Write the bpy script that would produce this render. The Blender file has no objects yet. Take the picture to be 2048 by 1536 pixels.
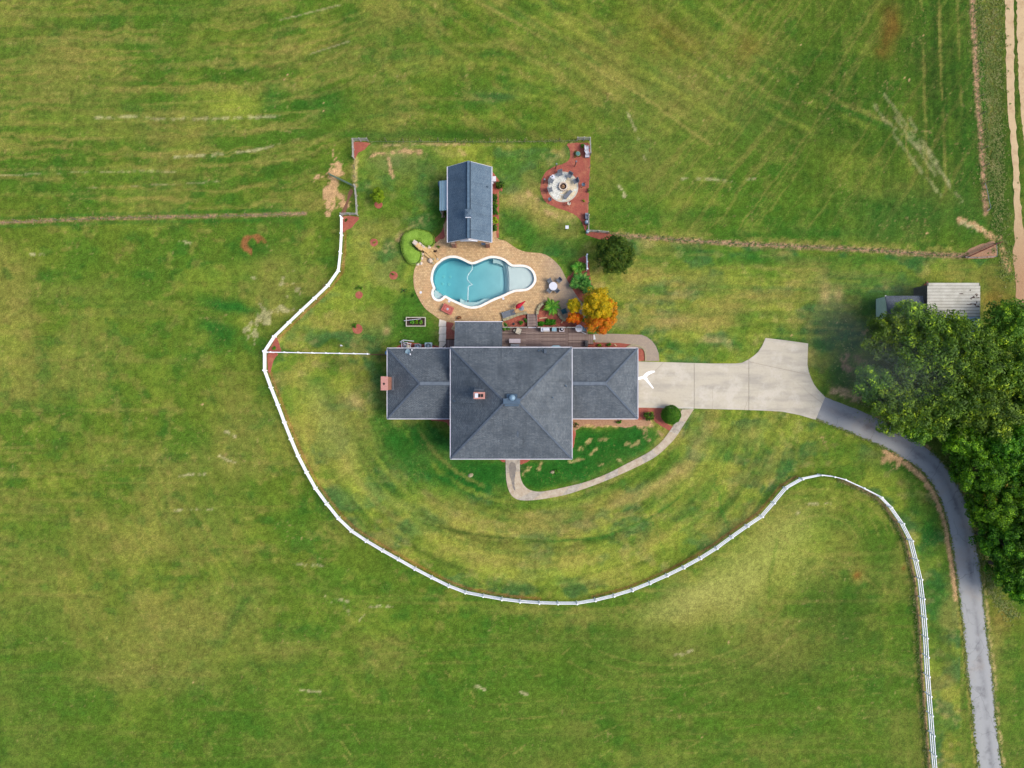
import bpy, math, random
import numpy as np
from mathutils import Vector, Matrix
from mathutils.geometry import tessellate_polygon
R = math.radians
rnd = random.Random(7)
rs = np.random.RandomState(11)
S = bpy.context.scene
C = S.collection

# ---------------------------------------------------------------- camera, sky, sun, exposure
H = 87.0          # height of the drone above the lawn, metres
F = 1366.0        # focal length in pixels of the 2048 wide photograph
cd = bpy.data.cameras.new('drone_camera')
cd.sensor_width = 36; cd.lens = 36 * F / 2048
cd.clip_start = 0.5; cd.clip_end = 3000
cam = bpy.data.objects.new('drone_camera', cd); C.objects.link(cam)
cam.location = (0, 0, H); cam.rotation_euler = (0, 0, 0)
S.camera = cam

SUN_EL, SUN_AZ = 50.0, 8.0     # azimuth: degrees south of east
w = bpy.data.worlds.new('World'); S.world = w; w.use_nodes = True
wn = w.node_tree.nodes; wl = w.node_tree.links
sky = wn.new('ShaderNodeTexSky'); sky.sky_type = 'NISHITA'; sky.sun_disc = False
sky.sun_elevation = R(SUN_EL); sky.sun_rotation = R(90 + SUN_AZ)
sky.air_density = 1.0; sky.dust_density = 3.5; sky.ozone_density = 1.0
bg = wn['Background']; bg.inputs['Strength'].default_value = 0.15
wl.new(sky.outputs[0], bg.inputs['Color'])
sl = bpy.data.lights.new('sun', 'SUN'); sl.energy = 1.5; sl.angle = R(24); sl.color = (1.0, 0.93, 0.82)
sun = bpy.data.objects.new('sun', sl); C.objects.link(sun)
sd = Vector((math.cos(R(SUN_EL)) * math.cos(R(-SUN_AZ)), math.cos(R(SUN_EL)) * math.sin(R(-SUN_AZ)), math.sin(R(SUN_EL))))
sun.rotation_euler = sd.to_track_quat('Z', 'Y').to_euler(); sun.location = sd * 120
S.view_settings.view_transform = 'Standard'; S.view_settings.look = 'None'
S.view_settings.exposure = 0.72; S.view_settings.gamma = 1.0
S.view_settings.use_curve_mapping = False
S.cycles.transparent_max_bounces = 16
S.cycles.max_bounces = 6

# ---------------------------------------------------------------- helpers
KA = 0.68   # display colour -> base colour
def lin(r, g, b, k=KA):
    f = lambda c: (c / 12.92 if c <= 0.04045 else ((c + 0.055) / 1.055) ** 2.4)
    return (f(r / 255) * k, f(g / 255) * k, f(b / 255) * k, 1.0)

def P(px, py, z=0.0):
    k = (H - z) / F
    return ((px - 1024) * k, (768 - py) * k, z)
def P2(px, py, z=0.0):
    p = P(px, py, z); return (p[0], p[1])
def poly(pts, z=0.0): return [P2(a, b, z) for a, b in pts]

def smooth(pts, n=6, closed=True):
    out = []; N = len(pts)
    rng = range(N) if closed else range(N - 1)
    for i in rng:
        if closed:
            p0, p1, p2, p3 = pts[i - 1], pts[i], pts[(i + 1) % N], pts[(i + 2) % N]
        else:
            p0, p1, p2, p3 = pts[max(i - 1, 0)], pts[i], pts[i + 1], pts[min(i + 2, N - 1)]
        for k in range(n):
            t = k / n
            out.append(tuple(0.5 * ((2 * b) + (-a + c) * t + (2 * a - 5 * b + 4 * c - d) * t * t + (-a + 3 * b - 3 * c + d) * t ** 3)
                             for a, b, c, d in zip(p0, p1, p2, p3)))
    if not closed: out.append(pts[-1])
    return out

def area(p): return 0.5 * sum(p[i - 1][0] * p[i][1] - p[i][0] * p[i - 1][1] for i in range(len(p)))
def ccw(p): return p if area(p) > 0 else p[::-1]
def offset(p, d):
    """offset closed ccw polygon outwards by d"""
    n = len(p); out = []
    for i in range(n):
        a, b = Vector(p[i - 1]), Vector(p[(i + 1) % n])
        t = (b - a); t.normalize()
        out.append((p[i][0] + t.y * d, p[i][1] - t.x * d))
    return out

class MB:
    def __init__(s): s.v = []; s.f = []; s.uv = {}
    def add(s, vs, fs):
        o = len(s.v); s.v += [tuple(v) for v in vs]; s.f += [tuple(i + o for i in f) for f in fs]; return s
    def box(s, c, d, rz=0, rx=0, ry=0, taper=1.0):
        m = Matrix.Rotation(rz, 3, 'Z') @ Matrix.Rotation(ry, 3, 'Y') @ Matrix.Rotation(rx, 3, 'X')
        vs = []
        for z in (-.5, .5):
            t = taper if z > 0 else 1
            for x, y in ((-.5, -.5), (.5, -.5), (.5, .5), (-.5, .5)):
                vs.append(Vector(c) + m @ Vector((x * d[0] * t, y * d[1] * t, z * d[2])))
        return s.add(vs, [(3, 2, 1, 0), (4, 5, 6, 7), (0, 1, 5, 4), (1, 2, 6, 5), (2, 3, 7, 6), (3, 0, 4, 7)])
    def bar(s, a, b, wd, h):
        """box from a to b, width wd, height h (z up)"""
        a = Vector(a); b = Vector(b); d = b - a; L = d.length
        x = d.normalized(); up = Vector((0, 0, 1))
        y = up.cross(x)
        if y.length < 1e-4: y = Vector((0, 1, 0))
        y.normalize(); z = x.cross(y)
        vs = []
        for q in (a, b):
            for yy, zz in ((-.5, -.5), (.5, -.5), (.5, .5), (-.5, .5)): vs.append(q + y * yy * wd + z * zz * h)
        return s.add(vs, [(0, 3, 2, 1), (4, 5, 6, 7), (0, 1, 5, 4), (1, 2, 6, 5), (2, 3, 7, 6), (3, 0, 4, 7)])
    def tube(s, pts, rad, n=8, caps=True):
        pts = [Vector(p) for p in pts]
        if not isinstance(rad, (list, tuple)): rad = [rad] * len(pts)
        vs = []; fs = []
        for i, p in enumerate(pts):
            t = (pts[min(i + 1, len(pts) - 1)] - pts[max(i - 1, 0)]).normalized()
            a = t.cross(Vector((0, 0, 1)))
            if a.length < 0.05: a = Vector((1, 0, 0))
            a.normalize(); b = t.cross(a)
            for k in range(n):
                q = 2 * math.pi * k / n
                vs.append(p + (a * math.cos(q) + b * math.sin(q)) * rad[i])
        for i in range(len(pts) - 1):
            for k in range(n):
                k2 = (k + 1) % n
                fs.append((i * n + k, i * n + k2, (i + 1) * n + k2, (i + 1) * n + k))
        if caps:
            fs.append(tuple(range(n))[::-1]); o = (len(pts) - 1) * n; fs.append(tuple(range(o, o + n)))
        return s.add(vs, fs)
    def lathe(s, c, prof, n=16):
        """prof: list of (r, z)"""
        vs = []; fs = []
        for r, z in prof:
            for k in range(n):
                q = 2 * math.pi * k / n
                vs.append((c[0] + r * math.cos(q), c[1] + r * math.sin(q), c[2] + z))
        for i in range(len(prof) - 1):
            for k in range(n):
                k2 = (k + 1) % n
                fs.append((i * n + k, i * n + k2, (i + 1) * n + k2, (i + 1) * n + k))
        o = (len(prof) - 1) * n
        if prof[0][0] > 0.001: fs.append(tuple(range(n))[::-1])
        if prof[-1][0] > 0.001: fs.append(tuple(range(o, o + n)))
        return s.add(vs, fs)
    def prism(s, p, z0, z1, holes=()):
        p = ccw(list(p))
        loops = [p] + [ccw(list(h))[::-1] for h in holes]
        flat = [q for l in loops for q in l]; n = len(flat)
        tris = tessellate_polygon([[Vector((a, b, 0)) for a, b in l] for l in loops])
        vs = [(a, b, z1) for a, b in flat] + [(a, b, z0) for a, b in flat]
        fs = []
        for t in tris:
            a, b, c = [flat[i] for i in t]
            if (b[0] - a[0]) * (c[1] - a[1]) - (c[0] - a[0]) * (b[1] - a[1]) < 0: t = t[::-1]
            fs.append(tuple(t)); fs.append(tuple(i + n for i in t[::-1]))
        o = 0
        for l in loops:
            m = len(l)
            for i in range(m):
                j = (i + 1) % m
                fs.append((o + i + n, o + j + n, o + j, o + i))
            o += m
        return s.add(vs, fs)
    def build(s, name, mat, parent=None, smooth_=False):
        o = Vector((0, 0, 0))
        if parent is not None:
            q = parent
            while q is not None: o += q.location; q = q.parent
        me = bpy.data.meshes.new(name)
        me.from_pydata([(v[0] - o.x, v[1] - o.y, v[2] - o.z) for v in s.v], [], s.f)
        if mat: me.materials.append(mat)
        if smooth_:
            me.polygons.foreach_set('use_smooth', [True] * len(me.polygons))
        me.update()
        ob = bpy.data.objects.new(name, me); C.objects.link(ob)
        if parent is not None: ob.parent = parent
        return ob

def tag(o, label=None, cat=None, group=None, kind=None):
    if label: o['label'] = label
    if cat: o['category'] = cat
    if group: o['group'] = group
    if kind: o['kind'] = kind
    return o
def thing(name, label, cat, loc=(0, 0, 0), group=None):
    o = bpy.data.objects.new(name, None); C.objects.link(o); o.location = loc
    o.empty_display_size = 0.3
    return tag(o, label, cat, group)
def struct(o): o['kind'] = 'structure'; return o
def dup(root, loc, rz=None, label=None, scale=None):
    r = root.copy(); C.objects.link(r); r.location = loc
    if rz is not None: r.rotation_euler = (0, 0, rz)
    if scale: r.scale = (scale,) * 3
    if label: r['label'] = label
    for ch in list(root.children):
        c = ch.copy(); C.objects.link(c); c.parent = r
        for g in list(ch.children):
            d = g.copy(); C.objects.link(d); d.parent = c
    return r

# ---------------------------------------------------------------- materials
def cracks(nt, scale, width, o=0.0):
    tc = nt.nodes['TC']; nz_ = nt.nodes.new('ShaderNodeTexNoise'); nz_.inputs['Scale'].default_value = scale * 4; nt.links.new(tc.outputs['Object'], nz_.inputs['Vector'])
    ad = nt.nodes.new('ShaderNodeVectorMath'); ad.operation = 'MULTIPLY_ADD'; ad.inputs[1].default_value = (.9, .9, 0); nt.links.new(nz_.outputs['Color'], ad.inputs[0]); nt.links.new(tc.outputs['Object'], ad.inputs[2])
    v_ = nt.nodes.new('ShaderNodeTexVoronoi'); v_.feature = 'DISTANCE_TO_EDGE'; v_.inputs['Scale'].default_value = scale; nt.links.new(ad.outputs[0], v_.inputs['Vector'])
    return mathn(nt, 'MULTIPLY', remap(nt, v_.outputs['Distance'], width, width * .3), remap(nt, noise(nt, scale * .9, 3), .45, .55))
def nodes(name):
    m = bpy.data.materials.new(name); m.use_nodes = True
    nt = m.node_tree; return m, nt, nt.nodes, nt.links, nt.nodes['Principled BSDF']
def mixc(nt, a, b, fac, mode='MIX'):
    n = nt.nodes.new('ShaderNodeMix'); n.data_type = 'RGBA'; n.blend_type = mode
    for sock, v in ((n.inputs['Factor'], fac), (n.inputs[6], a), (n.inputs[7], b)):
        if hasattr(v, 'node'): nt.links.new(v, sock)
        else: sock.default_value = v
    return n.outputs[2]
def noise(nt, scale, detail=4, rough=0.6, coord=None, dist=0.0, vec=None):
    n = nt.nodes.new('ShaderNodeTexNoise'); n.inputs['Scale'].default_value = scale
    n.inputs['Detail'].default_value = detail; n.inputs['Roughness'].default_value = rough
    n.inputs['Distortion'].default_value = dist
    if vec is not None: nt.links.new(vec, n.inputs['Vector'])
    else:
        tc = nt.nodes.get('TC') or nt.nodes.new('ShaderNodeTexCoord'); tc.name = 'TC'
        nt.links.new(tc.outputs['Object'], n.inputs['Vector'])
    return n.outputs['Fac']
def remap(nt, v, a, b, c=0.0, d=1.0):
    n = nt.nodes.new('ShaderNodeMapRange'); n.clamp = True
    n.inputs[1].default_value = a; n.inputs[2].default_value = b; n.inputs[3].default_value = c; n.inputs[4].default_value = d
    nt.links.new(v, n.inputs[0]); return n.outputs[0]
def mathn(nt, op, a, b=None):
    n = nt.nodes.new('ShaderNodeMath'); n.operation = op
    for i, v in enumerate((a, b)):
        if v is None: continue
        if hasattr(v, 'node'): nt.links.new(v, n.inputs[i])
        else: n.inputs[i].default_value = v
    return n.outputs[0]
def bump(nt, h, strength, dist, bsdf):
    n = nt.nodes.new('ShaderNodeBump'); n.inputs['Strength'].default_value = strength; n.inputs['Distance'].default_value = dist
    nt.links.new(h, n.inputs['Height']); nt.links.new(n.outputs[0], bsdf.inputs['Normal'])
def plain(name, c, c2=None, scale=6.0, rough=0.8, metal=0.0, spec=0.3, bmp=0.3, fine=30.0):
    """two-tone weathered material"""
    m, nt, N, L, b = nodes(name)
    if c2 is None: c2 = tuple(x * 0.78 for x in c[:3]) + (1,)
    n1 = noise(nt, scale, 5, 0.6); n2 = noise(nt, fine, 3, 0.6)
    f = remap(nt, mathn(nt, 'ADD', mathn(nt, 'MULTIPLY', n1, 0.65), mathn(nt, 'MULTIPLY', n2, 0.35)), 0.35, 0.65)
    L.new(mixc(nt, c, c2, f), b.inputs['Base Color'])
    b.inputs['Roughness'].default_value = rough; b.inputs['Metallic'].default_value = metal
    b.inputs['Specular IOR Level'].default_value = spec
    if bmp: bump(nt, n2, bmp, 0.01, b)
    return m
def leafmat(name, cols, nscale=0.9, transl=0.25, nw=.45):
    m, nt, N, L, b = nodes(name)
    g = N.new('ShaderNodeNewGeometry')
    nz = noise(nt, nscale, 3, 0.6)
    f = mathn(nt, 'ADD', mathn(nt, 'MULTIPLY', g.outputs['Random Per Island'], 1 - nw), mathn(nt, 'MULTIPLY', remap(nt, nz, 0.3, 0.7), nw))
    cr = N.new('ShaderNodeValToRGB'); L.new(f, cr.inputs[0])
    el = cr.color_ramp.elements
    for i, c in enumerate(cols):
        e = el[i] if i < 2 else el.new(0.5)
        e.color = c
    ps = [i / (len(cols) - 1) for i in range(len(cols))]
    # place elements
    cr.color_ramp.elements[0].position = 0
    for i in range(len(cols)): cr.color_ramp.elements[i].position = 0.12 + 0.76 * ps[i]
    for i, c in enumerate(cols): cr.color_ramp.elements[i].color = c
    oi = N.new('ShaderNodeObjectInfo'); hs = N.new('ShaderNodeHueSaturation'); L.new(cr.outputs[0], hs.inputs['Color'])
    L.new(remap(nt, oi.outputs['Random'], 0, 1, .78, 1.25), hs.inputs['Value']); L.new(remap(nt, mathn(nt, 'FRACT', mathn(nt, 'MULTIPLY', oi.outputs['Random'], 7.3)), 0, 1, .485, .515), hs.inputs['Hue'])
    L.new(hs.outputs[0], b.inputs['Base Color'])
    b.inputs['Roughness'].default_value = 0.6; b.inputs['Specular IOR Level'].default_value = 0.25
    tr = N.new('ShaderNodeBsdfTranslucent'); L.new(hs.outputs[0], tr.inputs['Color'])
    mx = N.new('ShaderNodeMixShader'); mx.inputs[0].default_value = transl
    L.new(b.outputs[0], mx.inputs[1]); L.new(tr.outputs[0], mx.inputs[2])
    L.new(mx.outputs[0], N['Material Output'].inputs['Surface'])
    return m

def shingles(name, c1, c2, c3):
    m, nt, N, L, b = nodes(name)
    uv = N.new('ShaderNodeUVMap'); uv.uv_map = 'UV'
    br = N.new('ShaderNodeTexBrick'); L.new(uv.outputs[0], br.inputs['Vector'])
    br.inputs['Scale'].default_value = 1.0; br.inputs['Brick Width'].default_value = 0.34; br.inputs['Row Height'].default_value = 0.15
    br.inputs['Mortar Size'].default_value = 0.02; br.inputs['Mortar Smooth'].default_value = 0.3
    br.inputs['Color1'].default_value = c1; br.inputs['Color2'].default_value = c2; br.inputs['Mortar'].default_value = c3
    br.offset = 0.37; br.squash = 1.0
    n1 = noise(nt, 11.0, 3, 0.85)
    n2 = noise(nt, 0.55, 3, 0.6)
    # streaks running down the slope
    sp = N.new('ShaderNodeMapping'); sp.inputs['Scale'].default_value = (1.1, 0.14, 1); L.new(uv.outputs[0], sp.inputs[0])
    n3 = noise(nt, 1.0, 4, 0.65, vec=sp.outputs[0])
    col = mixc(nt, br.outputs['Color'], (0.0, 0.0, 0.0, 1), mathn(nt, 'MULTIPLY', remap(nt, n3, 0.5, 0.75), 0.30))
    col = mixc(nt, col, lin(176, 190, 200), mathn(nt, 'MULTIPLY', remap(nt, n1, 0.5, 0.7), 0.5))
    col = mixc(nt, col, c3, mathn(nt, 'MULTIPLY', remap(nt, n2, 0.42, 0.7), 0.42))
    L.new(col, b.inputs['Base Color']); b.inputs['Roughness'].default_value = 0.9
    b.inputs['Specular IOR Level'].default_value = 0.2
    bump(nt, mathn(nt, 'ADD', br.outputs['Fac'], n1), 0.5, 0.012, b)
    return m
def bricks(name, c1, c2, mort, wd=0.21, ht=0.075, use='OBJ'):
    m, nt, N, L, b = nodes(name)
    tc = N.new('ShaderNodeTexCoord'); tc.name = 'TC'
    sp = N.new('ShaderNodeSeparateXYZ'); cb = N.new('ShaderNodeCombineXYZ'); L.new(tc.outputs['Object'], sp.inputs[0])
    if use == 'WALL':
        L.new(mathn(nt, 'ADD', sp.outputs[0], sp.outputs[1]), cb.inputs[0]); L.new(sp.outputs[2], cb.inputs[1])
    else:
        L.new(sp.outputs[0], cb.inputs[0]); L.new(sp.outputs[1], cb.inputs[1])
    br = N.new('ShaderNodeTexBrick'); L.new(cb.outputs[0], br.inputs['Vector'])
    br.inputs['Scale'].default_value = 1.0; br.inputs['Brick Width'].default_value = wd; br.inputs['Row Height'].default_value = ht
    br.inputs['Mortar Size'].default_value = 0.011; br.inputs['Color1'].default_value = c1; br.inputs['Color2'].default_value = c2
    br.inputs['Mortar'].default_value = mort
    n1 = noise(nt, 5, 4, 0.7); n2 = noise(nt, 0.35, 3, 0.6)
    col = mixc(nt, br.outputs['Color'], c2, mathn(nt, 'MULTIPLY', remap(nt, n1, 0.4, 0.7), 0.5))
    L.new(col, b.inputs['Base Color']); b.inputs['Roughness'].default_value = 0.85
    bump(nt, mathn(nt, 'SUBTRACT', n1, br.outputs['Fac']), 0.4, 0.01, b)
    return m, nt, b, col

M = {}
M['white'] = plain('white_vinyl', lin(244, 245, 250, .95), lin(232, 234, 242, .95), 2.0, 0.5, bmp=0.1)
M['white_trim'] = plain('white_trim_paint', lin(230, 230, 238, .72), lin(204, 206, 218, .72), 1.2, 0.5, bmp=0.1)
M['greywood'] = plain('weathered_grey_wood', lin(206, 202, 196), lin(150, 148, 140), 5.0, 0.9)
M['brownwood'] = plain('brown_stained_wood', lin(120, 84, 64), lin(84, 60, 48), 5.0, 0.9)
M['shingle'] = shingles('slate_blue_asphalt_shingles', lin(120, 127, 132), lin(96, 104, 112), lin(58, 67, 77))
M['shingle_cap'] = plain('darker_ridge_cap_shingles', lin(104, 116, 130), lin(80, 91, 104), 3.0, 0.9)
M['shingle2'] = shingles('blue_pool_house_shingles', lin(108, 130, 149), lin(94, 115, 135), lin(68, 89, 109))
M['cap2'] = plain('blue_ridge_cap_shingles', lin(104, 130, 150), lin(76, 100, 122), 3.0, 0.9)
M['brick'], *_ = bricks('red_house_brick', lin(176, 98, 72), lin(150, 76, 56), lin(180, 160, 140), use='WALL')
M['brickcap'] = plain('mortar_wash_on_brick', lin(214, 160, 150), lin(180, 126, 114), 8, 0.9)
M['black'] = plain('black_soot', (0.01, 0.01, 0.012, 1), (0.02, 0.02, 0.02, 1), 5, 0.9)
M['blackmetal'] = plain('black_painted_metal', (0.02, 0.02, 0.025, 1), (0.04, 0.04, 0.045, 1), 5, 0.5)
M['steel'] = plain('brushed_steel', lin(215, 212, 220), lin(180, 178, 190), 9, 0.4, 0.2)
M['greymetal'] = plain('grey_metal', lin(150, 160, 170), lin(115, 125, 138), 6, 0.5, 0.2)
M['glass'] = plain('dark_window_glass', lin(60, 75, 90), lin(45, 58, 72), 2, 0.1, 0, 0.6, 0)
M['bluegl'] = plain('pale_blue_standing_seam', lin(176, 205, 216), lin(150, 184, 200), 2, 0.5, 0.1)
M['bluemetal'] = plain('pale_blue_metal_sheet', lin(150, 186, 200), lin(120, 160, 178), 1.2, 0.5, 0.1)
M['vent'] = plain('blue_grey_vent_metal', lin(92, 114, 134), lin(74, 96, 116), 4, 0.5, 0.2)
M['ventcap'] = plain('pale_blue_vent_dome', lin(140, 170, 192), lin(122, 152, 174), 4, 0.4, 0.1)
M['teal'] = plain('teal_plastic', lin(30, 96, 104), lin(18, 74, 84), 5, 0.5)
M['blueplastic'] = plain('blue_barrel_plastic', lin(86, 148, 192), lin(66, 124, 170), 5, 0.5)
M['red'] = plain('red_canvas', lin(214, 34, 62), lin(176, 20, 44), 8, 0.8)
M['pink'] = plain('faded_red_plastic', lin(206, 116, 104), lin(184, 92, 82), 5, 0.7)
M['darkpink'] = plain('dark_red_groove', lin(150, 70, 64), lin(130, 58, 54), 5, 0.7)
M['sling'] = plain('grey_sling_fabric', lin(128, 134, 142), lin(98, 104, 114), 12, 0.9)
M['cushion'] = plain('cream_cushion', lin(222, 214, 196), lin(190, 182, 164), 6, 0.9)
M['pale_wood'] = plain('pale_timber', lin(222, 196, 160), lin(190, 160, 120), 8, 0.8)
M['teak'] = plain('teak_pole', lin(214, 160, 96), lin(184, 130, 74), 8, 0.7)
M['lilac'] = plain('pale_lilac_table_top', lin(216, 206, 212), lin(196, 186, 194), 3, 0.6)
M['white_disc'] = plain('white_table_top', lin(236, 238, 246), lin(220, 224, 236), 3, 0.4, bmp=0.05)
M['rock'] = plain('pale_boulder', lin(238, 228, 214), lin(196, 172, 150), 3.0, 0.9, bmp=0.6)
M['rock_tan'] = plain('tan_flagstone', lin(236, 206, 150), lin(200, 160, 104), 1.6, 0.9, bmp=0.6)
M['limestone'] = plain('grey_green_wall_stone', lin(186, 178, 142), lin(150, 142, 112), 4, 0.9, bmp=0.6)
M['siding'] = plain('pale_green_siding', lin(206, 224, 200, .8), lin(186, 204, 184, .8), 2, 0.8)
M['terracotta'] = plain('terracotta', lin(176, 96, 70), lin(140, 70, 50), 6, 0.8)
M['bark'] = plain('tree_bark', (0.08, 0.062, 0.048, 1), (0.045, 0.035, 0.028, 1), 6, 0.95)
M['gatered'] = plain('rusty_red_pipe', lin(120, 66, 50), lin(84, 44, 36), 5, 0.8)
M['gategreen'] = plain('green_painted_pipe', lin(88, 122, 98), lin(120, 140, 120), 5, 0.6)
M['plaster'] = plain('pale_pool_plaster', (0.62, 0.64, 0.62, 1), (0.54, 0.57, 0.56, 1), 0.8, 0.8, bmp=0.1)
M['coping'] = plain('white_pool_coping', lin(250, 246, 238, 0.78), lin(230, 222, 208, 0.78), 2.0, 0.8, bmp=0.2)
M['hose'] = plain('white_float_hose', lin(240, 250, 250), lin(215, 230, 232), 3, 0.4)
M['white_y'] = plain('bright_white_sheet', lin(252, 252, 252, 0.85), lin(240, 240, 238, 0.85), 4, 0.7)
M['deckboard'] = plain('grey_brown_deck_board', lin(150, 130, 124), lin(118, 100, 95), 1.6, 0.85, fine=14)
M['deckboard2'] = plain('lighter_deck_board', lin(168, 150, 140), lin(132, 114, 108), 1.6, 0.85, fine=14)
M['deckboard3'] = plain('darker_deck_board', lin(130, 112, 106), lin(100, 84, 82), 1.6, 0.85, fine=14)
M['paver2'] = plain('scattered_flagstones', lin(240, 242, 234, .78), lin(196, 198, 190, .78), 3.2, 0.9, bmp=0.6, fine=9)
M['paver3'] = plain('warm_flagstones', lin(236, 222, 190, .78), lin(204, 186, 152, .78), 3.2, 0.9, bmp=0.6, fine=9)
M['ash'] = plain('ash_and_charcoal', lin(108, 84, 80), lin(60, 48, 48), 8, 0.95)
M['log'] = plain('split_log', lin(200, 160, 120), lin(150, 110, 80), 8, 0.9)

M['leaf_lime'] = leafmat('pecan_leaves', [lin(60, 90, 26, .85), lin(80, 114, 30, .85), lin(104, 142, 34, .85), lin(190, 216, 44, .9)], 0.8, nw=.68)
M['leaf_dark'] = leafmat('dark_oak_leaves', [lin(38, 74, 6, .8), lin(60, 108, 10, .8), lin(88, 144, 14, .8), lin(140, 190, 24, .85)], 0.7)
M['leaf_holly'] = leafmat('holly_leaves', [lin(40, 60, 10), lin(60, 88, 14), lin(86, 112, 20), lin(118, 124, 32)], 1.4)
M['leaf_gold'] = leafmat('golden_autumn_leaves', [lin(110, 116, 12, .8), lin(180, 160, 10, .8), lin(222, 184, 14, .8), lin(240, 180, 20, .85)], 0.8)
M['leaf_orange'] = leafmat('orange_autumn_leaves', [lin(170, 140, 10, .8), lin(222, 150, 14, .8), lin(228, 124, 16, .8), lin(210, 92, 18, .8)], 0.8)
M['leaf_palm'] = leafmat('palm_fronds', [lin(40, 110, 30), lin(76, 150, 36), lin(128, 190, 60), lin(160, 205, 70)], 1.5)
M['leaf_banana'] = leafmat('broad_green_leaves', [lin(36, 96, 34), lin(66, 136, 46), lin(110, 170, 70), lin(160, 190, 80)], 1.5)
M['leaf_hedge'] = leafmat('clipped_light_green_leaves', [lin(112, 152, 50, .88), lin(134, 174, 58, .88), lin(150, 190, 70, .88), lin(166, 202, 88, .88)], 1.2)
M['leaf_box'] = leafmat('clipped_boxwood_leaves', [lin(40, 104, 12), lin(62, 134, 18), lin(86, 160, 26), lin(112, 176, 44)], 1.5)
M['leaf_bush'] = leafmat('glossy_dark_bush_leaves', [lin(24, 62, 14), lin(44, 92, 20), lin(90, 140, 20), lin(160, 190, 30)], 1.8)
M['leaf_yel'] = leafmat('yellow_green_leaves', [lin(92, 130, 8), lin(120, 158, 10), lin(146, 178, 20), lin(166, 190, 34)], 1.4)
M['weed'] = leafmat('meadow_weeds', [lin(84, 120, 40), lin(110, 140, 50), lin(150, 156, 84), lin(186, 176, 120)], 0.6)

# ================================================================ shapes shared by ground and hard landscape (photograph pixels)
FENCE = [(686,437),(686,471),(684,507),(680,543),(659,573),(633,598),(607,622),(582,646),(553,674),(534,703),(534,741),(546.5,775),
 (560,809),(573,844),(586,876.6),(600,910),(617,943),(634.7,974.5),(657,1005),(680,1034),(706,1059),(736,1079),(768,1098),(798.6,1115),
 (832,1134),(864.5,1151),(899,1168),(932,1180.6),(967.5,1187.4),(1004,1194),(1040,1198.4),(1078,1201),(1115,1202),(1152.6,1202),(1189,1196),
 (1226,1187),(1262,1176),(1297,1162),(1331,1147),(1364,1131),(1397,1113),(1429,1093),(1459,1071),(1490,1049),(1518.6,1030),(1542,1003),
 (1566,974),(1598,955.7),(1635,948),(1660,951),(1681.6,956.6),(1718,973),(1753.5,991),(1773,1011),(1796,1043.5),(1813.5,1077.7),(1823,1116),
 (1832,1153.5),(1836.5,1192),(1840,1230.6),(1843,1269),(1845,1307),(1847,1345),(1850,1383.7),(1853,1422),(1856,1461),(1859,1500.7),(1862.5,1539),(1866,1578)]
PATIO = [(827,553),(830,536),(838,522),(846,510),(858,496),(872,486),(880,479),(890,474),(894,440),(984,440),(993,475),(1011,482),(1030,495),(1050,503.5),
 (1083,507),(1102,516),(1120,534),(1130,553),(1141.6,573),(1151,588),(1166,610),(1172,630),(1160,640),(1141,634),(1127,640),(1119,632),
 (1112,622),(1100,606),(1087,605),(1077,614),(1074,627),(1054,628),(1040,630),(1022,635),(1006,641),(1006,662),(909,662),(908,647),(893,643.6),
 (880,639),(866,629),(853,619.5),(844.4,608.7),(838,598),(831.6,585),(828,572)]
POOL = [(866,555),(868,543.5),(874,532),(884,523),(895.5,517.5),(905,516),(915,517),(927,522),(938,527.5),(946,529),(956,526),(970,520),(983,516.6),
 (997,518),(1009,523),(1018.5,530.5),(1026,534),(1040,534),(1052,535.5),(1061.5,541.6),(1067,551),(1068,561),(1063,570),(1054,576.5),(1042,578.5),
 (1030,579.5),(1018.5,583.5),(1005,590),(985,598),(972,604.5),(958,611),(944,613),(932.6,611),(921,606),(905,598.5),(893,592),(889,591.5),
 (884,596),(878,598.5),(871,596),(867.5,589),(868,582),(871.0,577.5),(869,571),(866.5,563)]
ASPH_L = [(1631,839),(1665,852),(1700,865),(1737,881),(1774,898),(1806,916),(1834,934),(1858,959),(1876,989),(1888,1021),(1898,1058),(1905,1100),
 (1913,1149),(1918,1194),(1922,1220),(1928,1266),(1935,1353),(1943,1397),(1948,1462),(1957,1536),(1962,1600)]
ASPH_R = [(1650,794),(1696,812),(1743,831),(1779.5,850),(1808,868),(1840,888),(1860,902),(1880,918),(1902,947),(1922,980),(1938,1019),(1948,1058),(1956,1102),
 (1962,1152),(1967,1194),(1969,1220),(1975,1276),(1985,1353),(1989,1397),(1994,1462),(2003,1536),(2010,1600)]
WALK_O = [(1011,917),(1012,953),(1015,973.5),(1022.5,990),(1035,999),(1057,1001),(1092,997),(1133,989),(1174,975.6),(1215,960),(1256,942),(1291,925),(1316,910),(1338,889.5),(1352,874),(1366,852),(1388,818)]
WALK_I = [(1040,917),(1040,945),(1042,958),(1047,969),(1056,978),(1072,983),(1092,982),(1133,973.5),(1174,963),(1215,947),(1256,926),(1293,907),(1311,894),(1324,882),(1335,868),(1347,850),(1364,819)]
DRIVE = [(1277,723),(1318,724),(1388,726),(1420,727),(1470,727),(1484,725.5),(1497,719),(1507,712),(1516,704),(1524,692),(1531,676),(1573,681),(1616,687),(1614.5,728.5),(1617,743),
 (1623,759),(1628,769),(1635,778.5),(1650,794),(1631,839.5),(1599,830),(1563,823),(1521,821),(1497,820),(1388,817),(1277,815)]

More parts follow.
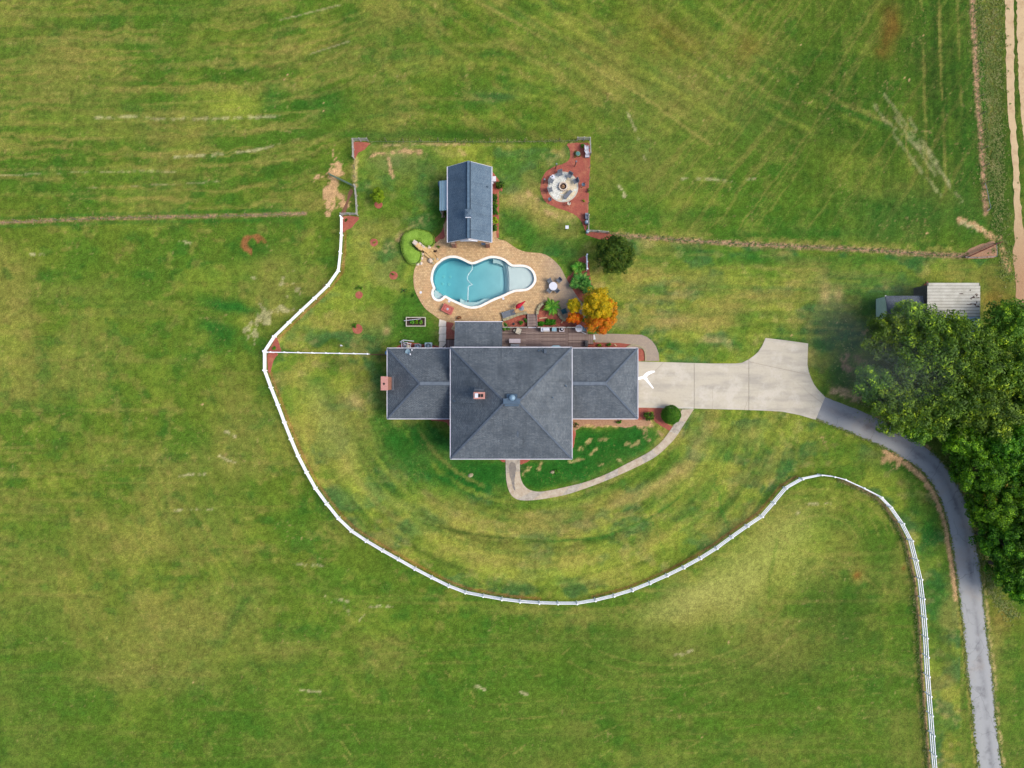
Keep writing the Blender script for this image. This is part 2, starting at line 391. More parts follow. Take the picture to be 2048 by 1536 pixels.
# ================================================================ the lawn and meadows
K0 = H / F
gx = np.concatenate([[-900, -400, -200, -150], np.arange(-120, -68, 4.), np.arange(-67.2, 67.21, 0.2), np.arange(69., 121, 4.), [150, 200, 400, 900]])
gy = np.concatenate([[-900, -400, -200, -150], np.arange(-120, -52, 4.), np.arange(-51, 51.01, 0.2), np.arange(53., 121, 4.), [150, 200, 400, 900]])
GX, GY = np.meshgrid(gx, gy)
U = 1024 + GX / K0; V = 768 - GY / K0
TAB = rs.rand(256, 256)
def vn(x, y, o=0):
    x = x + o * 17.31; y = y + o * 9.77
    xi = np.floor(x).astype(int); yi = np.floor(y).astype(int); fx = x - xi; fy = y - yi
    fx = fx * fx * (3 - 2 * fx); fy = fy * fy * (3 - 2 * fy)
    a = TAB[xi & 255, yi & 255]; b = TAB[(xi + 1) & 255, yi & 255]; c = TAB[xi & 255, (yi + 1) & 255]; d = TAB[(xi + 1) & 255, (yi + 1) & 255]
    return (a * (1 - fx) + b * fx) * (1 - fy) + (c * (1 - fx) + d * fx) * fy
def fbm(x, y, o=0, n=4, g=0.55):
    s = 0; a = 1; t = 0
    for i in range(n):
        s = s + a * vn(x * 2 ** i, y * 2 ** i, o + i * 3); t += a; a *= g
    return s / t
def sst(a, b, x):
    t = np.clip((x - a) / (b - a), 0, 1); return t * t * (3 - 2 * t)
def segd(pts, wdw=120):
    D = np.full(U.shape, 1e4)
    for (x0, y0), (x1, y1) in zip(pts[:-1], pts[1:]):
        m = (U > min(x0, x1) - wdw) & (U < max(x0, x1) + wdw) & (V > min(y0, y1) - wdw) & (V < max(y0, y1) + wdw)
        if not m.any(): continue
        dx, dy = x1 - x0, y1 - y0; L = dx * dx + dy * dy + 1e-9
        uu, vv = U[m], V[m]
        t = np.clip(((uu - x0) * dx + (vv - y0) * dy) / L, 0, 1)
        D[m] = np.minimum(D[m], np.hypot(uu - x0 - t * dx, vv - y0 - t * dy))
    return D
def inpoly(pts, X=None, Y=None):
    X = U if X is None else X; Y = V if Y is None else Y
    r = np.zeros(X.shape, bool); n = len(pts)
    for i in range(n):
        x0, y0 = pts[i - 1]; x1, y1 = pts[i]
        if y0 == y1: continue
        c = ((Y > min(y0, y1)) & (Y <= max(y0, y1)) & (X < (x1 - x0) * (Y - y0) / (y1 - y0) + x0))
        r ^= c
    return r

WX = (fbm(U / 40, V / 40, 1, 4) - .5) * 50; WY = (fbm(U / 40, V / 40, 2, 4) - .5) * 50
def blob(x, y, rx, ry, a=0, hard=False, warp=1.0):
    c, s = math.cos(R(a)), math.sin(R(a))
    dx = U + WX * warp * min(1, rx / 40) - x; dy = V + WY * warp * min(1, ry / 40) - y
    q = ((dx * c + dy * s) / rx) ** 2 + ((-dx * s + dy * c) / ry) ** 2
    return np.exp(-q * 1.1)

def dc(r, g, b): return np.array(lin(r, g, b)[:3])
COL = {'olive': dc(114, 132, 44), 'green': dc(92, 126, 38), 'deep': dc(48, 108, 34), 'blue': dc(70, 112, 62), 'yel': dc(158, 168, 66), 'dry': dc(160, 150, 78),
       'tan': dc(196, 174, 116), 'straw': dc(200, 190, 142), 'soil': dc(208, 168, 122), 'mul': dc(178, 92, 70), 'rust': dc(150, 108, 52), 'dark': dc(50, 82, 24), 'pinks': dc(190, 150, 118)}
col = np.zeros(U.shape + (3,))
def lay(name, f):
    global col
    f = np.clip(f, 0, 1)[..., None]; col = col * (1 - f) + COL[name] * f

FULL = FENCE[9:] + [(1957, 1600), (1970, 1300), (1905, 1000), (1650, 794), (1560, 505), (1180, 465), (1180, 282), (706, 282), (706, 430)] + FENCE[:9]
lawn = inpoly(FENCE + [(1925, 1600), (1918, 1200), (1870, 980), (1700, 870), (1640, 800), (1985, 512), (1172, 466), (1180, 282), (706, 282), (712, 430)])
lawnf = lawn.astype(float)
n_big = fbm(U / 230, V / 230, 5, 4); n_mid = fbm(U / 70, V / 70, 9, 4); n_sm = fbm(U / 18, V / 18, 13, 4); n_f = fbm(U / 6, V / 6, 17, 3, 0.7)
# streaks of the mower: curved swaths
def streak(s, t, L, W_, o, n=3): return fbm(s / L, t / W_, o, n, 0.6)
fd = segd([p for p in FENCE], 420)                    # distance to the white fence
ang = np.arctan2(V - 740, U - 1080)
rad = np.hypot(U - 1080, V - 720)
st_arc = streak(ang * 380, rad + WX * .2, 150, 9, 21)
st_h = streak(U + WX, V + WY * .5 + (n_sm - .5) * 8 - np.where(U > 420, (U - 420) ** 2 * 0.0006 * -1, 0), 210, 8, 25)
c45 = ((U * .82 + V * .57), (-U * .57 + V * .82))
st_d = streak(c45[0] + WX, c45[1] + WX * .4 + (n_sm - .5) * 10, 90, 11, 29)
st_v = streak(V, U + WX * .1, 170, 9, 33)
cs = ((U * .5 + V * .87), (-U * .87 + V * .5)); st_s = streak(cs[0], cs[1], 90, 7, 37)
st_out = streak(ang * 500, fd + WX * .2, 160, 10, 41)

# base
col[:] = COL['olive']
lay('green', sst(.38, .64, n_mid * .55 + n_big * .45) * .7)
lay('dry', sst(.52, .74, fbm(U / 150, V / 150, 51, 5)) * .45)
lay('deep', sst(.56, .70, fbm(U / 34, V / 26, 53, 5)) * .42)
lay('dry', sst(.56, .72, fbm(U / 26, V / 18, 55, 5)) * .42)
lay('yel', sst(.58, .70, fbm(U / 60, V / 50, 57, 4)) * .3)
# regions
tl = sst(860, 620, U + WX) * sst(460, 400, V); tr = sst(1150, 1400, U + WX) * sst(520, 440, V); tm = sst(460, 400, V) * (1 - tl) * (1 - tr)
lay('dry', tl * sst(.50, .75, st_h) * .55); lay('green', tl * sst(.5, .25, st_h) * .45)
lay('dry', tm * sst(.50, .75, st_d) * .35); lay('green', tm * sst(.5, .25, st_d) * .4)
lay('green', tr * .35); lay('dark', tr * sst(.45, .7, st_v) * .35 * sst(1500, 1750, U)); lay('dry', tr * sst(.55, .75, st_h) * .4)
low = sst(500, 700, V) * (1 - lawnf)
lay('green', low * sst(.5, .3, st_out) * .3); lay('dry', low * sst(.52, .8, streak(U, V, 260, 12, 45)) * .35)
lay('green', low * sst(1150, 1400, V) * .35)
# the mown lawn inside the fence: paler, patchier
far_l = lawnf * sst(6, 26, fd)
lay('yel', lawnf * sst(.35, .62, n_mid) * .55)
lay('blue', lawnf * sst(.50, .64, fbm(U / 60, V / 45, 61, 4)) * .75)
lay('green', lawnf * sst(.54, .66, fbm(U / 34, V / 26, 63, 4)) * .6)
lay('dry', lawnf * sst(.54, .68, fbm(U / 55, V / 40, 65, 5)) * .52)
lay('tan', lawnf * sst(.62, .74, fbm(U / 26, V / 20, 67, 4)) * .28)
front = lawnf * sst(700, 860, V) * sst(1750, 1500, U)
lay('dark', front * sst(.52, .78, st_arc) * .33); lay('yel', front * sst(.48, .25, st_arc) * .40); lay('dry', front * sst(.55, .75, streak(ang * 380, rad, 90, 24, 71)) * .3)
back = lawnf * sst(700, 640, V) * sst(1200, 1260, U)
lay('green', back * sst(.5, .75, streak(U, V, 120, 12, 75)) * .6); lay('dry', back * sst(.55, .75, streak(U, V, 90, 14, 79)) * .4)

B = [ # channel, x, y, rx, ry, angle, amount
 ('yel',465,215,50,32,0,.95),('yel',500,205,30,20,0,.5),('deep',548,205,28,24,0,.5),('deep',650,215,45,38,20,.45),('green',340,60,60,60,0,.4),('green',180,195,60,40,0,.3),('dry',110,150,110,90,0,.45),
 ('dry',230,250,60,30,0,.3),('green',400,20,140,30,0,.4),('green',560,300,60,50,0,.3),('dark',690,60,10,60,0,.3),('green',720,230,60,60,0,.4),('dry',620,400,70,20,0,.4),
 ('blue',1000,192,48,16,0,.6),('deep',790,270,200,10,0,.5),('dark',960,268,140,14,0,.5),('dry',860,120,90,30,0,.35),('dry',1180,140,120,60,30,.4),('rust',1340,70,90,40,30,.3),
 ('rust',1490,100,30,40,0,.35),('rust',1780,60,22,44,0,.7),('rust',1760,105,16,12,0,.5),('dry',1400,190,160,70,20,.4),('dark',1640,200,90,140,-30,.35),('dark',1880,150,70,160,0,.5),
 ('deep',1820,430,160,50,0,.6),('deep',1620,470,200,14,0,.5),('yel',1700,330,60,40,0,.35),('dry',1290,330,90,60,0,.4),('deep',1270,300,70,60,30,.3),('green',1250,410,70,50,0,.5),
 ('deep',1330,430,120,16,0,.3),('yel',1400,400,90,12,0,.3),('deep',1500,240,60,50,40,.25),('deep',1380,500,100,10,0,.5),('deep',1700,520,260,14,0,.5),
 ('deep',1940,300,26,300,0,.4),('dark',2000,300,30,320,0,.5),('dry',1985,60,14,90,0,.45),('dry',1985,220,14,60,0,.35),
 # yard between the pool and the wire fence
 ('green',820,400,70,80,0,.5),('blue',780,330,50,40,0,.5),('blue',860,340,40,40,0,.4),('deep',872,440,20,50,0,.6),('yel',930,300,60,14,0,.5),('green',1040,320,50,30,0,.5),
 ('blue',1060,350,30,30,0,.4),('dry',1050,400,34,50,20,.65),('deep',1040,450,40,34,30,.7),('green',1100,470,60,26,0,.7),('dry',1130,470,34,18,0,.5),('dry',1080,440,40,26,30,.45),
 ('dark',1150,455,30,14,0,.4),('tan',1040,395,24,22,0,.45),('tan',1110,425,30,12,20,.4),('deep',1135,500,30,26,0,.6),('dry',1140,492,22,12,0,.4),('green',740,430,40,60,0,.5),('dry',760,460,50,26,0,.5),
 ('yel',720,560,36,70,0,.5),('yel',690,590,60,30,-40,.5),('green',780,590,40,60,0,.5),('deep',840,610,26,40,30,.8),('deep',820,640,40,26,0,.7),('deep',780,660,60,24,0,.6),('deep',850,670,40,26,0,.8),
 ('green',700,560,20,60,0,.4),('dry',760,640,26,20,0,.5),('tan',822,594,6,4,0,.0),('yel',815,555,14,26,0,.8),('deep',818,600,20,14,0,.6),('dry',640,650,60,14,0,.4),('dark',670,690,60,10,0,.5),
 ('tan',776,661,10,8,-30,.8),('dry',720,500,30,40,0,.3),('tan',740,505,30,8,0,.0),
 # under the cross fence and left of the house
 ('dark',680,726,50,12,0,.5),('deep',640,770,34,22,20,.6),('yel',700,770,30,18,0,.5),('deep',660,795,30,14,20,.45),('dry',650,850,70,60,60,.55),('yel',620,830,26,70,-20,.45),('tan',705,800,16,14,0,.4),
 ('dry',720,860,30,60,0,.4),('deep',760,830,18,60,0,.6),('deep',830,880,70,34,0,.8),('deep',800,930,90,40,30,.6),('deep',900,960,70,34,20,.7),('deep',970,960,50,40,0,.8),('deep',940,930,60,20,0,.8),
 ('deep',770,980,50,30,40,.4),('yel',700,960,26,60,-30,.5),('yel',820,1020,90,20,25,.4),('dry',690,930,34,30,0,.4),('yel',880,1080,80,24,20,.5),('dry',920,1060,70,40,10,.4),('dry',1000,1120,90,26,5,.5),
 ('dry',1080,1040,90,36,0,.5),('dry',1130,1110,120,20,0,.45),('dark',960,1070,100,5,8,.5),('dark',1090,1083,120,5,-2,.5),('dark',1200,1076,60,5,-14,.4),('yel',1100,1150,160,22,0,.5),
 ('deep',1150,930,90,44,-15,.95),('deep',1220,890,70,22,0,.9),('deep',1080,950,40,26,0,.7),('deep',1280,870,30,20,0,.8),('deep',1170,880,24,24,0,.8),
 ('green',1060,1010,120,10,-3,.7),('deep',1200,985,100,8,-22,.5),('deep',1330,930,60,10,-42,.5),('green',1400,860,16,34,0,.4),
 ('tan',1310,965,110,12,-33,.45),('tan',1400,890,40,12,-50,.4),('dry',1250,1000,90,18,-28,.5),('deep',1330,990,90,14,-30,.4),('yel',1400,960,70,40,-30,.4),('deep',1370,1010,60,16,-40,.5),
 ('dry',1470,870,70,24,0,.5),('green',1450,900,60,30,0,.5),('yel',1540,870,60,24,0,.5),('deep',1450,1020,60,14,-45,.45),('yel',1350,1080,90,30,-25,.4),('deep',1560,930,70,16,-20,.4),
 ('green',1680,900,70,24,15,.5),('deep',1780,930,60,24,20,.6),('deep',1860,1060,26,80,10,.8),('deep',1880,1200,24,90,5,.7),('dark',1890,1300,26,60,5,.45),
 ('dry',1890,1230,14,40,0,.4),('dry',1895,1380,14,70,0,.4),('deep',1830,1000,20,60,-20,.6),('dry',1760,910,40,18,0,.4),
 # paddock inside the right loop of the fence
 ('yel',1560,1110,120,60,-30,.75),('yel',1480,1170,120,40,-30,.7),('dry',1440,1190,120,40,-20,.6),('tan',1380,1200,60,26,-20,.35),('dry',1540,1060,60,30,-40,.5),('dark',1690,1230,110,90,0,.4),('dark',1560,1330,120,60,0,.35),('dark',1200,1290,140,50,0,.3),('dry',1600,1020,70,24,-10,.35),('deep',1700,1050,34,26,0,.4),('dry',1690,1085,40,34,0,.35),('deep',1760,1110,26,60,0,.3),
 ('dry',1400,1230,120,30,-15,.4),('dry',1560,1290,160,60,0,.3),('green',1300,1330,200,80,0,.4),('green',1000,1400,200,100,0,.45),('green',820,1480,220,60,0,.5),('dry',1350,1300,120,14,8,.3),
 ('green',1640,1420,160,80,0,.3),('dry',1160,1240,80,14,-8,.4),('rust',1715,1148,9,9,0,.9),('rust',1807,1136,5,5,0,.8),
 # big left meadow
 ('dry',230,1080,110,60,0,.35),('dry',330,1260,120,80,0,.4),('dry',560,1300,110,30,0,.35),('dry',300,1350,160,30,0,.3),('green',60,1060,60,60,0,.4),('green',620,1180,120,40,0,.4),('deep',470,1230,14,60,35,.4),
 ('green',80,1380,120,60,0,.3),('green',560,1460,160,60,0,.3),('dry',80,780,90,40,0,.3),('dry',130,580,140,20,0,.3),('yel',600,650,34,60,30,.3),('dry',560,560,70,60,0,.4),
 ('blue',430,612,34,24,20,.0),('deep',500,555,20,14,0,.4),('deep',460,612,46,11,14,.85),('deep',440,662,34,20,30,.75),('deep',560,440,60,14,0,.5),('deep',525,700,14,40,0,.3),('yel',500,545,60,20,0,.3),
 ('deep',505,490,34,26,0,.4),('green',330,700,120,60,0,.3),('dry',240,900,100,24,0,.3),('dry',470,850,50,120,10,.25),('green',420,1000,60,40,0,.3),
 # under and west of the forest: tree shade painted dark, leaf litter, bare strips
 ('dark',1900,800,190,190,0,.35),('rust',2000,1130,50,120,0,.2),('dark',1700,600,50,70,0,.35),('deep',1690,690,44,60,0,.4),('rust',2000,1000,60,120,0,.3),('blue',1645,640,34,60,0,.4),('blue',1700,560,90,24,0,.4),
 ('dry',1990,1300,12,90,4,.5),('green',2030,1420,34,120,0,.4),('rust',2010,1240,30,30,0,.25),('rust',1990,600,34,40,0,.5),('dry',1900,550,60,14,0,.4),
 # tan patches of the right lawn
 ('dry',1350,640,60,30,0,.6),('dry',1440,630,60,24,0,.5),('dry',1390,560,70,22,0,.5),('dry',1520,590,90,26,0,.5),('dry',1280,560,30,30,0,.5),('dry',1300,640,40,20,0,.5),('dry',1580,650,26,60,0,.4),
 ('deep',1500,520,70,12,0,.5),('deep',1580,680,50,24,0,.6),('deep',1490,640,34,20,0,.4),('deep',1400,700,60,14,0,.5),('deep',1680,740,24,50,20,.6),('tan',1430,680,24,10,0,.5),('tan',1650,590,10,24,0,.6),
 ('tan',1676,590,9,16,0,.6),('dry',1620,700,10,60,0,.4),('tan',1345,640,40,12,0,.35),('tan',1240,640,24,20,0,.4),('dry',1470,700,10,8,0,.4),
]
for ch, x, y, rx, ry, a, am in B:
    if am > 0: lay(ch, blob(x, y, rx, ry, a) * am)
rnd_loop = loop = [(1145,860),(1290,852),(1325,868),(1290,905),(1250,922),(1130,970),(1075,980),(1050,965),(1045,925),(1145,918)]
def soft(pts, w_): return sst(-w_, w_, np.where(inpoly(pts), 1, -1) * segd(pts + [pts[0]], 60).clip(0, 50) + (n_sm - .5) * w_ * 1.5)
lay('deep', soft(loop, 9) * .72)
lay('deep', soft([(765,840),(900,845),(902,920),(1010,922),(1012,985),(960,985),(900,975),(850,960),(800,925),(760,880)], 22) * .55)
lay('green', soft([(835,530),(826,560),(835,600),(860,630),(878,645),(876,688),(780,690),(775,650),(800,610),(812,560)], 14) * .6)
lay('deep', soft([(1012,478),(1060,500),(1105,510),(1140,560),(1160,500),(1180,470),(1120,480),(1060,455),(1020,430),(1000,400),(1000,470)], 14) * .5)
Lg = np.log(np.clip(col, 1e-4, None)); mid = Lg[120:-120, 120:-120].reshape(-1, 3).mean(0)
col = np.exp(mid + (Lg - mid) * np.array([1.25, 1.18, 1.12]))
out_f = 1 - lawnf
col *= np.array([.83, .90, .84]) * (1 - out_f[..., None] * np.array([.09, .07, .09]))      # pasture is coarser and greener than the mown lawn
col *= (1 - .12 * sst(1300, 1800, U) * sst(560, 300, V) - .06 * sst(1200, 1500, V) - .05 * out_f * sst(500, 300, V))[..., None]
PALE = dc(158, 164, 84); COL['pale'] = PALE
for a_ in ((1500,1130,110,46,-35,.6),(1400,1190,110,34,-22,.6),(1580,1060,60,34,-30,.45),(1480,1200,60,40,-30,.45),(1330,1225,50,20,-10,.3),(1600,1130,40,40,0,.35)): lay('pale', blob(*a_[:5]) * a_[5])
for a_ in ((455,612,44,10,14,.8),(490,622,40,8,14,.6),(440,662,34,16,30,.75),(440,700,14,8,0,.4),(500,700,40,8,20,.5),(548,200,26,34,0,.45),(650,215,34,24,0,.4)): lay('deep', blob(*a_[:5]) * a_[5] * sst(.3, .5, n_sm + .08))
for a_ in ((640,820,20,60,-20,.4),(690,880,24,70,-25,.3),(780,1000,80,12,28,.35)): lay('pale', blob(*a_[:5]) * a_[5])
# wear lines and straw streaks
MOW = True
def line(ch, pts, wd, am, brk=0.0, sc=14, o=90, wob=1.0):
    d = segd(pts, 40 + wd) + (n_f - .5) * wd * 1.6 * wob
    f = sst(wd, wd * .25, d) * am
    if brk: f = f * sst(brk - .12, brk + .12, fbm(U / sc, V / sc, o, 3))
    lay(ch, f)
for k in range(17):    # mower tracks fanning over the north east pasture
    a0 = 850 + k * 34 + rnd.uniform(-8, 8); line(('dry', 'dark', 'yel', 'deep')[k % 4], [(a0, -10), (a0 + 120, 62 + k * 2), (a0 + 290, 160 + k * 3), (a0 + 430, 262)], rnd.uniform(6, 12), rnd.uniform(.2, .34), .46, 60, 400 + k, 1.0)
for k in range(16):    # level swaths of the north west pasture, swinging up towards the yard
    y = 30 + k * 25 + rnd.uniform(-6, 6); line(('dry', 'dark', 'dry', 'green')[k % 4], [(-10, y + 6), (300, y), (480, y - 8), (600, y - 34), (690, y - 80)], rnd.uniform(5, 9), rnd.uniform(.2, .32), .45, 70, 430 + k)
for k in range(9):     # around the yard
    y = 100 + k * 18; line(('dry', 'deep', 'yel')[k % 3], [(700, y + 8 + k), (850, y - 12), (1000, y - 8), (1130, y + 10)], 6, .26, .45, 60, 450 + k)
for k in range(12):    # concentric tracks of the lawn mower on the front lawn
    r0 = 225 + k * 18 + rnd.uniform(-4, 4); line(('deep', 'dry', 'yel', 'dark')[k % 4], [(1085 + r0 * 1.12 * math.cos(q), 770 + r0 * .93 * math.sin(q)) for q in np.linspace(.25, 2.75, 22)], rnd.uniform(5, 9), .36, .47, 50, 470 + k)
for k in range(10):    # level tracks of the east lawn
    y = 520 + k * 19; line(('deep', 'dry', 'yel')[k % 3], [(1290, y), (1450, y - 3), (1600, y), (1720, y + 6)], rnd.uniform(5, 10), .34, .45, 50, 490 + k)
for k in range(10):
    x = 1830 + k * 12; line(('dark', 'dry', 'green')[k % 3], [(x, -10), (x + 6, 150), (x + 14, 380)], 4, .35, .45, 50, 510 + k)
line('straw', [(190,235),(270,233),(330,238),(420,237),(560,233)], 4, .5, .42, 14)
line('straw', [(350,314),(430,309),(500,302),(560,290)], 4, .55, .42, 14, 91)
line('straw', [(190,343),(300,342)], 2, .6, .5, 30); line('straw', [(0,351),(120,346),(300,342),(360,344)], 2, .35, .45, 30)
line('straw', [(150,377),(380,367),(440,362)], 2, .5, .5, 30)
line('straw', [(560,40),(680,10)], 2, .4); line('straw', [(620,108),(700,82)], 2, .4)
for k in range(6): line('dry', [(0, 178 + k * 33 + rnd.uniform(-8, 8)), (300, 176 + k * 33), (640, 160 + k * 31)], 3, .35, .5, 60, 95 + k)
line('dry', [(950,0),(1120,95),(1290,195),(1420,290)], 5, .55, .42, 50, 101); line('dry', [(1000,0),(1160,90)], 3, .4, .5, 40)
line('deep', [(1010,10),(1200,130)], 6, .35)
line('straw', [(1255,225),(1272,262),(1290,320)], 3, .6, .5, 24, 102); line('straw', [(1238,372),(1250,394)], 4, .8, .4, 9); line('straw', [(1365,356),(1450,360)], 4, .5, .45, 8); line('straw', [(1450,364),(1510,357)], 3, .5, .5)
for a, b in (((1770,190),(1925,405)), ((1800,205),(1900,370)), ((1745,205),(1880,390)), ((1790,235),(1870,350)), ((1830,260),(1905,385)), ((1765,235),(1840,300))):
    line('straw', [a, ((a[0]+b[0])/2+rnd.uniform(-6,6), (a[1]+b[1])/2), b], 5, .24, .45, 12, 104 + a[0] % 7)
line('dry', [(1877,20),(1880,110),(1884,200)], 3, .4); line('dry', [(1815,230),(1812,290),(1820,330)], 3, .4)
# bare lines under the wire fences
line('pinks', [(0,445),(200,437),(380,433),(520,430),(610,427)], 5, .85, .30, 12, 111, .6)
line('deep', [(0,437),(200,429),(600,420)], 5, .5); line('deep', [(0,453),(300,443),(520,441)], 5, .5)
line('soil', [(60,443),(190,438)], 4, .5, .6, 6)
line('pinks', [(1216,468),(1300,475),(1420,484),(1600,493),(1740,500),(1850,508),(1935,512)], 7, .9, .25, 8, 113, .7)
line('dry', [(1230,464),(1500,480),(1900,500)], 9, .5, .5, 12, 114)
line('pinks', [(1945,0),(1948,60),(1952,120),(1955,190),(1960,245),(1964,290),(1968,350),(1972,425)], 8, .85, .2, 12, 115, .7)
line('deep', [(1962,80),(1966,200),(1972,240)], 9, .6)
line('dry', [(1970,0),(1976,120),(1985,330)], 7, .5, .45, 16, 116)
line('soil', [(1920,440),(1950,452),(1980,470),(2000,480),(2008,505),(2016,540)], 9, .9, .42, 7, 117, .8)
line('straw', [(1925,445),(1965,462)], 8, .6, .5, 5)
# yard: worn arcs
line('soil', [(735,318),(752,308),(770,306)], 4, .85, .3, 10); line('soil', [(785,306),(810,302),(842,304)], 6, .8, .35, 9); line('soil', [(778,318),(781,340),(786,355)], 5, .8, .35, 9, 121)
line('tan', [(740,291),(790,289),(860,287),(940,289)], 4, .8, .45, 8, 122); line('soil', [(840,287),(930,288)], 4, .8, .5, 6, 123)
line('green', [(740,284),(860,282),(990,284),(1120,288)], 6, .7)
line('soil', [(918,300),(928,308)], 6, .4)
line('tan', [(712,318),(708,345),(710,372)], 7, .85, .3, 9, 124)
line('soil', [(1055,385),(1062,395),(1075,400)], 9, .5, .45, 8); line('soil', [(1092,422),(1110,432),(1130,436)], 6, .5, .5, 7); line('tan', [(860,430),(800,470),(770,500)], 9, .4, .5, 10)
line('soil', [(795,480),(808,470)], 7, .5, .5, 6)
# worn ground round the walk and drive
line('soil', [(1146,848),(1200,848),(1260,846),(1300,848)], 9, .9, .25, 7, 131); line('pinks', [(1148,842),(1290,842)], 7, .7)
line('soil', [(1288,856),(1292,872),(1296,880)], 6, .7, .45, 5); line('soil', [(1316,862),(1324,870)], 4, .7); line('soil', [(1330,848),(1342,858)], 4, .6)
for a, b in (((1160,900),(1180,880)), ((1182,908),(1192,898)), ((1140,922),(1168,918)), ((1236,918),(1246,926)), ((1250,890),(1262,884)), ((1265,892),(1278,884)), ((1044,950),(1056,936)), ((1078,938),(1082,926)), ((1200,880),(1212,878)), ((1198,930),(1206,928))):
    line('tan', [a, b], 4.5, .7, .4, 5, int(a[0]))
line('soil', [(1664,930),(1700,905)], 0.1, .0)
EDGE = [(x - 5, y + 5) for x, y in ASPH_L[4:14]]
line('soil', EDGE, 8, .95, .12, 8, 135, .8); line('soil', [(1770,918),(1790,910),(1812,925)], 12, .85, .35, 8, 136); line('soil', [(1790,935),(1800,925)], 8, .8, .4, 6)
line('dry', [(x - 4, y) for x, y in ASPH_L[13:]], 6, .6, .45, 9, 137)
line('tan', [(x + 5, y) for x, y in ASPH_R[13:]], 5, .7, .45, 9, 138)
line('soil', [(x + 3, y - 3) for x, y in ASPH_R[2:7]], 5, .8, .35, 8, 139)
line('soil', [(1668,780),(1690,786),(1715,795)], 12, .85, .35, 9, 141); line('pinks', [(1692,712),(1685,728),(1700,740)], 10, .8, .4, 7, 142); line('pinks', [(1715,720),(1730,735)], 14, .5, .4, 7); line('soil', [(1728,664),(1742,660)], 6, .6, .4, 6)
line('pinks', [(1665,905),(1652,890)], 0.1, 0)
line('soil', [(1645,878),(1655,895)], 5, .5, .5, 5)
# along the fence: a reddish mulch strip on the inside
din = np.minimum(segd([(x + dx, y + dy) for (x, y), (dx, dy) in zip(FENCE[:32], [(5, 1)] * 10 + [(4, -3)] * 8 + [(3, -4)] * 14)], 30), segd([(x - 4, y - 3) for x, y in FENCE[34:48]], 30))
lay('mul', sst(3.5, 1.2, din + (n_f - .5) * 3) * .42)
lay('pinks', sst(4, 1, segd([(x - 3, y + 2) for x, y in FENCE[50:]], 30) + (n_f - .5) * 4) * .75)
lay('dark', sst(5, 1, segd([(x - 9, y + 3) for x, y in FENCE[53:]], 30) + (n_f - .5) * 4) * .45)  # cast shadow of the fence painted as a dark line on its west side
line('dry', [(x - 15, y + 5) for x, y in FENCE[53:]], 4, .5, .5, 16, 145)
# big pale bare patch by the corral gate, bare flecks in the left meadow
soil = blob(668, 345, 24, 26) * 1.2 + blob(668, 385, 22, 16) + blob(655, 400, 12, 24) * .9 + blob(648, 428, 18, 12) * .8 + blob(672, 290, 6, 30) * .5 + blob(690, 410, 16, 14) * .7 + blob(640, 350, 10, 8) * .7
lay('soil', sst(.42, .54, soil * .66 + (n_sm - .5) * .95 + (n_f - .5) * .6) * .95)
fl = blob(540, 640, 50, 30, -40) + blob(600, 560, 50, 44, -30) * .8 + blob(500, 560, 60, 20) * .4 + blob(500, 660, 26, 30) * .6
cfl = fbm(U / 13, V / 13, 151, 4) ; lay('straw', .7 * sst(.66, .73, cfl * .75 + fl * .30) * .75 * (1 - lawnf))
ring = np.abs(np.hypot((U - 506) / 1.15, V - 488) - 15) + (n_sm - .5) * 12
lay('mul', sst(9, 4, ring) * sst(.25, .5, n_sm + .1) * .6 * ((V < 488) | (U < 505)))
for a, b in (((360,482),(395,490)), ((590,1130),(612,1131)), ((625,1130),(645,1132)), ((672,1198),(694,1202)), ((690,1212),(699,1228)), ((720,1240),(730,1228)), ((740,1214),(785,1214)), ((350,1021),(425,1019)), ((440,912),(470,925)), ((360,950),(410,948)),
             ((445,862),(470,872)), ((1612,1008),(1660,1006)), ((1592,1028),(1602,1024)), ((600,1380),(640,1384)), ((1345,1310),(1385,1300)), ((650,1192),(660,1204)), ((60,508),(90,508)), ((950,1372),(970,1380)), ((1040,1385),(1055,1390))):
    line('straw', [a, ((a[0]+b[0])/2, (a[1]+b[1])/2+rnd.uniform(-3,3)), b], 3.6, .6, .45, 6, int(a[0]), 1.0)
for k in range(60):    # faint curved clippings in the lower meadow
    x = rnd.uniform(500, 1750); y = rnd.uniform(1260, 1530); L = rnd.uniform(10, 34)
    q = R(rnd.uniform(35, 65)) if x < 1000 else R(rnd.uniform(-40, 0))
    line('dry', [(x, y), (x + L * math.cos(q), y + L * math.sin(q))], 2.2, .4, .4, 9, k)
for k in range(40):
    x = rnd.uniform(150, 1650); y = rnd.uniform(1300, 1520)
    line('dry', [(x, y), (x + 80, y - 3 + rnd.uniform(-4, 2)), (x + 160, y - 12)], 2, .3, .5, 22, k + 7)
specks = sst(.80, .84, fbm(U / 5, V / 5, 171, 2, .4)) * sst(.5, .65, n_mid)
lay('soil', specks * .22 * (1 - lawnf))
line('deep', [(1090,1083),(1200,1076),(1262,1054),(1310,1030),(1345,1006),(1364,990)], 3.5, .6, .2, 20, 201)
line('dark', [(850,1048),(960,1072),(1090,1083)], 3, .5, .3, 20, 202)
line('deep', [(1432,950),(1428,972),(1440,990),(1440,1015),(1450,1040),(1456,1052)], 4, .5, .3, 12, 203); line('deep', [(1305,1045),(1315,1070),(1328,1105)], 3, .4, .3, 12, 204)
line('green', [(1555,1080),(1548,1110),(1540,1150),(1538,1200)], 5, .45, .3, 12, 205); line('dry', [(1520,1040),(1600,1100),(1700,1130),(1760,1180)], 3, .35, .4, 16, 206)
for r0 in (60, 78, 96, 112): line('dry', [(1640 + r0 * 1.25 * math.cos(q), 1090 + r0 * math.sin(q)) for q in np.linspace(-2.6, -.2, 14)], 2.5, .35, .4, 16, int(r0))
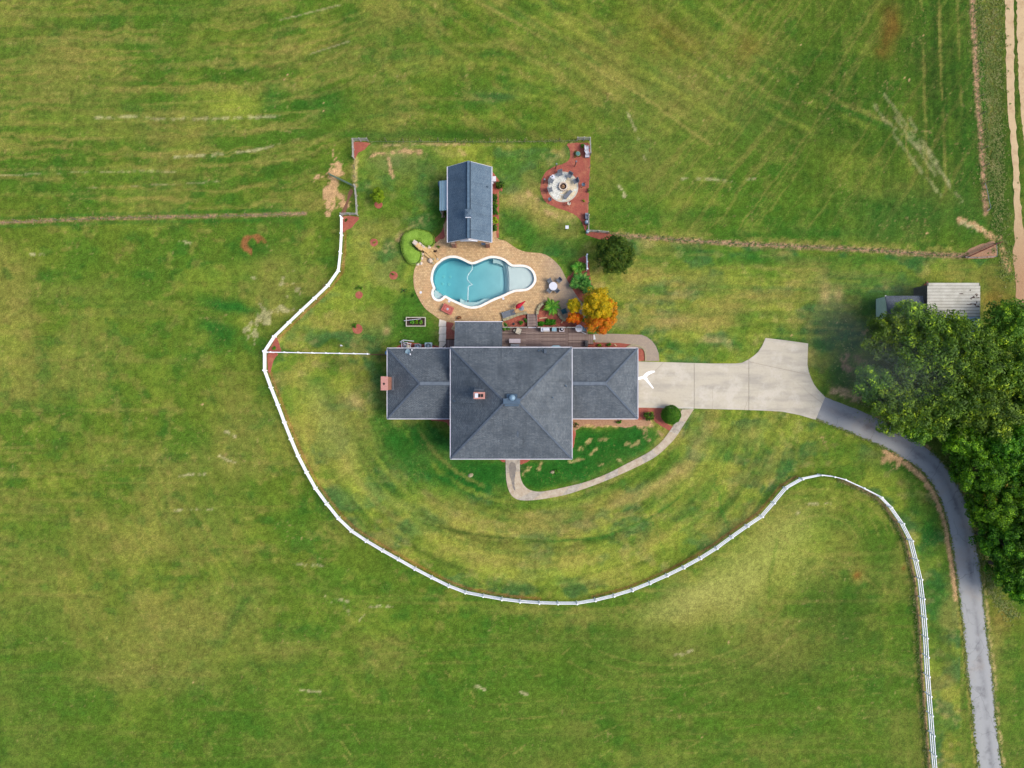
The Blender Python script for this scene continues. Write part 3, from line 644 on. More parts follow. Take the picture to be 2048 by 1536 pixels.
for r0 in (230, 250, 275): line('dry', [(1330 + r0 * 1.2 * math.cos(q), 1100 + r0 * math.sin(q)) for q in np.linspace(.6, 2.2, 18)], 3, .3, .45, 20, int(r0))
# fine relief of colour
f2 = fbm(U / 9, V / 9, 181, 3, .8); f3 = rs.rand(*U.shape)
col *= (0.70 + 0.60 * f2 + 0.30 * (f3 - .5) + 0.12 * (n_sm - .5) * 2)[..., None]


far = (np.abs(GX) > 68.5) | (np.abs(GY) > 52.5)
col[far] = col[200:-200, 200:-200].reshape(-1, 3).mean(0) * (0.85 + .3 * rs.rand(int(far.sum())))[:, None]
nY, nX = U.shape
idx = np.arange(nX * nY).reshape(nY, nX)
verts = np.stack([GX, GY, np.zeros_like(GX)], -1).reshape(-1, 3)
hole = [p for p in smooth(POOL, 2)]
hc = np.array(hole); ctr = hc.mean(0)
ingrow = inpoly([(a, b) for a, b in offset([(p[0], -p[1]) for p in ccw([(a, -b) for a, b in hole])], 0)] if False else hole)
near = segd(hole + [hole[0]], 20) < 5
out_ = ingrow | near
q = np.stack([idx[:-1, :-1], idx[:-1, 1:], idx[1:, 1:], idx[1:, :-1]], -1)
keep = ~(out_[:-1, :-1] | out_[:-1, 1:] | out_[1:, 1:] | out_[1:, :-1])
q = q[keep]
me = bpy.data.meshes.new('lawn'); me.vertices.add(len(verts)); me.vertices.foreach_set('co', verts.ravel())
me.loops.add(q.size); me.loops.foreach_set('vertex_index', q.ravel().astype(np.int32))
me.polygons.add(len(q)); me.polygons.foreach_set('loop_start', np.arange(0, q.size, 4, dtype=np.int32)); me.polygons.foreach_set('loop_total', np.full(len(q), 4, np.int32))
me.update(calc_edges=True)
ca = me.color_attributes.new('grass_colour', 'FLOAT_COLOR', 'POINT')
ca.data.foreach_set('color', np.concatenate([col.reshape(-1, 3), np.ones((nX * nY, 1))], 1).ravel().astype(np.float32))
m, nt, N, L, b = nodes('mown_grass')
at = N.new('ShaderNodeVertexColor'); at.layer_name = 'grass_colour'
g1 = noise(nt, 1.6, 6, 0.78); g2 = noise(nt, 7.0, 4, 0.85); g4 = noise(nt, 2.8, 5, 0.78, dist=.6); g5 = noise(nt, 0.22, 4, 0.65); g6 = noise(nt, 4.6, 4, 0.8, dist=.4); g7 = noise(nt, 0.31, 3, 0.6)
def mulc(c_, f_):
    n_ = N.new('ShaderNodeVectorMath'); n_.operation = 'SCALE'; L.new(c_, n_.inputs[0]); L.new(f_, n_.inputs['Scale']); return n_.outputs[0]
c = mulc(at.outputs[0], remap(nt, g2, 0.34, 0.66, 0.52, 1.50))
c = mulc(c, remap(nt, g1, 0.34, 0.66, 0.72, 1.28))
c = mixc(nt, c, lin(186, 162, 100), mathn(nt, 'MULTIPLY', mathn(nt, 'MULTIPLY', remap(nt, g4, 0.56, 0.66), remap(nt, g5, 0.48, 0.62)), 0.38))
c = mixc(nt, c, lin(58, 106, 30), mathn(nt, 'MULTIPLY', mathn(nt, 'MULTIPLY', remap(nt, g6, 0.54, 0.64), remap(nt, g7, 0.42, 0.6)), 0.45))
L.new(c, b.inputs['Base Color']); b.inputs['Roughness'].default_value = 0.95; b.inputs['Specular IOR Level'].default_value = 0.1
bump(nt, mathn(nt, 'ADD', g2, g1), 0.9, 0.06, b)
me.materials.append(m)
ground = bpy.data.objects.new('grass_ground', me); C.objects.link(ground); struct(ground)
MASK = dict(lawn=lawn)

# ================================================================ hard landscape
def sheet(name, pts, z, mat, z0=-0.05, holes=(), sm=0):
    p = smooth(pts, sm) if sm else pts
    mb = MB().prism([P2(a, b, 0) for a, b in p], z0, z, [[P2(a, b, 0) for a, b in h] for h in holes])
    return mb.build(name, mat)

# mulch beds (red bark): slightly mounded sheets with chips
m, nt, N, L, b = nodes('red_bark_mulch'); M['mulch'] = m
n1 = noise(nt, 11, 4, 0.8); n2 = noise(nt, 1.1, 4, 0.6); n3 = noise(nt, 26, 2, 0.8)
c = mixc(nt, lin(192, 104, 84), lin(152, 80, 66), remap(nt, n1, 0.38, 0.62))
c = mixc(nt, c, lin(206, 138, 100), mathn(nt, 'MULTIPLY', remap(nt, n2, 0.5, 0.72), 0.6))
L.new(c, b.inputs['Base Color']); b.inputs['Roughness'].default_value = 0.95; bump(nt, mathn(nt, 'ADD', n1, n3), 0.9, 0.05, b)
m, nt, N, L, b = nodes('pale_earth_bed'); M['earth'] = m
n1 = noise(nt, 6, 5, 0.8); n2 = noise(nt, 1.1, 4, 0.6)
c = mixc(nt, lin(196, 160, 124), lin(168, 120, 92), remap(nt, n1, 0.38, 0.62)); c = mixc(nt, c, lin(120, 110, 60), mathn(nt, 'MULTIPLY', remap(nt, n2, 0.55, 0.7), 0.5))
L.new(c, b.inputs['Base Color']); b.inputs['Roughness'].default_value = 0.95; bump(nt, n1, 0.8, 0.05, b)
def rough(pts, amp=1.2, n=4):
    s = smooth(pts, n); out = []
    for i, (x, y) in enumerate(s): out.append((x + rnd.uniform(-amp, amp) * .5, y + rnd.uniform(-amp, amp) * .5))
    return out
BEDS = [
 ('mulch', [(708,284),(739,286),(736,292),(728,300),(716,306),(710,318),(708,300)]),
 ('mulch', [(684,434),(717,434),(712,445),(703,455),(692,461),(686,464)]),
 ('mulch', [(552,673),(559,690),(561,704),(536,704),(545,688)]),
 ('mulch', [(536,707),(556,707),(550,716),(545,728),(541,745),(536,740)]),
 ('mulch', [(1135,287),(1160,286),(1179,288),(1181,320),(1179,350),(1178,380),(1177,410),(1175,440),(1172,464),(1166,450),(1160,440),(1150,430),(1138,424),(1120,418),(1104,412),(1094,406),(1085,395),(1081,380),(1082,362),(1091,345),(1108,334),(1128,327),(1139,318),(1140,302)]),
 ('mulch', [(1174,465),(1212,465),(1230,471),(1224,477),(1205,479),(1190,476),(1176,471)]),
 ('mulch', [(870,477),(881,466),(889,448),(894,430),(900,440),(900,480),(876,486)]),
 ('mulch', [(980,352),(994,356),(1004,372),(1004,384),(998,386),(998,466),(996,476),(982,476)]),
 ('mulch', [(1003,640),(1020,636),(1040,630),(1056,627),(1056,656),(1003,656)]),
 ('mulch', [(1073,629),(1077,617),(1086,609),(1100,608),(1112,622),(1120,632),(1128,639),(1141,635),(1158,640),(1172,648),(1172,656),(1073,656)]),
 ('mulch', [(1156,520),(1170,512),(1177,524),(1182,560),(1192,598),(1172,606),(1158,598),(1148,583),(1138,566),(1134,556),(1143,548),(1150,536)]),
 ('mulch', [(1173,684),(1200,685),(1240,686),(1262,688),(1256,694),(1250,699),(1173,699)]),
 ('mulch', [(1270,699),(1287,699),(1290,706),(1290,720),(1270,720)]),
 ('mulch', [(1270,812),(1329,813),(1323,822),(1322,834),(1334,848),(1350,855),(1352,862),(1336,860),(1316,848),(1302,838),(1270,838)]),
 ('mulch', [(894,642),(912,645),(914,680),(892,680)]),
 ('mulch', [(796,700),(802,688),(812,684),(830,686),(846,688),(868,690),(880,694),(884,702)]),
 ('mulch', [(1034,914),(1063,914),(1058,922),(1047,927),(1040,928)]),
 ('mulch', [(995,914),(1012,914),(1010,924),(1002,922)]),
 ('mulch', [(862,832),(905,832),(905,850),(898,852),(890,844),(864,841)]),
 ('mulch', [(1132,860),(1150,862),(1149,882),(1146,896),(1140,896)]),
]
for mt, pts in BEDS:
    struct(sheet('mulch_bed', rough(pts), 0.02 + rnd.uniform(0, .008), M[mt]))
for x, y, r in ((748,485,8),(787,551,8.5),(718,590,7.5),(715,658,10),(757,409,8)):
    struct(sheet('mulch_ring', rough([(x + r * math.cos(k * .7), y + r * math.sin(k * .7)) for k in range(9)], .8), 0.022, M['mulch']))
struct(sheet('bare_earth_bed', rough([(1143,832),(1285,832),(1300,842),(1296,852),(1270,851),(1250,856),(1225,850),(1200,853),(1180,848),(1165,852),(1155,858),(1146,870)], 3), 0.014, M['earth']))
struct(sheet('dull_red_strip', rough([(680,430),(692,405),(697,385),(703,378),(706,384),(700,396),(695,412),(690,430)], 1), 0.012, plain('dull_red_brown', lin(150,100,80), lin(110,84,60), 5)))  # narrow flat strip, darker red-brown than the bare patch around it

# paved pool terrace with pavers
m, nt, b, col_ = bricks('tumbled_tan_pavers', lin(228, 192, 138), lin(192, 156, 108), lin(128, 104, 78), 0.30, 0.22); M['paver'] = m
n4 = noise(nt, 3.2, 4, 0.75); n5 = noise(nt, 0.16, 4, 0.6); n6 = noise(nt, 0.6, 4, 0.7)
c = mixc(nt, col_, lin(160, 138, 116), mathn(nt, 'MULTIPLY', remap(nt, n4, 0.48, 0.7), 0.55))
c = mixc(nt, c, lin(244, 214, 166), mathn(nt, 'MULTIPLY', remap(nt, n4, 0.5, 0.32), 0.45))
c = mixc(nt, c, lin(226, 172, 122), mathn(nt, 'MULTIPLY', remap(nt, n6, 0.5, 0.7), 0.45))
# greyer, weathered pavers towards the east end
tcn = nt.nodes['TC']; spx = nt.nodes.new('ShaderNodeSeparateXYZ'); nt.links.new(tcn.outputs['Object'], spx.inputs[0])
gr = remap(nt, mathn(nt, 'ADD', spx.outputs[0], mathn(nt, 'MULTIPLY', n6, 2.5)), 4.6, 8.6)
c = mixc(nt, c, lin(150, 142, 134), mathn(nt, 'MULTIPLY', gr, 0.75)); nt.links.new(c, b.inputs['Base Color'])
pool_w = [P2(a, b_, 0) for a, b_ in smooth(POOL, 4)]; pool_w = ccw(pool_w)
cop_w = offset(pool_w, 0.30)
pat_w = [P2(a, b_, 0) for a, b_ in smooth(PATIO, 3)]
pt = MB().prism(pat_w, -0.04, 0.05, [offset(pool_w, 0.15)]).build('pool_terrace', M['paver']); struct(pt)
edge = ccw(pat_w)
# coping
cp = thing('swimming_pool', 'freeform swimming pool with white coping and pale blue tanning ledge in the tan paver terrace', 'pool', P(960, 560, 0))
rim = MB().prism(cop_w, 0.0, 0.11, [pool_w]).build('coping', M['coping'], cp)
# basin
def dpt(x, y):
    u = 1024 + x / K0; v = 768 - y / K0
    uu = u + 0.012 * (v - 565) ** 2 * 0.25
    if (v - 577.5) * (889 - 870) > (591.5 - 577.5) * (u - 870) + 6 and u < 890: return 0.45    # corner nook
    if uu > 1018.5: return 0.28
    if uu > 1015.6: return 0.45
    if uu > 1012.8: return 0.68
    if uu > 1009.8: return 0.88
    return 1.15 + 0.95 * max(0, min(1, (1000 - u) / 110))
xs = [p[0] for p in pool_w]; ys = [p[1] for p in pool_w]
fx = np.unique(np.concatenate([np.arange(min(xs) - .2, -1.35, .09), np.arange(-1.35, .0, .02), np.arange(0, max(xs) + .2, .09)]).round(4)); fy = np.arange(min(ys) - .2, max(ys) + .2, .09)
pw = np.array(pool_w); seg0 = pw; seg1 = np.roll(pw, -1, 0)
vsf = []; 
for yy in fy:
    for xx in fx:
        d = dpt(xx, yy); u = 1024 + xx / K0; v = 768 - yy / K0
        if d > 0.9:
            dd = np.min(np.hypot(pw[:, 0] - xx, pw[:, 1] - yy))
            if (v > 596 and u > 918 and dd < 0.62) or (v < 540 and 985 < u < 1020 and dd < 0.55): d = 0.55
        vsf.append((xx, yy, -d))
nx_ = len(fx); fsf = [(j * nx_ + i, j * nx_ + i + 1, (j + 1) * nx_ + i + 1, (j + 1) * nx_ + i) for j in range(len(fy) - 1) for i in range(nx_ - 1)]
MB().add(vsf, fsf).build('basin_floor', M['plaster'], cp)
n_ = len(pool_w)
wv = [(a, b_, 0.08) for a, b_ in pool_w] + [(a, b_, -2.4) for a, b_ in pool_w]
MB().add(wv, [(i, (i + 1) % n_, n_ + (i + 1) % n_, n_ + i) for i in range(n_)]).build('basin_wall', plain('waterline_tile', (0.25, 0.42, 0.48, 1), (0.2, 0.36, 0.42, 1), 6), cp)
for x, y in ((884,548),(898,549),(882,563),(895,564)):
    a, b_, _ = P(x, y); MB().lathe((a, b_, -dpt(a, b_)), [(0.0, .05), (.16, .05), (.19, 0.0)][::-1], 14).build('floor_fitting', M['coping'], cp)
m, nt, N, L, b = nodes('clear_pool_water'); M['water'] = m
N.remove(b); tr = N.new('ShaderNodeBsdfTransparent'); gl = N.new('ShaderNodeBsdfGlossy'); gl.inputs['Roughness'].default_value = 0.06
fr = N.new('ShaderNodeFresnel'); fr.inputs['IOR'].default_value = 1.33
bp = N.new('ShaderNodeBump'); bp.inputs['Strength'].default_value = 0.25; bp.inputs['Distance'].default_value = 0.02
L.new(noise(nt, 3.0, 4, 0.6), bp.inputs['Height']); L.new(bp.outputs[0], gl.inputs['Normal']); L.new(bp.outputs[0], fr.inputs['Normal'])
mx = N.new('ShaderNodeMixShader'); L.new(fr.outputs[0], mx.inputs[0]); L.new(tr.outputs[0], mx.inputs[1]); L.new(gl.outputs[0], mx.inputs[2])
L.new(mx.outputs[0], N['Material Output'].inputs['Surface'])
va = N.new('ShaderNodeVolumeAbsorption'); va.inputs['Color'].default_value = (0.02, 0.80, 0.89, 1); va.inputs['Density'].default_value = 0.38
L.new(va.outputs[0], N['Material Output'].inputs['Volume'])
wt = MB().prism(offset(pool_w, 0.004), -2.6, -0.06).build('pool_water', M['water']); struct(wt)

# concrete driveway cast in slabs
m, nt, N, L, b = nodes('broom_finished_concrete'); M['concrete'] = m
n1 = noise(nt, 0.35, 5, 0.65); n2 = noise(nt, 4, 5, 0.75); n3 = noise(nt, 22, 2, 0.6)
mp = N.new('ShaderNodeMapping'); mp.inputs['Rotation'].default_value = (0, 0, R(-35)); mp.inputs['Scale'].default_value = (0.25, 1.1, 1)
L.new(nt.nodes['TC'].outputs['Object'], mp.inputs[0]); n4 = noise(nt, 0.8, 4, 0.6, vec=mp.outputs[0])
sx = N.new('ShaderNodeSeparateXYZ'); L.new(nt.nodes['TC'].outputs['Object'], sx.inputs[0])
c = mixc(nt, lin(206, 197, 176), lin(204, 203, 197), remap(nt, mathn(nt, 'ADD', sx.outputs[0], mathn(nt, 'MULTIPLY', n1, 8)), 20, 32))
c = mixc(nt, c, lin(160, 156, 146), mathn(nt, 'MULTIPLY', remap(nt, n4, 0.45, 0.66), 0.55))
c = mixc(nt, c, lin(224, 216, 200), mathn(nt, 'MULTIPLY', remap(nt, n1, 0.5, 0.62), 0.5))
c = mixc(nt, c, lin(158, 150, 136), mathn(nt, 'MULTIPLY', remap(nt, n2, 0.5, 0.75), 0.3))
c = mixc(nt, c, lin(120, 112, 98), mathn(nt, 'MULTIPLY', cracks(nt, 0.10, 0.005), 0.25))
L.new(c, b.inputs['Base Color']); b.inputs['Roughness'].default_value = 0.9; bump(nt, n3, 0.3, 0.01, b)
drive = thing('concrete_driveway', 'pale concrete driveway apron in slabs east of the garage', 'driveway', P(1400, 770)); del drive['category']; del drive['label']; struct(drive)
base = MB().prism(poly(DRIVE), -0.05, 0.03).build('driveway_base', plain('joint_filler', lin(190, 182, 164), lin(160, 150, 130), 6), drive)
def clip(pts, a, b_):
    """keep the side left of a->b (pixel coords)"""
    out = []
    f = lambda p: (b_[0] - a[0]) * (p[1] - a[1]) - (b_[1] - a[1]) * (p[0] - a[0])
    for i in range(len(pts)):
        p, q_ = pts[i - 1], pts[i]; fp, fq = f(p), f(q_)
        if (fp >= 0) != (fq >= 0):
            t = fp / (fp - fq); out.append((p[0] + (q_[0] - p[0]) * t, p[1] + (q_[1] - p[1]) * t))
        if fq >= 0: out.append(q_)
    return out
def slab(pts): MB().prism(poly(pts), 0.0, 0.055).build('slab', M['concrete'], drive)
d = DRIVE
slab(clip(d, (1387.6, 900), (1387.6, 600)) if False else [p for p in clip(d, (1387.5, 600), (1387.5, 900))])
slab(clip(clip(d, (1388.6, 900), (1388.6, 600)), (1496.5, 600), (1496.5, 900)))
rest = clip(d, (1498, 900), (1498, 600))
slab(clip(rest, (1505, 725.6), (1640, 755)))
slab(clip(rest, (1640, 754), (1505, 724.6)))
# bright white Y-shaped sheet by the garage, oil marks
mk = MB().prism(poly([(1276,754.5),(1283,752.6),(1286,752),(1289,748),(1294,744),(1302,741.5),(1309,741.3),(1310,744),(1303,747),(1297,750),(1293.5,754),(1296,760),(1301,767),(1307,775),(1306.5,778),(1303,775),(1296,767),(1290,760),(1286,757.5),(1276,760)]), 0.056, 0.062).build('driveway_white_y', M['white_y']); struct(mk)
sill = MB().prism(poly([(1270,811),(1386,814),(1387,817.5),(1270,815)]), 0.0, 0.064).build('driveway_kerb', M['concrete']); struct(sill)

# curved front walk, slab by slab
def resample(pts, n):
    pts = smooth(pts, 6, False); L_ = [0]
    for a, b_ in zip(pts[:-1], pts[1:]): L_.append(L_[-1] + math.hypot(b_[0] - a[0], b_[1] - a[1]))
    out = []
    for k in range(n + 1):
        s = L_[-1] * k / n; i = max(j for j in range(len(L_)) if L_[j] <= s + 1e-9); i = min(i, len(pts) - 2)
        t = (s - L_[i]) / max(1e-9, L_[i + 1] - L_[i]); out.append((pts[i][0] + (pts[i + 1][0] - pts[i][0]) * t, pts[i][1] + (pts[i + 1][1] - pts[i][1]) * t))
    return out
M['walk'] = plain('worn_walk_concrete', lin(212, 200, 178), lin(178, 158, 132), 1.3, 0.9, fine=7)
M['walk2'] = plain('greyer_walk_concrete', lin(206, 198, 182), lin(158, 148, 134), 1.6, 0.9, fine=7)
wk = thing('front_walk', None, None, P(1100, 990)); struct(wk)
NS = 68; wo = resample(WALK_O, NS); wi = resample(WALK_I, NS)
MB().add([P(a, b_, 0.03) for a, b_ in wo] + [P(a, b_, 0.03) for a, b_ in wi], [(i, i + 1, NS + 2 + i, NS + 1 + i) for i in range(NS)]).build('walk_base', M['concrete'], wk)
for s in range(17):
    a = wo[s * 4:s * 4 + 5]; b_ = wi[s * 4:s * 4 + 5][::-1]
    pg = a + b_
    c0 = (sum(p[0] for p in pg) / 10, sum(p[1] for p in pg) / 10)
    g = 0.985; pg = [(c0[0] + (x - c0[0]) * g, c0[1] + (y - c0[1]) * g) for x, y in pg]
    MB().prism(poly(pg), 0.0, 0.05 + rnd.uniform(0, .008)).build('walk_slab', M['walk'] if s % 3 else M['walk2'], wk)
struct(sheet('walk_stain', rough([(1019,928),(1024,924),(1031,928),(1032,940),(1030,955),(1029,968),(1031,982),(1026,976),(1023,962),(1019,950)], 1.2), 0.0605, plain('damp_concrete_stain', lin(122,118,116), lin(160,150,136), 2.2, fine=5), 0.03))
# walk west of the porch (pale slabs)
sw = thing('side_walk', None, None, P(886, 665)); struct(sw)
for k in range(4):
    y0 = 638.5 + k * 15; MB().prism(poly([(879, y0 + (0 if k else 0)), (892.5, y0 + (4 if k == 0 else 0)), (892, y0 + 14.4), (877.5, y0 + 14.4)]), 0, 0.065).build('walk_slab', plain('pale_walk_slab', lin(246, 234, 214, .8), lin(226, 212, 190, .8), 3, fine=9) if k == 0 else bpy.data.materials['pale_walk_slab'], sw)
# paver path from the deck to the driveway
struct(sheet('paver_path', [(1184,668),(1210,667.5),(1240,668),(1265,669),(1283,669.5),(1294,674),(1305,683),(1312,693),(1317,706),(1318.5,722),(1290,722),(1290.5,708),(1288,698),(1278,697),(1262,699),(1256,694),(1262,689),(1240,686),(1190,685)], 0.045, M['paver'], sm=0))
cb = MB()
arc = smooth([(1250,699),(1256,693),(1264,690),(1274,691),(1282,694),(1288,700),(1290.5,708),(1291,722)], 4, False)
for a, b_ in zip(arc[:-1], arc[1:]): cb.bar(P(a[0], a[1], .07), P(b_[0], b_[1], .07), .14, .12)
tag(cb.build('bed_edging', M['limestone']), 'curved stone edging of the red bed at the east wing corner', 'edging')

# asphalt lane
m, nt, N, L, b = nodes('worn_asphalt'); M['asphalt'] = m
n1 = noise(nt, 0.5, 5, 0.65); n2 = noise(nt, 14, 3, 0.8)
sx = N.new('ShaderNodeSeparateXYZ'); L.new(nt.nodes['TC'].outputs['Object'], sx.inputs[0])
uvn = N.new('ShaderNodeUVMap'); uvn.uv_map = 'UV'; su = N.new('ShaderNodeSeparateXYZ'); L.new(uvn.outputs[0], su.inputs[0])
wob = mathn(nt, 'ADD', su.outputs[0], mathn(nt, 'MULTIPLY', mathn(nt, 'SUBTRACT', n1, 0.5), 0.35))
old = remap(nt, mathn(nt, 'ADD', su.outputs[1], mathn(nt, 'MULTIPLY', n1, 6)), 6, 42)     # metres along the lane
c = mixc(nt, lin(146, 148, 150), lin(164, 166, 166), old)
c = mixc(nt, c, lin(176, 178, 174), mathn(nt, 'MULTIPLY', remap(nt, mathn(nt, 'ABSOLUTE', mathn(nt, 'SUBTRACT', wob, 0.22)), 0.24, 0.04), 0.42))
c = mixc(nt, c, lin(92, 92, 96), mathn(nt, 'MULTIPLY', remap(nt, mathn(nt, 'ABSOLUTE', mathn(nt, 'SUBTRACT', wob, 0.60)), 0.16, 0.02), mathn(nt, 'MULTIPLY', remap(nt, n1, 0.35, 0.6), 0.5)))
c = mixc(nt, c, lin(70, 70, 76), mathn(nt, 'MULTIPLY', remap(nt, n1, 0.56, 0.68), 0.35))
c = mixc(nt, c, lin(188, 190, 190), mathn(nt, 'MULTIPLY', remap(nt, n2, 0.5, 0.75), 0.32))
c = mixc(nt, c, lin(72, 72, 76), mathn(nt, 'MULTIPLY', cracks(nt, 0.22, 0.010), 0.35))
c = mixc(nt, c, lin(170, 150, 130), mathn(nt, 'MULTIPLY', remap(nt, noise(nt, 0.13, 4, .7), 0.52, 0.66), 0.35))
L.new(c, b.inputs['Base Color']); b.inputs['Roughness'].default_value = 0.92; bump(nt, n2, 0.5, 0.02, b)
NA = 150; al = resample(ASPH_L, NA); ar = resample(ASPH_R, NA)
vv = []; uvs = []; ff = []; NC = 8
sdist = 0
for i in range(NA + 1):
    if i: sdist += math.dist(P2(*al[i]), P2(*al[i - 1]))
    jl, jr = (vn(np.array(i * .9), np.array(3.3)) - .5) * 4.2, (vn(np.array(i * .9), np.array(9.3)) - .5) * 4.2
    if i < 2: jl = jr = 0
    for k in range(NC + 1):
        t = k / NC; x = al[i][0] * (1 - t) + ar[i][0] * t + (jl * (1 - t) ** 3 + jr * t ** 3); y = al[i][1] * (1 - t) + ar[i][1] * t
        vv.append(P(x, y)[:2] + (0.008 + 0.05 * (1 - (2 * t - 1) ** 4),)); uvs.append((t, sdist))
for i in range(NA):
    for k in range(NC): a = i * (NC + 1) + k; ff.append((a, a + NC + 1, a + NC + 2, a + 1)[::-1])
lane = MB().add(vv, ff).build('asphalt_lane', M['asphalt'], None, True); struct(lane)
ul = lane.data.uv_layers.new(name='UV')
for lp in lane.data.loops: ul.data[lp.index].uv = uvs[lp.vertex_index]
# dirt track at the right edge
m, nt, N, L, b = nodes('pale_dirt_track'); M['dirt'] = m
n1 = noise(nt, 0.9, 5, 0.7); n2 = noise(nt, 7, 4, 0.8); sx = N.new('ShaderNodeSeparateXYZ'); L.new(nt.nodes['TC'].outputs['Object'], sx.inputs[0])
c = mixc(nt, lin(178, 140, 104), lin(206, 180, 138), remap(nt, mathn(nt, 'ADD', sx.outputs[1], mathn(nt, 'MULTIPLY', n1, 6)), 17, 28))
c = mixc(nt, c, lin(150, 110, 76), mathn(nt, 'MULTIPLY', remap(nt, n1, 0.5, 0.7), 0.5)); c = mixc(nt, c, lin(230, 204, 160), mathn(nt, 'MULTIPLY', remap(nt, n2, 0.5, 0.75), 0.4))
L.new(c, b.inputs['Base Color']); b.inputs['Roughness'].default_value = 0.95; bump(nt, n2, 0.6, 0.05, b)
def ribbon(name, lft, rgt, z, mat, jit=2.0, n=90, seed=0):
    l = resample(lft, n); r = resample(rgt, n); pg = []
    for i, (x, y) in enumerate(l): l[i] = (x + (vn(np.array(i * .8), np.array(seed + 1.3)) - .5) * 2 * jit, y)
    for i, (x, y) in enumerate(r): r[i] = (x + (vn(np.array(i * .8), np.array(seed + 5.3)) - .5) * 2 * jit, y)
    mb = MB().add([P(a, b_, z) for a, b_ in l] + [P(a, b_, z) for a, b_ in r], [(i, n + 1 + i, n + 2 + i, i + 1) for i in range(n)])
    o = mb.build(name, mat); return struct(o)
ribbon('dirt_track', [(2009,-40),(2012,80),(2015,200),(2023,300),(2028,400),(2029,480),(2026,500),(2030,560),(2034,610),(2040,640)], [(2027,-40),(2028,80),(2029,200),(2036,300),(2041,400),(2048,470),(2056,500),(2060,560),(2060,610),(2056,640)], 0.012, M['dirt'])
ribbon('dirt_track', [(2033,-40),(2035,80),(2038,170),(2046,260),(2052,330)], [(2060,-40),(2062,80),(2066,170),(2070,260),(2074,330)], 0.010, M['dirt'], seed=9)

# low curved garden walls of the terrace, stone by stone
def stonewall(pts, label, hgt=0.38, wd=0.34, step=0.42):
    t = thing('garden_wall', label, 'garden wall', P(*pts[0]))
    pp = smooth(pts, 8, False); w_ = [Vector(P(a, b_)) for a, b_ in pp]
    Ls = [0]
    for a, b_ in zip(w_[:-1], w_[1:]): Ls.append(Ls[-1] + (b_ - a).length)
    n = max(2, int(Ls[-1] / step))
    def at(s):
        i = max(j for j in range(len(Ls)) if Ls[j] <= s + 1e-9); i = min(i, len(w_) - 2); return w_[i].lerp(w_[i + 1], (s - Ls[i]) / (Ls[i + 1] - Ls[i]))
    for k in range(n):
        a = at(Ls[-1] * (k + .04) / n); b_ = at(Ls[-1] * (k + .96) / n); h = hgt + rnd.uniform(-.02, .02)
        a.z = b_.z = h / 2; MB().bar(a, b_, wd + rnd.uniform(-.03, .03), h).build('stone', M['limestone'], t)
stonewall([(1006,641),(1022,635),(1038,629),(1054,626)], 'low curved stone wall west of the wooden deck steps')
stonewall([(1074.5,629),(1075.5,620),(1080,612),(1087,607.5)], 'low curved stone wall east of the deck steps by the palm')
stonewall([(1117,626),(1119,632),(1124,638),(1131,641)], 'low curved stone wall below the teal chair', 0.3)

# ================================================================ the house
def uvquad(me, uvmap):
    ul = me.uv_layers.new(name='UV')
    for p in me.polygons:
        n = p.normal
        up = Vector((0, 0, 1)); u = up.cross(n)
        if u.length < 0.02: u = Vector((1, 0, 0))
        u.normalize(); v = n.cross(u)
        for li in p.loop_indices:
            co = me.vertices[me.loops[li].vertex_index].co; ul.data[li].uv = (co.dot(u), co.dot(v))
def roofpart(name, faces, mat, parent, th=0.12):
    """faces: list of polygons in world coordinates (seen from above ccw); solid shell"""
    mb = MB()
    for f in faces:
        n = len(f); mb.add([Vector(p) for p in f] + [Vector(p) - Vector((0, 0, th)) for p in f], [tuple(range(n)), tuple(range(n, 2 * n))[::-1]] + [(i + n, (i + 1) % n + n, (i + 1) % n, i) for i in range(n)])
    o = mb.build(name, mat, parent); uvquad(o.data, None); return o
house = thing('house', 'large brick house with slate blue hip roofs and two wings', 'house', (0, -1, 0))
def capline(a, b_, parent, mat, wd=0.22, h=0.05):
    a = Vector(a); b_ = Vector(b_); o = Vector((0, 0, 0.03))
    L_ = (b_ - a).length; n = max(1, int(L_ / 1.2)); mb = MB()
    for k in range(n):
        p = a.lerp(b_, k / n); q_ = a.lerp(b_, (k + 1) / n + (0.02 if k < n - 1 else 0)); mb.bar(p + o + Vector((0, 0, .006 * (k % 2))), q_ + o + Vector((0, 0, .006 * (k % 2))), wd, h)
    return mb.build('ridge_cap', mat, parent)
def gutter(a, b_, parent, wd=0.085, h=0.12):
    return MB().bar(a, b_, wd, h).build('gutter', M['white_trim'], parent)

# main block
x0, x1, y0, y1, ze = -7.30, 7.12, -8.90, 4.33, 5.6
rz_, ry_, ra, rb = 9.7, -2.05, -0.80, 0.72
A, B_, Cc, D_ = (x0, y0, ze), (x1, y0, ze), (x1, y1, ze), (x0, y1, ze); E, G = (ra, ry_, rz_), (rb, ry_, rz_)
rm = roofpart('main_roof', [[A, B_, G, E], [B_, Cc, G], [Cc, D_, E, G], [D_, A, E]], M['shingle'], house)
for p, q_ in ((A, E), (B_, G), (Cc, G), (D_, E)): capline(p, q_, rm, M['shingle_cap'])
e = 0.06
for p, q_ in (((x0 - e, y0 - e, ze - .06), (x1 + e, y0 - e, ze - .06)), ((x1 + e, y0, ze - .06), (x1 + e, y1, ze - .06)), ((x1 + e, y1 + e, ze - .06), (x0 - e, y1 + e, ze - .06)), ((x0 - e, y1, ze - .06), (x0 - e, y0, ze - .06))): gutter(p, q_, rm)
MB().box(((ra + rb) / 2, ry_ + .1, rz_ + .02), (1.9, 0.62, 0.16)).build('ridge_vent', M['vent'], rm)
MB().box(((ra + rb) / 2, ry_ - .36, rz_ - .12), (1.6, 0.22, 0.16)).build('ridge_vent', M['vent'], rm)
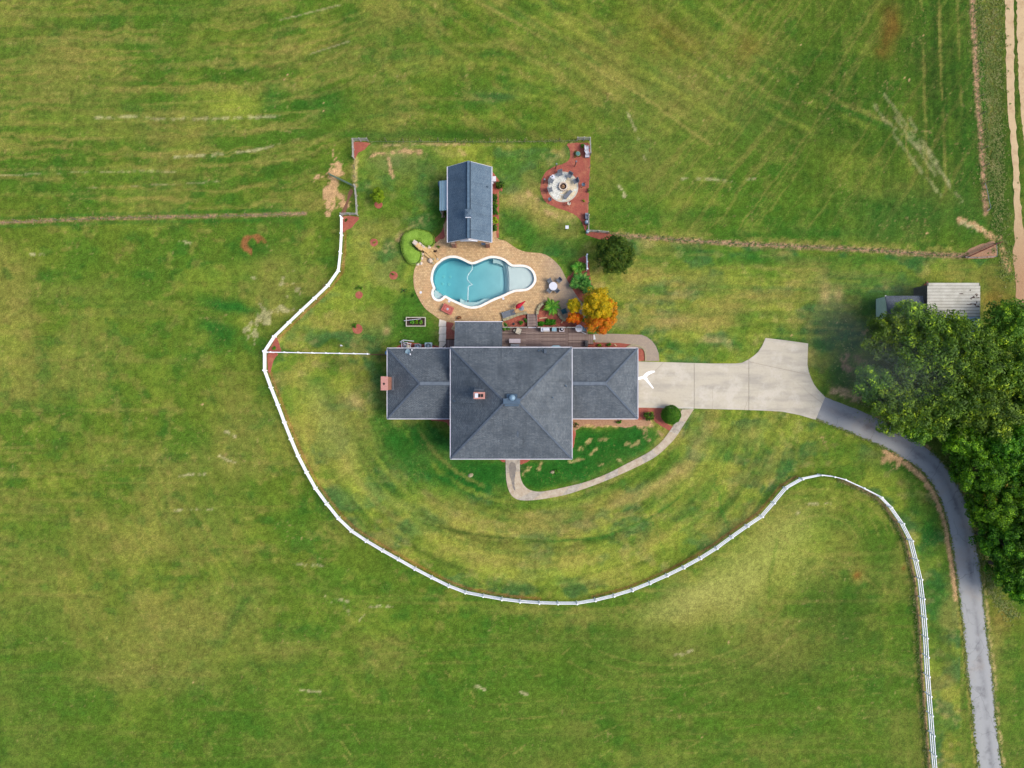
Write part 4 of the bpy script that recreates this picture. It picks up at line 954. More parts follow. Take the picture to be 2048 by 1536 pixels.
v = MB().box((0.0, ry_ + .55, rz_ - .1), (1.2, .8, .10), rx=R(-28)); v.build('vent_flashing', M['vent'], rm)
MB().lathe((0.02, ry_ + .50, rz_ - .1), [(.26, 0), (.26, .22), (.36, .26), (.30, .38), (0, .44)], 18).build('attic_fan', M['ventcap'], rm, True)
def slopez(x, y):   # height of the main roof
    s = (rz_ - ze); return ze + s * min((x - x0) / (ra - x0), (x1 - x) / (x1 - rb), (y - y0) / (ry_ - y0), (y1 - y) / (y1 - ry_), 1)
def solve(px, py, h=0.0):
    z = 7
    for _ in range(8): x, y, _z = P(px, py, z); z = slopez(x, y) + h
    return x, y, z - h
for px, py, r in ((1077.5,702,.07),(1080,700,.05),(1131,771,.08),(1133,773,.05),(1105,795,.08),(908.5,802,.08),(911,802,.05),(1085,702,.05)):
    x, y, z = solve(px, py); MB().lathe((x, y, z - .05), [(r * 1.6, 0), (r, .08), (r, .32), (0, .32)], 8).build('plumbing_vent', M['vent'], rm)
x, y, z = solve(1090.5, 703); MB().box((x, y, z + .05), (.34, .62, .2), rx=R(-32)).build('dark_roof_patch', M['shingle_cap'], rm)
x, y, z = solve(1035.5, 868); MB().box((x, y, z + .02), (.22, .8, .06), rx=R(32)).build('dark_roof_patch', M['shingle_cap'], rm)
# walls
def walls(x0, x1, y0, y1, h, par, base=0):
    mb = MB(); t = 0.25
    for c_, d_ in ((((x0 + x1) / 2, y0 + t / 2), (x1 - x0, t)), (((x0 + x1) / 2, y1 - t / 2), (x1 - x0, t)), ((x0 + t / 2, (y0 + y1) / 2), (t, y1 - y0 - 2 * t)), ((x1 - t / 2, (y0 + y1) / 2), (t, y1 - y0 - 2 * t))):
        mb.box((c_[0], c_[1], base + h / 2), (d_[0], d_[1], h))
    return mb.build('wall', M['brick'], par)
walls(x0 + .5, x1 - .5, y0 + .5, y1 - .5, ze - .1, house)
def window(x, y, z, wd, ht, axis, out, par=house):
    if axis == 'x': f = MB().box((x, y + out * .04, z), (wd + .16, .08, ht + .16)); g = MB().box((x, y + out * .085, z), (wd, .03, ht)); bars = MB().box((x, y + out * .11, z), (.04, .03, ht)).box((x, y + out * .11, z), (wd, .028, .04))
    else: f = MB().box((x + out * .04, y, z), (.08, wd + .16, ht + .16)); g = MB().box((x + out * .085, y, z), (.03, wd, ht)); bars = MB().box((x + out * .11, y, z), (.03, .04, ht)).box((x + out * .11, y, z), (.028, wd, .04))
    w_ = f.build('window', M['white_trim'], par); g.build('pane', M['glass'], w_); bars.build('glazing_bar', M['white_trim'], w_)
for x in (-5.2, -2.4, 2.6, 5.2):
    window(x, y0 + .5, 1.7, 1.1, 1.6, 'x', -1); window(x, y0 + .5, 4.3, 1.1, 1.4, 'x', -1)
for x in (-4.5, -1.0, 4.0): window(x, y1 - .5, 4.4, 1.1, 1.3, 'x', 1)
dr = MB().box((0.05, y0 + .46, 1.15), (1.3, .08, 2.25)).build('front_door', M['white_trim'], house); MB().box((0.5, y0 + .40, 1.1), (.06, .06, .12)).build('door_handle', M['steel'], dr)

M['greyvent'] = plain('grey_ridge_vent', lin(120, 132, 144), lin(100, 110, 122), 3)
# wings
def wing(xe, xm, y0, y1, ze, rise, side, x0=-7.36, x1=7.18):
    """xe outer eave x, xm where it meets the main block, side -1 west / +1 east"""
    yc = (y0 + y1) / 2; hd = (y1 - y0) / 2; xa = xe - side * hd; zr = ze + rise
    P0, P1_, P2_, P3_ = (xe, y0, ze), (xm, y0, ze), (xm, y1, ze), (xe, y1, ze); A_, M_ = (xa, yc, zr), (xm, yc, zr)
    fs = [[P0, P1_, M_, A_], [P2_, P3_, A_, M_], [P3_, P0, A_]]
    if side > 0: fs = [f[::-1] for f in fs]
    r = roofpart('wing_roof', fs, M['shingle'], house)
    capline(P0, A_, r, M['shingle_cap']); capline(P3_, A_, r, M['shingle_cap'])
    # box ridge vent with dark edges
    xm = x0 - .05 if side < 0 else x1 + .05
    MB().box(((xa + xm) / 2, yc, zr + .04), (abs(xm - xa), .34, .10)).build('ridge_vent', M['greyvent'], r)
    for s in (-1, 1): MB().box(((xa + xm) / 2, yc + s * .24, zr - .03), (abs(xm - xa), .07, .12)).build('ridge_vent_edge', M['shingle_cap'], r)
    e = .06; xo = xe + side * e
    gutter((xo, y0, ze - .06), (xo, y1, ze - .06), r); gutter((xo, y0 - e, ze - .06), (xm, y0 - e, ze - .06), r); gutter((xo, y1 + e, ze - .06), (xm, y1 + e, ze - .06), r)
    xa_, xb_ = sorted((xe - side * .5, -6.8 if side < 0 else 6.62)); walls(xa_, xb_, y0 + .5, y1 - .5, ze - .1, house)
    return r
MAINX0, MAINX1 = x0 + .55, x1 - .55
rw = wing(-15.31, MAINX0, -4.24, 4.37, 3.0, 2.45, -1)
re_ = wing(15.44, MAINX1, -4.24, 4.37, 3.0, 2.45, 1)
for k in (-1, 1):
    gd = MB().box((14.98, k * 1.75 + .06, 1.1), (.10, 2.9, 2.2)).build('garage_door', M['white_trim'], house)
    for j in range(4): MB().box((15.05, k * 1.75 + .06, .3 + j * .54), (.04, 2.8, .46)).build('door_panel', M['white_trim'], gd)
for x in (-13, -10): window(x, -3.74, 1.6, 1.2, 1.3, 'x', -1)
for x in (9.5, 12.5): window(x, -3.74, 1.6, 1.2, 1.3, 'x', -1)
# outer brick chimney on the west wall
cz = 5.9
ch = MB(); xa, ya, _ = P(762.5, 780, cz); xb, yb, _ = P(775.5, 753.5, cz)
ch.box(((xa + xb) / 2, (ya + yb) / 2, cz / 2), (xb - xa, yb - ya, cz)); chm = ch.build('chimney', M['brick'], house)
MB().box(((xa + xb) / 2, (ya + yb) / 2, cz + .05), (xb - xa + .08, yb - ya + .08, .1)).build('chimney_cap', M['brickcap'], chm)
MB().lathe(((xa + xb) / 2 - .05, (ya + yb) / 2 - .05, cz + .05), [(.16, 0), (.16, .07), (0, .07)], 4).build('flue', M['black'], chm)
MB().box((xb + .16, (ya + yb) / 2, 3.42), (.30, yb - ya + .12, .05), ry=R(-32)).build('chimney_flashing', M['greymetal'], chm)
# chimney through the main roof
cz = 9.0; xa, ya, _ = P(947.8, 797.5, cz); xb, yb, _ = P(969.5, 784.5, cz)
ch = MB().box(((xa + xb) / 2, (ya + yb) / 2, cz - 1.3), (xb - xa, yb - ya, 2.6)).build('chimney', M['brick'], house)
MB().box(((xa + xb) / 2, (ya + yb) / 2, cz + .05), (xb - xa + .06, yb - ya + .06, .1)).build('chimney_cap', M['brickcap'], ch)
w_ = (xb - xa); MB().box((xa + w_ * .24, (ya + yb) / 2, cz + .13), (w_ * .3, .5, .08)).build('flue_cover', M['white_disc'], ch)
for q_ in (.50, .76): MB().box((xa + w_ * q_, (ya + yb) / 2, cz + .12), (.26, .34, .06)).build('flue', M['black'], ch)
MB().box(((xa + xb) / 2, yb + .22, cz - 1.1), (w_, .5, .5), rx=R(20)).build('chimney_cricket', M['shingle_cap'], ch)

# porch roof over the back porch (single slope)
x0p, x1p = (910 - 1024) * (H - 2.9) / F, (1004.5 - 1024) * (H - 2.9) / F
yn = (768 - 644) * (H - 2.9) / F; ys_ = 3.9
pr = roofpart('porch_roof', [[(x0p, yn, 2.9), (x0p, ys_, 4.3), (x1p, ys_, 4.3), (x1p, yn, 2.9)]], M['shingle'], house)
gutter((x0p - .05, yn + .06, 2.84), (x1p + .05, yn + .06, 2.84), pr)
for x in (x0p + .3, (x0p + x1p) / 2, x1p - .3): MB().box((x, yn - .4, 1.38), (.16, .16, 2.76)).build('porch_post', M['white_trim'], house)
# bay roof at the north wall
bz = 3.0; bx0, bx1 = P(1096, 0, bz)[0], P(1128, 0, bz)[0]; byn = P(0, 690.8, bz)[1]
MB().prism([(bx0, 3.8), (bx1, 3.8), (bx1 - .15, byn - .35), (bx1 - .6, byn), (bx0 + .6, byn), (bx0 + .15, byn - .35)], bz - .05, bz + .06).build('bay_roof', M['bluemetal'], house)
MB().prism([(bx0 + .15, 3.8), (bx1 - .15, 3.8), (bx1 - .3, byn - .45), (bx1 - .7, byn - .14), (bx0 + .7, byn - .14), (bx0 + .3, byn - .45)], .5, bz - .06).build('bay_window', M['white_trim'], house)

# satellite dish and blue rain barrel head at the north west eave
x, y, z = P(816, 704, 3.3)
dish = thing('satellite_dish', 'small oval satellite dish on the north slope of the west wing roof', 'satellite dish', (x, y, z - .3))
mb = MB(); n = 16
for ring, (rr, dz) in enumerate(((0, -.07), (.5, -.04), (1, 0))):
    for k in range(n):
        q_ = 2 * math.pi * k / n; lx, ly = rr * .30 * math.cos(q_), rr * .46 * math.sin(q_)
        v = Matrix.Rotation(R(-38), 3, 'Z') @ (Matrix.Rotation(R(35), 3, 'X') @ Vector((lx, ly, dz)))
        mb.v.append((x + v.x, y + v.y, z + .25 + v.z))
for ring in range(2):
    for k in range(n): a = ring * n + k; b_ = ring * n + (k + 1) % n; mb.f.append((a, b_, b_ + n, a + n))
mb.build('reflector', M['bluegl'], dish, True)
MB().bar((x, y, z + .15), (x + .32, y - .28, z + .42), .05, .05).build('feed_arm', M['greymetal'], dish)
MB().box((x + .34, y - .30, z + .45), (.14, .2, .12), rz=.4).build('receiver', M['white_disc'], dish)
MB().tube([(x, y, z - .3), (x + .05, y + .05, z + .2)], .035, 6).build('mast', M['greymetal'], dish)
MB().box((x + .48, y + .25, z - .02), (.12, .2, .1)).build('bracket', M['white_disc'], dish)

# ================================================================ decks and steps
DZ = 0.55
deck = thing('wooden_deck', 'weathered grey brown wooden deck along the north wall of the house', 'deck', P(1090, 675, 0))
dx0, dx1, dx2 = P(1003, 0, DZ)[0], P(1131.5, 0, DZ)[0], P(1175.5, 0, DZ)[0]
dyn = P(0, 654.5, DZ)[1]; dys = 3.85
bw = 0.146; k = 0; yy = dyn - bw / 2
dm = [M['deckboard'], M['deckboard2'], M['deckboard3']]
pb = {}
def board(cx, cy, lx, ly, z, par, name='deck_board', mt=None):
    m_ = mt or rnd.choice([dm[0], dm[0], dm[1], dm[2]])
    key = (round(lx, 3), round(ly, 3), m_.name)
    if key not in pb:
        pb[key] = MB().box((0, 0, 0), (lx, ly, .04)); ob = pb[key].build(name, m_); me_ = ob.data; bpy.data.objects.remove(ob); pb[key] = me_
    o = bpy.data.objects.new(name, pb[key]); C.objects.link(o); o.parent = par
    o.location = Vector((cx, cy, z)) - par.location; return o
while yy > dys + bw / 2:
    j = dx0 + (dx1 - dx0) * (0.38 if k % 2 else 0.62)
    for a, b_ in ((dx0, j - .006), (j + .006, dx1 - .02)): board((a + b_) / 2, yy, b_ - a, bw - .012, DZ - .02 + rnd.uniform(0, .004), deck)
    board((dx1 + .34 + dx2) / 2, yy, dx2 - dx1 - .34, bw - .012, DZ - .02 + rnd.uniform(0, .004), deck)
    yy -= bw; k += 1
for q_ in (0, 1): board(dx1 + .07 + q_ * .155, (dyn + dys) / 2, bw - .005, dyn - dys, DZ - .018, deck, 'border_board')
MB().box(((dx0 + dx2) / 2, (dyn + dys) / 2, .25), (dx2 - dx0 - .1, dyn - dys - .1, .46)).build('joist_frame', M['brownwood'], deck)
sx0, sx1 = P(1055.5, 0, .4)[0], P(1073.5, 0, .4)[0]
def rail(xa, xb, y):
    r = MB().bar((xa, y, DZ + .9), (xb, y, DZ + .9), .09, .05).build('handrail', M['greywood'], deck)
    MB().bar((xa, y, DZ + .12), (xb, y, DZ + .12), .05, .06).build('bottom_rail', M['greywood'], deck)
    n = max(2, int((xb - xa) / 1.5) + 1); 
    for i in range(n): MB().box((xa + (xb - xa) * i / (n - 1), y, DZ + .45), (.09, .09, .95)).build('rail_post', M['greywood'], deck)
    bl = MB()
    for i in range(int((xb - xa) / .12)): bl.box((xa + .06 + i * .12, y, DZ + .5), (.02, .02, .76))
    bl.build('balusters', M['blackmetal'], deck)['kind'] = 'stuff'
rail(dx0 + .1, sx0 - .05, dyn - .08); rail(sx1 + .05, P(1160, 0, DZ)[0], dyn - .08)
stp = thing('deck_steps', 'wooden steps with broad grey treads down from the deck to the pool terrace', 'steps', P(1064, 640, 0))
syb, sye = dyn + .02, P(0, 628, .1)[1]
nt_ = 9
for i in range(nt_):
    yy = syb + (sye - syb) * (i + .5) / nt_; zz = DZ - (DZ - .14) * (i / (nt_ - 1))
    board((sx0 + sx1) / 2, yy, sx1 - sx0 - .1, (sye - syb) / nt_ - .012, zz - .02, stp, 'tread', dm[1] if i % 2 else dm[0])
for s in (sx0, sx1): MB().bar((s, syb, DZ - .16), (s, sye, .0 + .1), .07, .34).build('stringer', M['brownwood'], stp)
for s in (sx0, sx1):
    MB().bar((s, syb, DZ + .85), (s, sye, .95), .05, .05).build('handrail', M['greywood'], stp)
    for q_ in (.05, .95): y_ = syb + (sye - syb) * q_; MB().box((s, y_, .48), (.07, .07, .95)).build('newel', M['greywood'], stp)
board((sx0 + sx1) / 2, dyn - .04, sx1 - sx0 - .1, .09, DZ + .012, stp, 'nosing', M['white_trim'])
es = thing('deck_steps', 'short flight of boards stepping down east from the deck end to the paver path', 'steps', P(1182, 678, 0))
ey0, ey1 = P(0, 688, .3)[1], P(0, 669, .3)[1]
for i in range(5): board(dx2 + .08 + i * .155, (ey0 + ey1) / 2, .143, ey1 - ey0, .50 - i * .09, es, 'tread', dm[i % 2])
MB().box((dx2 + .35, ey0 - .03, .22), (.8, .05, .4)).build('stringer', M['brownwood'], es); MB().box((dx2 + .35, ey1 + .03, .22), (.8, .05, .4)).build('stringer', M['brownwood'], es)
wd = thing('side_deck', 'small deck of short boards between the pale walk and the porch', 'deck', P(900, 688, 0))
wx0, wx1 = P(891.5, 0, .3)[0], P(914, 0, .3)[0]; wy1 = P(0, 680, .3)[1]
n = int((wx1 - wx0) / bw)
for i in range(n): board(wx0 + (i + .5) * bw, (wy1 + 3.9) / 2, bw - .012, wy1 - 3.9, .3 + rnd.uniform(0, .003), wd)
board((wx0 + wx1) / 2, wy1 + .08, wx1 - wx0, .14, .31, wd, 'border_board', M['brownwood'])
MB().box(((wx0 + wx1) / 2, (wy1 + 3.9) / 2, .14), (wx1 - wx0 - .06, wy1 - 3.9, .26)).build('joist_frame', M['brownwood'], wd)

# ================================================================ pool house
ph = thing('pool_house', 'gabled pool house with blue shingle roof at the north edge of the terrace', 'pool house', P(936, 410, 0))
ze = 2.7; zr = 4.95
px0, px1 = (895.5 - 1024) * (H - ze) / F, (983 - 1024) * (H - ze) / F
pxr = (px0 + px1) / 2
pyn = (768 - 334) * (H - ze) / F; pys = (768 - 484) * (H - ze) / F
rp = roofpart('gable_roof', [[(px0, pyn, ze), (px0, pys, ze), (pxr, pys, zr), (pxr, pyn, zr)], [(pxr, pyn, zr), (pxr, pys, zr), (px1, pys, ze), (px1, pyn, ze)]], M['shingle2'], ph, .14)
MB().box((pxr, (pyn + pys) / 2, zr + .05), (.30, pyn - pys, .1)).build('ridge_vent', M['cap2'], rp)
for s in (-1, 1): MB().box((pxr + s * .22, (pyn + pys) / 2, zr - .08), (.06, pyn - pys, .1)).build('ridge_vent_edge', plain('dark_blue_edge', lin(48, 66, 86)) if s < 0 else bpy.data.materials['dark_blue_edge'], rp)
for x in (px0 - .05, px1 + .05): gutter((x, pys - .05, ze - .06), (x, pyn + .05, ze - .06), rp, .12)
fa = MB()
for y in (pys - .03, pyn + .03):
    fa.add([(px0, y - .02, ze - .2), (pxr, y - .02, zr - .22), (px1, y - .02, ze - .2), (px1, y - .02, ze - .02), (pxr, y - .02, zr - .02), (px0, y - .02, ze - .02), (px0, y + .02, ze - .2), (pxr, y + .02, zr - .22), (px1, y + .02, ze - .2), (px1, y + .02, ze - .02), (pxr, y + .02, zr - .02), (px0, y + .02, ze - .02)],
        [(0, 1, 4, 5), (1, 2, 3, 4), (11, 10, 7, 6), (10, 9, 8, 7), (5, 4, 10, 11), (4, 3, 9, 10), (0, 6, 7, 1), (1, 7, 8, 2)])
fa.build('bargeboard', M['white_trim'], rp)
gab = MB()
yg = pys + .10
gab.add([(pxr - 1.05, yg - .3, zr - 1.0), (pxr + 1.05, yg - .3, zr - 1.0), (pxr, yg - .3, zr - .16), (pxr - 1.05, yg - .2, zr - 1.0), (pxr + 1.05, yg - .2, zr - 1.0), (pxr, yg - .2, zr - .16)], [(0, 1, 2), (5, 4, 3), (0, 3, 4, 1), (1, 4, 5, 2), (2, 5, 3, 0)])
gab.build('gable_panel', M['white_disc'], ph)
walls(px0 + .35, px1 - .35, pys + 2.2, pyn - .35, 2.55, ph)
for x in (px0 + .55, px0 + 1.0, px1 - 1.0, px1 - .55)[0:4:1]:
    pass
for x in (P(906.5, 0, 2)[0], P(975, 0, 2)[0]): MB().box((x, pys + .05, 1.2), (.5, .5, 2.4)).build('pillar', M['brick'], ph)
cx, cy, _ = P(934.5, 425, 5.5)
cu = MB().box((pxr, cy, 4.85), (.62, .70, .80)).build('cupola', M['white_trim'], ph)
rc = MB().add([(pxr - .44, cy - .50, 5.22), (pxr + .44, cy - .50, 5.22), (pxr + .44, cy + .50, 5.22), (pxr - .44, cy + .50, 5.22), (pxr, cy, 5.45)], [(0, 1, 4), (1, 2, 4), (2, 3, 4), (3, 0, 4), (3, 2, 1, 0)]).build('cupola_roof', M['shingle2'], cu); uvquad(rc.data, None)
MB().box((pxr - .02, cy - .50, 5.16), (.66, .10, .14)).build('cupola_fascia', M['white_disc'], cu)
MB().tube([(pxr, cy, 5.4), (pxr, cy, 5.8)], .02, 5).build('weather_vane', M['greymetal'], cu)
x, y, _ = P(975, 373, 3.3); MB().lathe((x, y, 3.0), [(.1, 0), (.06, .1), (.06, .45), (0, .45)], 8).build('plumbing_vent', M['vent'], ph)
# lean-to of pale blue standing seam
lx0, lx1 = P(879, 0, 2.2)[0], px0 + .1; ly1, ly0 = P(0, 361.5, 2.2)[1], P(0, 421, 2.2)[1]
lt = MB().add([(lx0, ly0, 2.1), (lx1, ly0, 2.5), (lx1, ly1, 2.5), (lx0, ly1, 2.1), (lx0, ly0, 2.02), (lx1, ly0, 2.42), (lx1, ly1, 2.42), (lx0, ly1, 2.02)], [(0, 1, 2, 3), (7, 6, 5, 4), (0, 4, 5, 1), (1, 5, 6, 2), (2, 6, 7, 3), (3, 7, 4, 0)]).build('lean_to_roof', M['bluegl'], ph)
for i in range(7):
    x = lx0 + .03 + i * (lx1 - lx0 - .06) / 6; z = 2.1 + .4 * (x - lx0) / (lx1 - lx0); MB().box((x, (ly0 + ly1) / 2, z + .03), (.035, ly1 - ly0, .06)).build('seam', M['vent'] if i % 2 else M['bluemetal'], lt)
for y in (ly0 + .1, ly1 - .1): MB().box((lx0 + .08, y, 1.03), (.1, .1, 2.05)).build('post', M['greywood'], ph)
x, y, _ = P(878, 367, 1.6); MB().box((x, y, .8), (.24, .5, 1.6)).build('meter_box', M['vent'], ph)

# ================================================================ barn and shed at the right
z = 3.2
bn = thing('barn', 'white corrugated metal barn roof with rust holes behind the trees', 'barn', P(1900, 605, 0))
a0, a1 = P(1854.5, 0, z)[0], P(1960, 0, z)[0]; b1, b0 = P(0, 565.5, z)[1], P(0, 664, z)[1]
MB().prism([(a0 + .2, b0 + .2), (a1 - .2, b0 + .2), (a1 - .2, b1 - .2), (a0 + .2, b1 - .2)], 0, z - .1).build('wall', plain('dark_barn_boards', lin(84, 80, 76), lin(56, 54, 54), 3), bn)
br_ = MB()
M['barnroof'] = plain('chalky_white_metal', lin(214, 212, 200), lin(184, 182, 168), 1.3, 0.7, fine=8)
nrow = 16; rh = (b1 - b0) / nrow
for i in range(nrow):
    yy = b1 - (i + .5) * rh
    MB().box(((a0 + a1) / 2, yy, z + (.02 if i % 2 else .0)), (a1 - a0 - (.3 if i == 0 else 0), rh - .045, .06), rx=R(3)).build('roof_sheet', M['barnroof'] if i < 11 else bpy.data.materials.get('bluish_patched_metal') or plain('bluish_patched_metal', lin(166, 190, 204), lin(146, 168, 182), 1.3, .6), bn)
MB().box(((a0 + a1) / 2, (b0 + b1) / 2, z - .06), (a1 - a0, b1 - b0, .05)).build('roof_deck', plain('dark_gap', lin(110, 108, 100)), bn)
M['rusthole'] = plain('rust_hole', lin(76, 40, 36), lin(52, 30, 28), 6)
for px, py, lx, ly in ((1922,587.5,11,1.6),(1940,580.5,3,2.6),(1952,588.5,8,2.2),(1953,591.5,3,4),(1946,595,10,2),(1955,595.5,8,2),(1941.5,598,5,2),(1947,593,4,2),(1953,605,2,4),(1950,609,5,3),(1955,612.5,8,3),(1938,609,12,1.5),(1944,608,14,2.2),(1951,612,6,1.6)):
    x, y, _ = P(px, py, z); MB().prism([(x + (rnd.uniform(.6, 1.1)) * lx * .031 * math.cos(q_ * .785), y + rnd.uniform(.6, 1.2) * ly * .031 * math.sin(q_ * .785)) for q_ in range(8)], z + .045, z + .075).build('rust_hole', M['rusthole'], bn)
zs = 2.4
sh = thing('shed', 'low grey roofed shed with pale green west wall beside the barn', 'shed', P(1800, 620, 0))
c0 = P(1772.5, 0, zs)[0]; c1 = P(1846, 0, zs)[0]; d1, d0 = P(0, 591.5, zs)[1], P(0, 649, zs)[1]
MB().prism([(c0 + .02, d0 + .1), (c1, d0 + .1), (c1, d1 - .1), (c0 + .02, d1 - .1)], 0, zs - .03).build('wall', M['siding'], sh)
sd_ = MB()
for i in range(14): sd_.box((c0 - .005, (d0 + d1) / 2, .1 + i * .165), (.03, d1 - d0 - .2, .15), ry=R(-6))
sd_.build('siding_boards', M['siding'], sh)
sr = roofpart('shed_roof', [[(c0 - .1, d0, zs), (c1, d0, zs), (c1, (d0 + d1) / 2, zs + .5), (c0 - .1, (d0 + d1) / 2, zs + .5)], [(c0 - .1, (d0 + d1) / 2, zs + .5), (c1, (d0 + d1) / 2, zs + .5), (c1, d1, zs), (c0 - .1, d1, zs)]], shingles('grey_shed_shingles', lin(96,104,116), lin(84,92,104), lin(62,68,80)), sh)
MB().box((c0 - .1, d1 - .02, zs + .02), (.12, .12, .1)).build('trim', M['white_trim'], sh)
x, y, _ = P(1753.5, 642, .6); t = thing('power_pedestal', 'small pale utility box at the foot of the shed west wall', 'utility box', (x, y, 0))
MB().box((x, y, .3), (.3, .3, .6)).build('box', M['white_trim'], t); MB().lathe((x, y, .6), [(.09, 0), (.09, .05), (0, .05)], 10).build('cap', M['black'], t)
x0_, y0_ = P(1846, 574)[:2]
lb = thing('lumber_pile', 'brown timber pile against the west side of the white barn', 'timber pile', (x0_, y0_, 0))
for i in range(7): MB().box((x0_ - .5 + i * .16, y0_ - .1 - (6 - i) * .1, .15 + .05 * (i % 3)), (.14, 1.6 - (6 - i) * .14, .12), rz=rnd.uniform(-.1, .1)).build('plank', M['brownwood'] if i % 2 else M['terracotta'], lb)

# ================================================================ fences
def yaw(a, b): return math.atan2(b[1] - a[1], b[0] - a[0])
fence = thing('white_fence', 'long white three rail paddock fence winding round the front lawn', 'fence', P(*FENCE[30]))
_pm = MB().box((0, 0, .68), (.12, .12, 1.36)).box((0, 0, 1.385), (.17, .17, .05)); _po = _pm.build('post', M['white']); post_me = _po.data; bpy.data.objects.remove(_po)
_rm = MB().box((.5, 0, 0), (1, .065, .16)); _ro = _rm.build('rail', M['white']); rail_me = _ro.data; bpy.data.objects.remove(_ro)
def link(name, me_, par, loc, rz=0, sc=(1, 1, 1), tilt=0):
    o = bpy.data.objects.new(name, me_); C.objects.link(o); o.parent = par; o.location = Vector(loc) - par.location
    o.rotation_euler = (rnd.uniform(-tilt, tilt), rnd.uniform(-tilt, tilt), rz); o.scale = sc; return o
def railfence(pts, par, rails=(.38, .80, 1.22), hs=1.0, pme=None, rme=None, tilt=.012):
    w_ = [Vector(P(a, b)) for a, b in pts]
    for i, p in enumerate(w_):
        a = w_[max(0, i - 1)]; b = w_[min(len(w_) - 1, i + 1)]
        link('post', pme or post_me, par, p, yaw(a, b), (1, 1, hs * rnd.uniform(.98, 1.02)), tilt)
    for a, b in zip(w_[:-1], w_[1:]):
        for z in rails: link('rail', rme or rail_me, par, (a.x, a.y, z * hs), yaw(a, b), ((b - a).length, 1, 1))
railfence(FENCE, fence)
cf = thing('white_fence', 'short straight white fence running east from the bend of the paddock fence to the house', 'fence', P(640, 706))
railfence([(535,705)] + [(548 + k * 27.3, 705.0 + .018 * (k * 27.3)) for k in range(8)], cf)
MB().bar(P(741, 709, .3), P(774, 709.5, .3), .08, .6).build('brown_panel', M['brownwood'], cf)

_g = MB().box((0, 0, .6), (.11, .11, 1.2)).build('post', M['greywood']); gpost = _g.data; bpy.data.objects.remove(_g)
_g = MB().box((.5, 0, 0), (1, .04, .13)).build('rail', M['greywood']); grail = _g.data; bpy.data.objects.remove(_g)
for lab, pts in (('grey timber rail corner of the yard fence at the northwest red bed', [(737,283),(722,283),(708,283),(708.5,300),(709,318)]),
                 ('grey timber rail corner by the fire circle at the northeast of the yard', [(1154,281),(1167,281),(1179,281),(1179.5,296),(1180,311)]),
                 ('grey timber rail corner where the east wire fence leaves the yard', [(1176,434),(1176,450),(1176,464),(1196,465),(1214,467)]),
                 ('grey timber rails closing the corral north of the white fence', [(712,374),(714,392),(715.5,412),(716,431),(700,430),(685,431)])):
    t = thing('timber_fence', lab, 'fence', P(*pts[1])); railfence(pts, t, (.35, .75, 1.12), 1, gpost, grail, .03)
# pipe gates
def gate(a, b, name, lab, mat, h=1.2):
    t = thing(name, lab, 'gate', P(*a)); A_, B2 = Vector(P(*a)), Vector(P(*b)); d_ = (B2 - A_)
    for z in (.25, .5, .75, 1.0, h): MB().bar(A_ + Vector((0, 0, z)), B2 + Vector((0, 0, z)), .06, .06).build('pipe', mat, t)
    for q_ in (0, .5, 1): p = A_ + d_ * q_; MB().box((p.x, p.y, h / 2 + .06), (.07, .07, h - .04)).build('upright', mat, t)
gate((662,352), (708,374), 'pipe_gate', 'green pipe gate standing open over the bare earth patch', M['gategreen'])
gate((1928,516), (1992,487), 'pipe_gate', 'rusty red pipe gate swung open beside the dirt track', M['gatered'])
# wire fences: posts, two strands
wm = plain('fence_wire', lin(150, 150, 146), lin(120, 120, 116))
_g = MB().tube([(0, 0, 0), (0, 0, 1.2)], .07, 6).build('post', plain('dull_fence_post', lin(140, 134, 116), lin(100, 94, 80), 6)); wpost = _g.data; bpy.data.objects.remove(_g)
def wirefence(pts, lab, n, mat='greywood', h=1.2):
    t = thing('wire_fence', lab, 'fence', P(*pts[len(pts) // 2])); pp = resample(pts, n)
    me_ = wpost
    for x, y in pp: link('post', me_, t, P(x, y), rnd.uniform(0, .3), (.55, .55, rnd.uniform(.9, 1.05)), .05)
    for z in (.3, .6, .9, 1.15):
        MB().tube([P(x, y, z) for x, y in pp], .008, 4).build('wire', wm, t)
wirefence([(0,445),(200,437),(380,433),(520,430),(610,427)], 'low wire fence along the bare line across the west meadow', 16)
wirefence([(738,283),(860,283),(1000,284),(1153,281)], 'wire fence along the north edge of the yard', 12)
wirefence([(1180,312),(1178,370),(1176,432)], 'wire fence east of the fire circle', 5)
wirefence([(709,319),(710,345),(711,373)], 'short wire fence west of the yard below the red corner bed', 3)
wirefence([(1216,468),(1300,475),(1420,484),(1600,493),(1740,500),(1850,508),(1928,513)], 'long wire fence along the bare strip east of the yard', 20)
wirefence([(1945,-10),(1950,80),(1955,190),(1962,270),(1968,350),(1972,366)], 'wire fence beside the dirt track at the northeast edge', 11)
for lab, pts in (('dark pipe corral panel beside the dirt track', [(1970,366),(1974,378),(1978,400),(1982,416),(1974,422)]), ('dark pipe corner panel below the red gate', [(1993,486),(1994,500),(1995,513),(1975,514),(1955,515),(1930,514)])):
    t = thing('corral_panel', lab, 'fence', P(*pts[2]))
    for z in (.3, .7, 1.1): MB().tube([P(x, y, z) for x, y in pts], .03, 5).build('pipe', M['greymetal'], t)
    for x, y in pts: MB().tube([P(x, y, 0), P(x, y, 1.2)], .04, 6).build('post', M['blackmetal'], t)
struct(sheet('earth_pad', rough([(1924,514),(1930,505),(1945,495),(1965,488),(1990,484),(1992,512),(1975,516),(1945,517)], 2), .012, M['earth']))

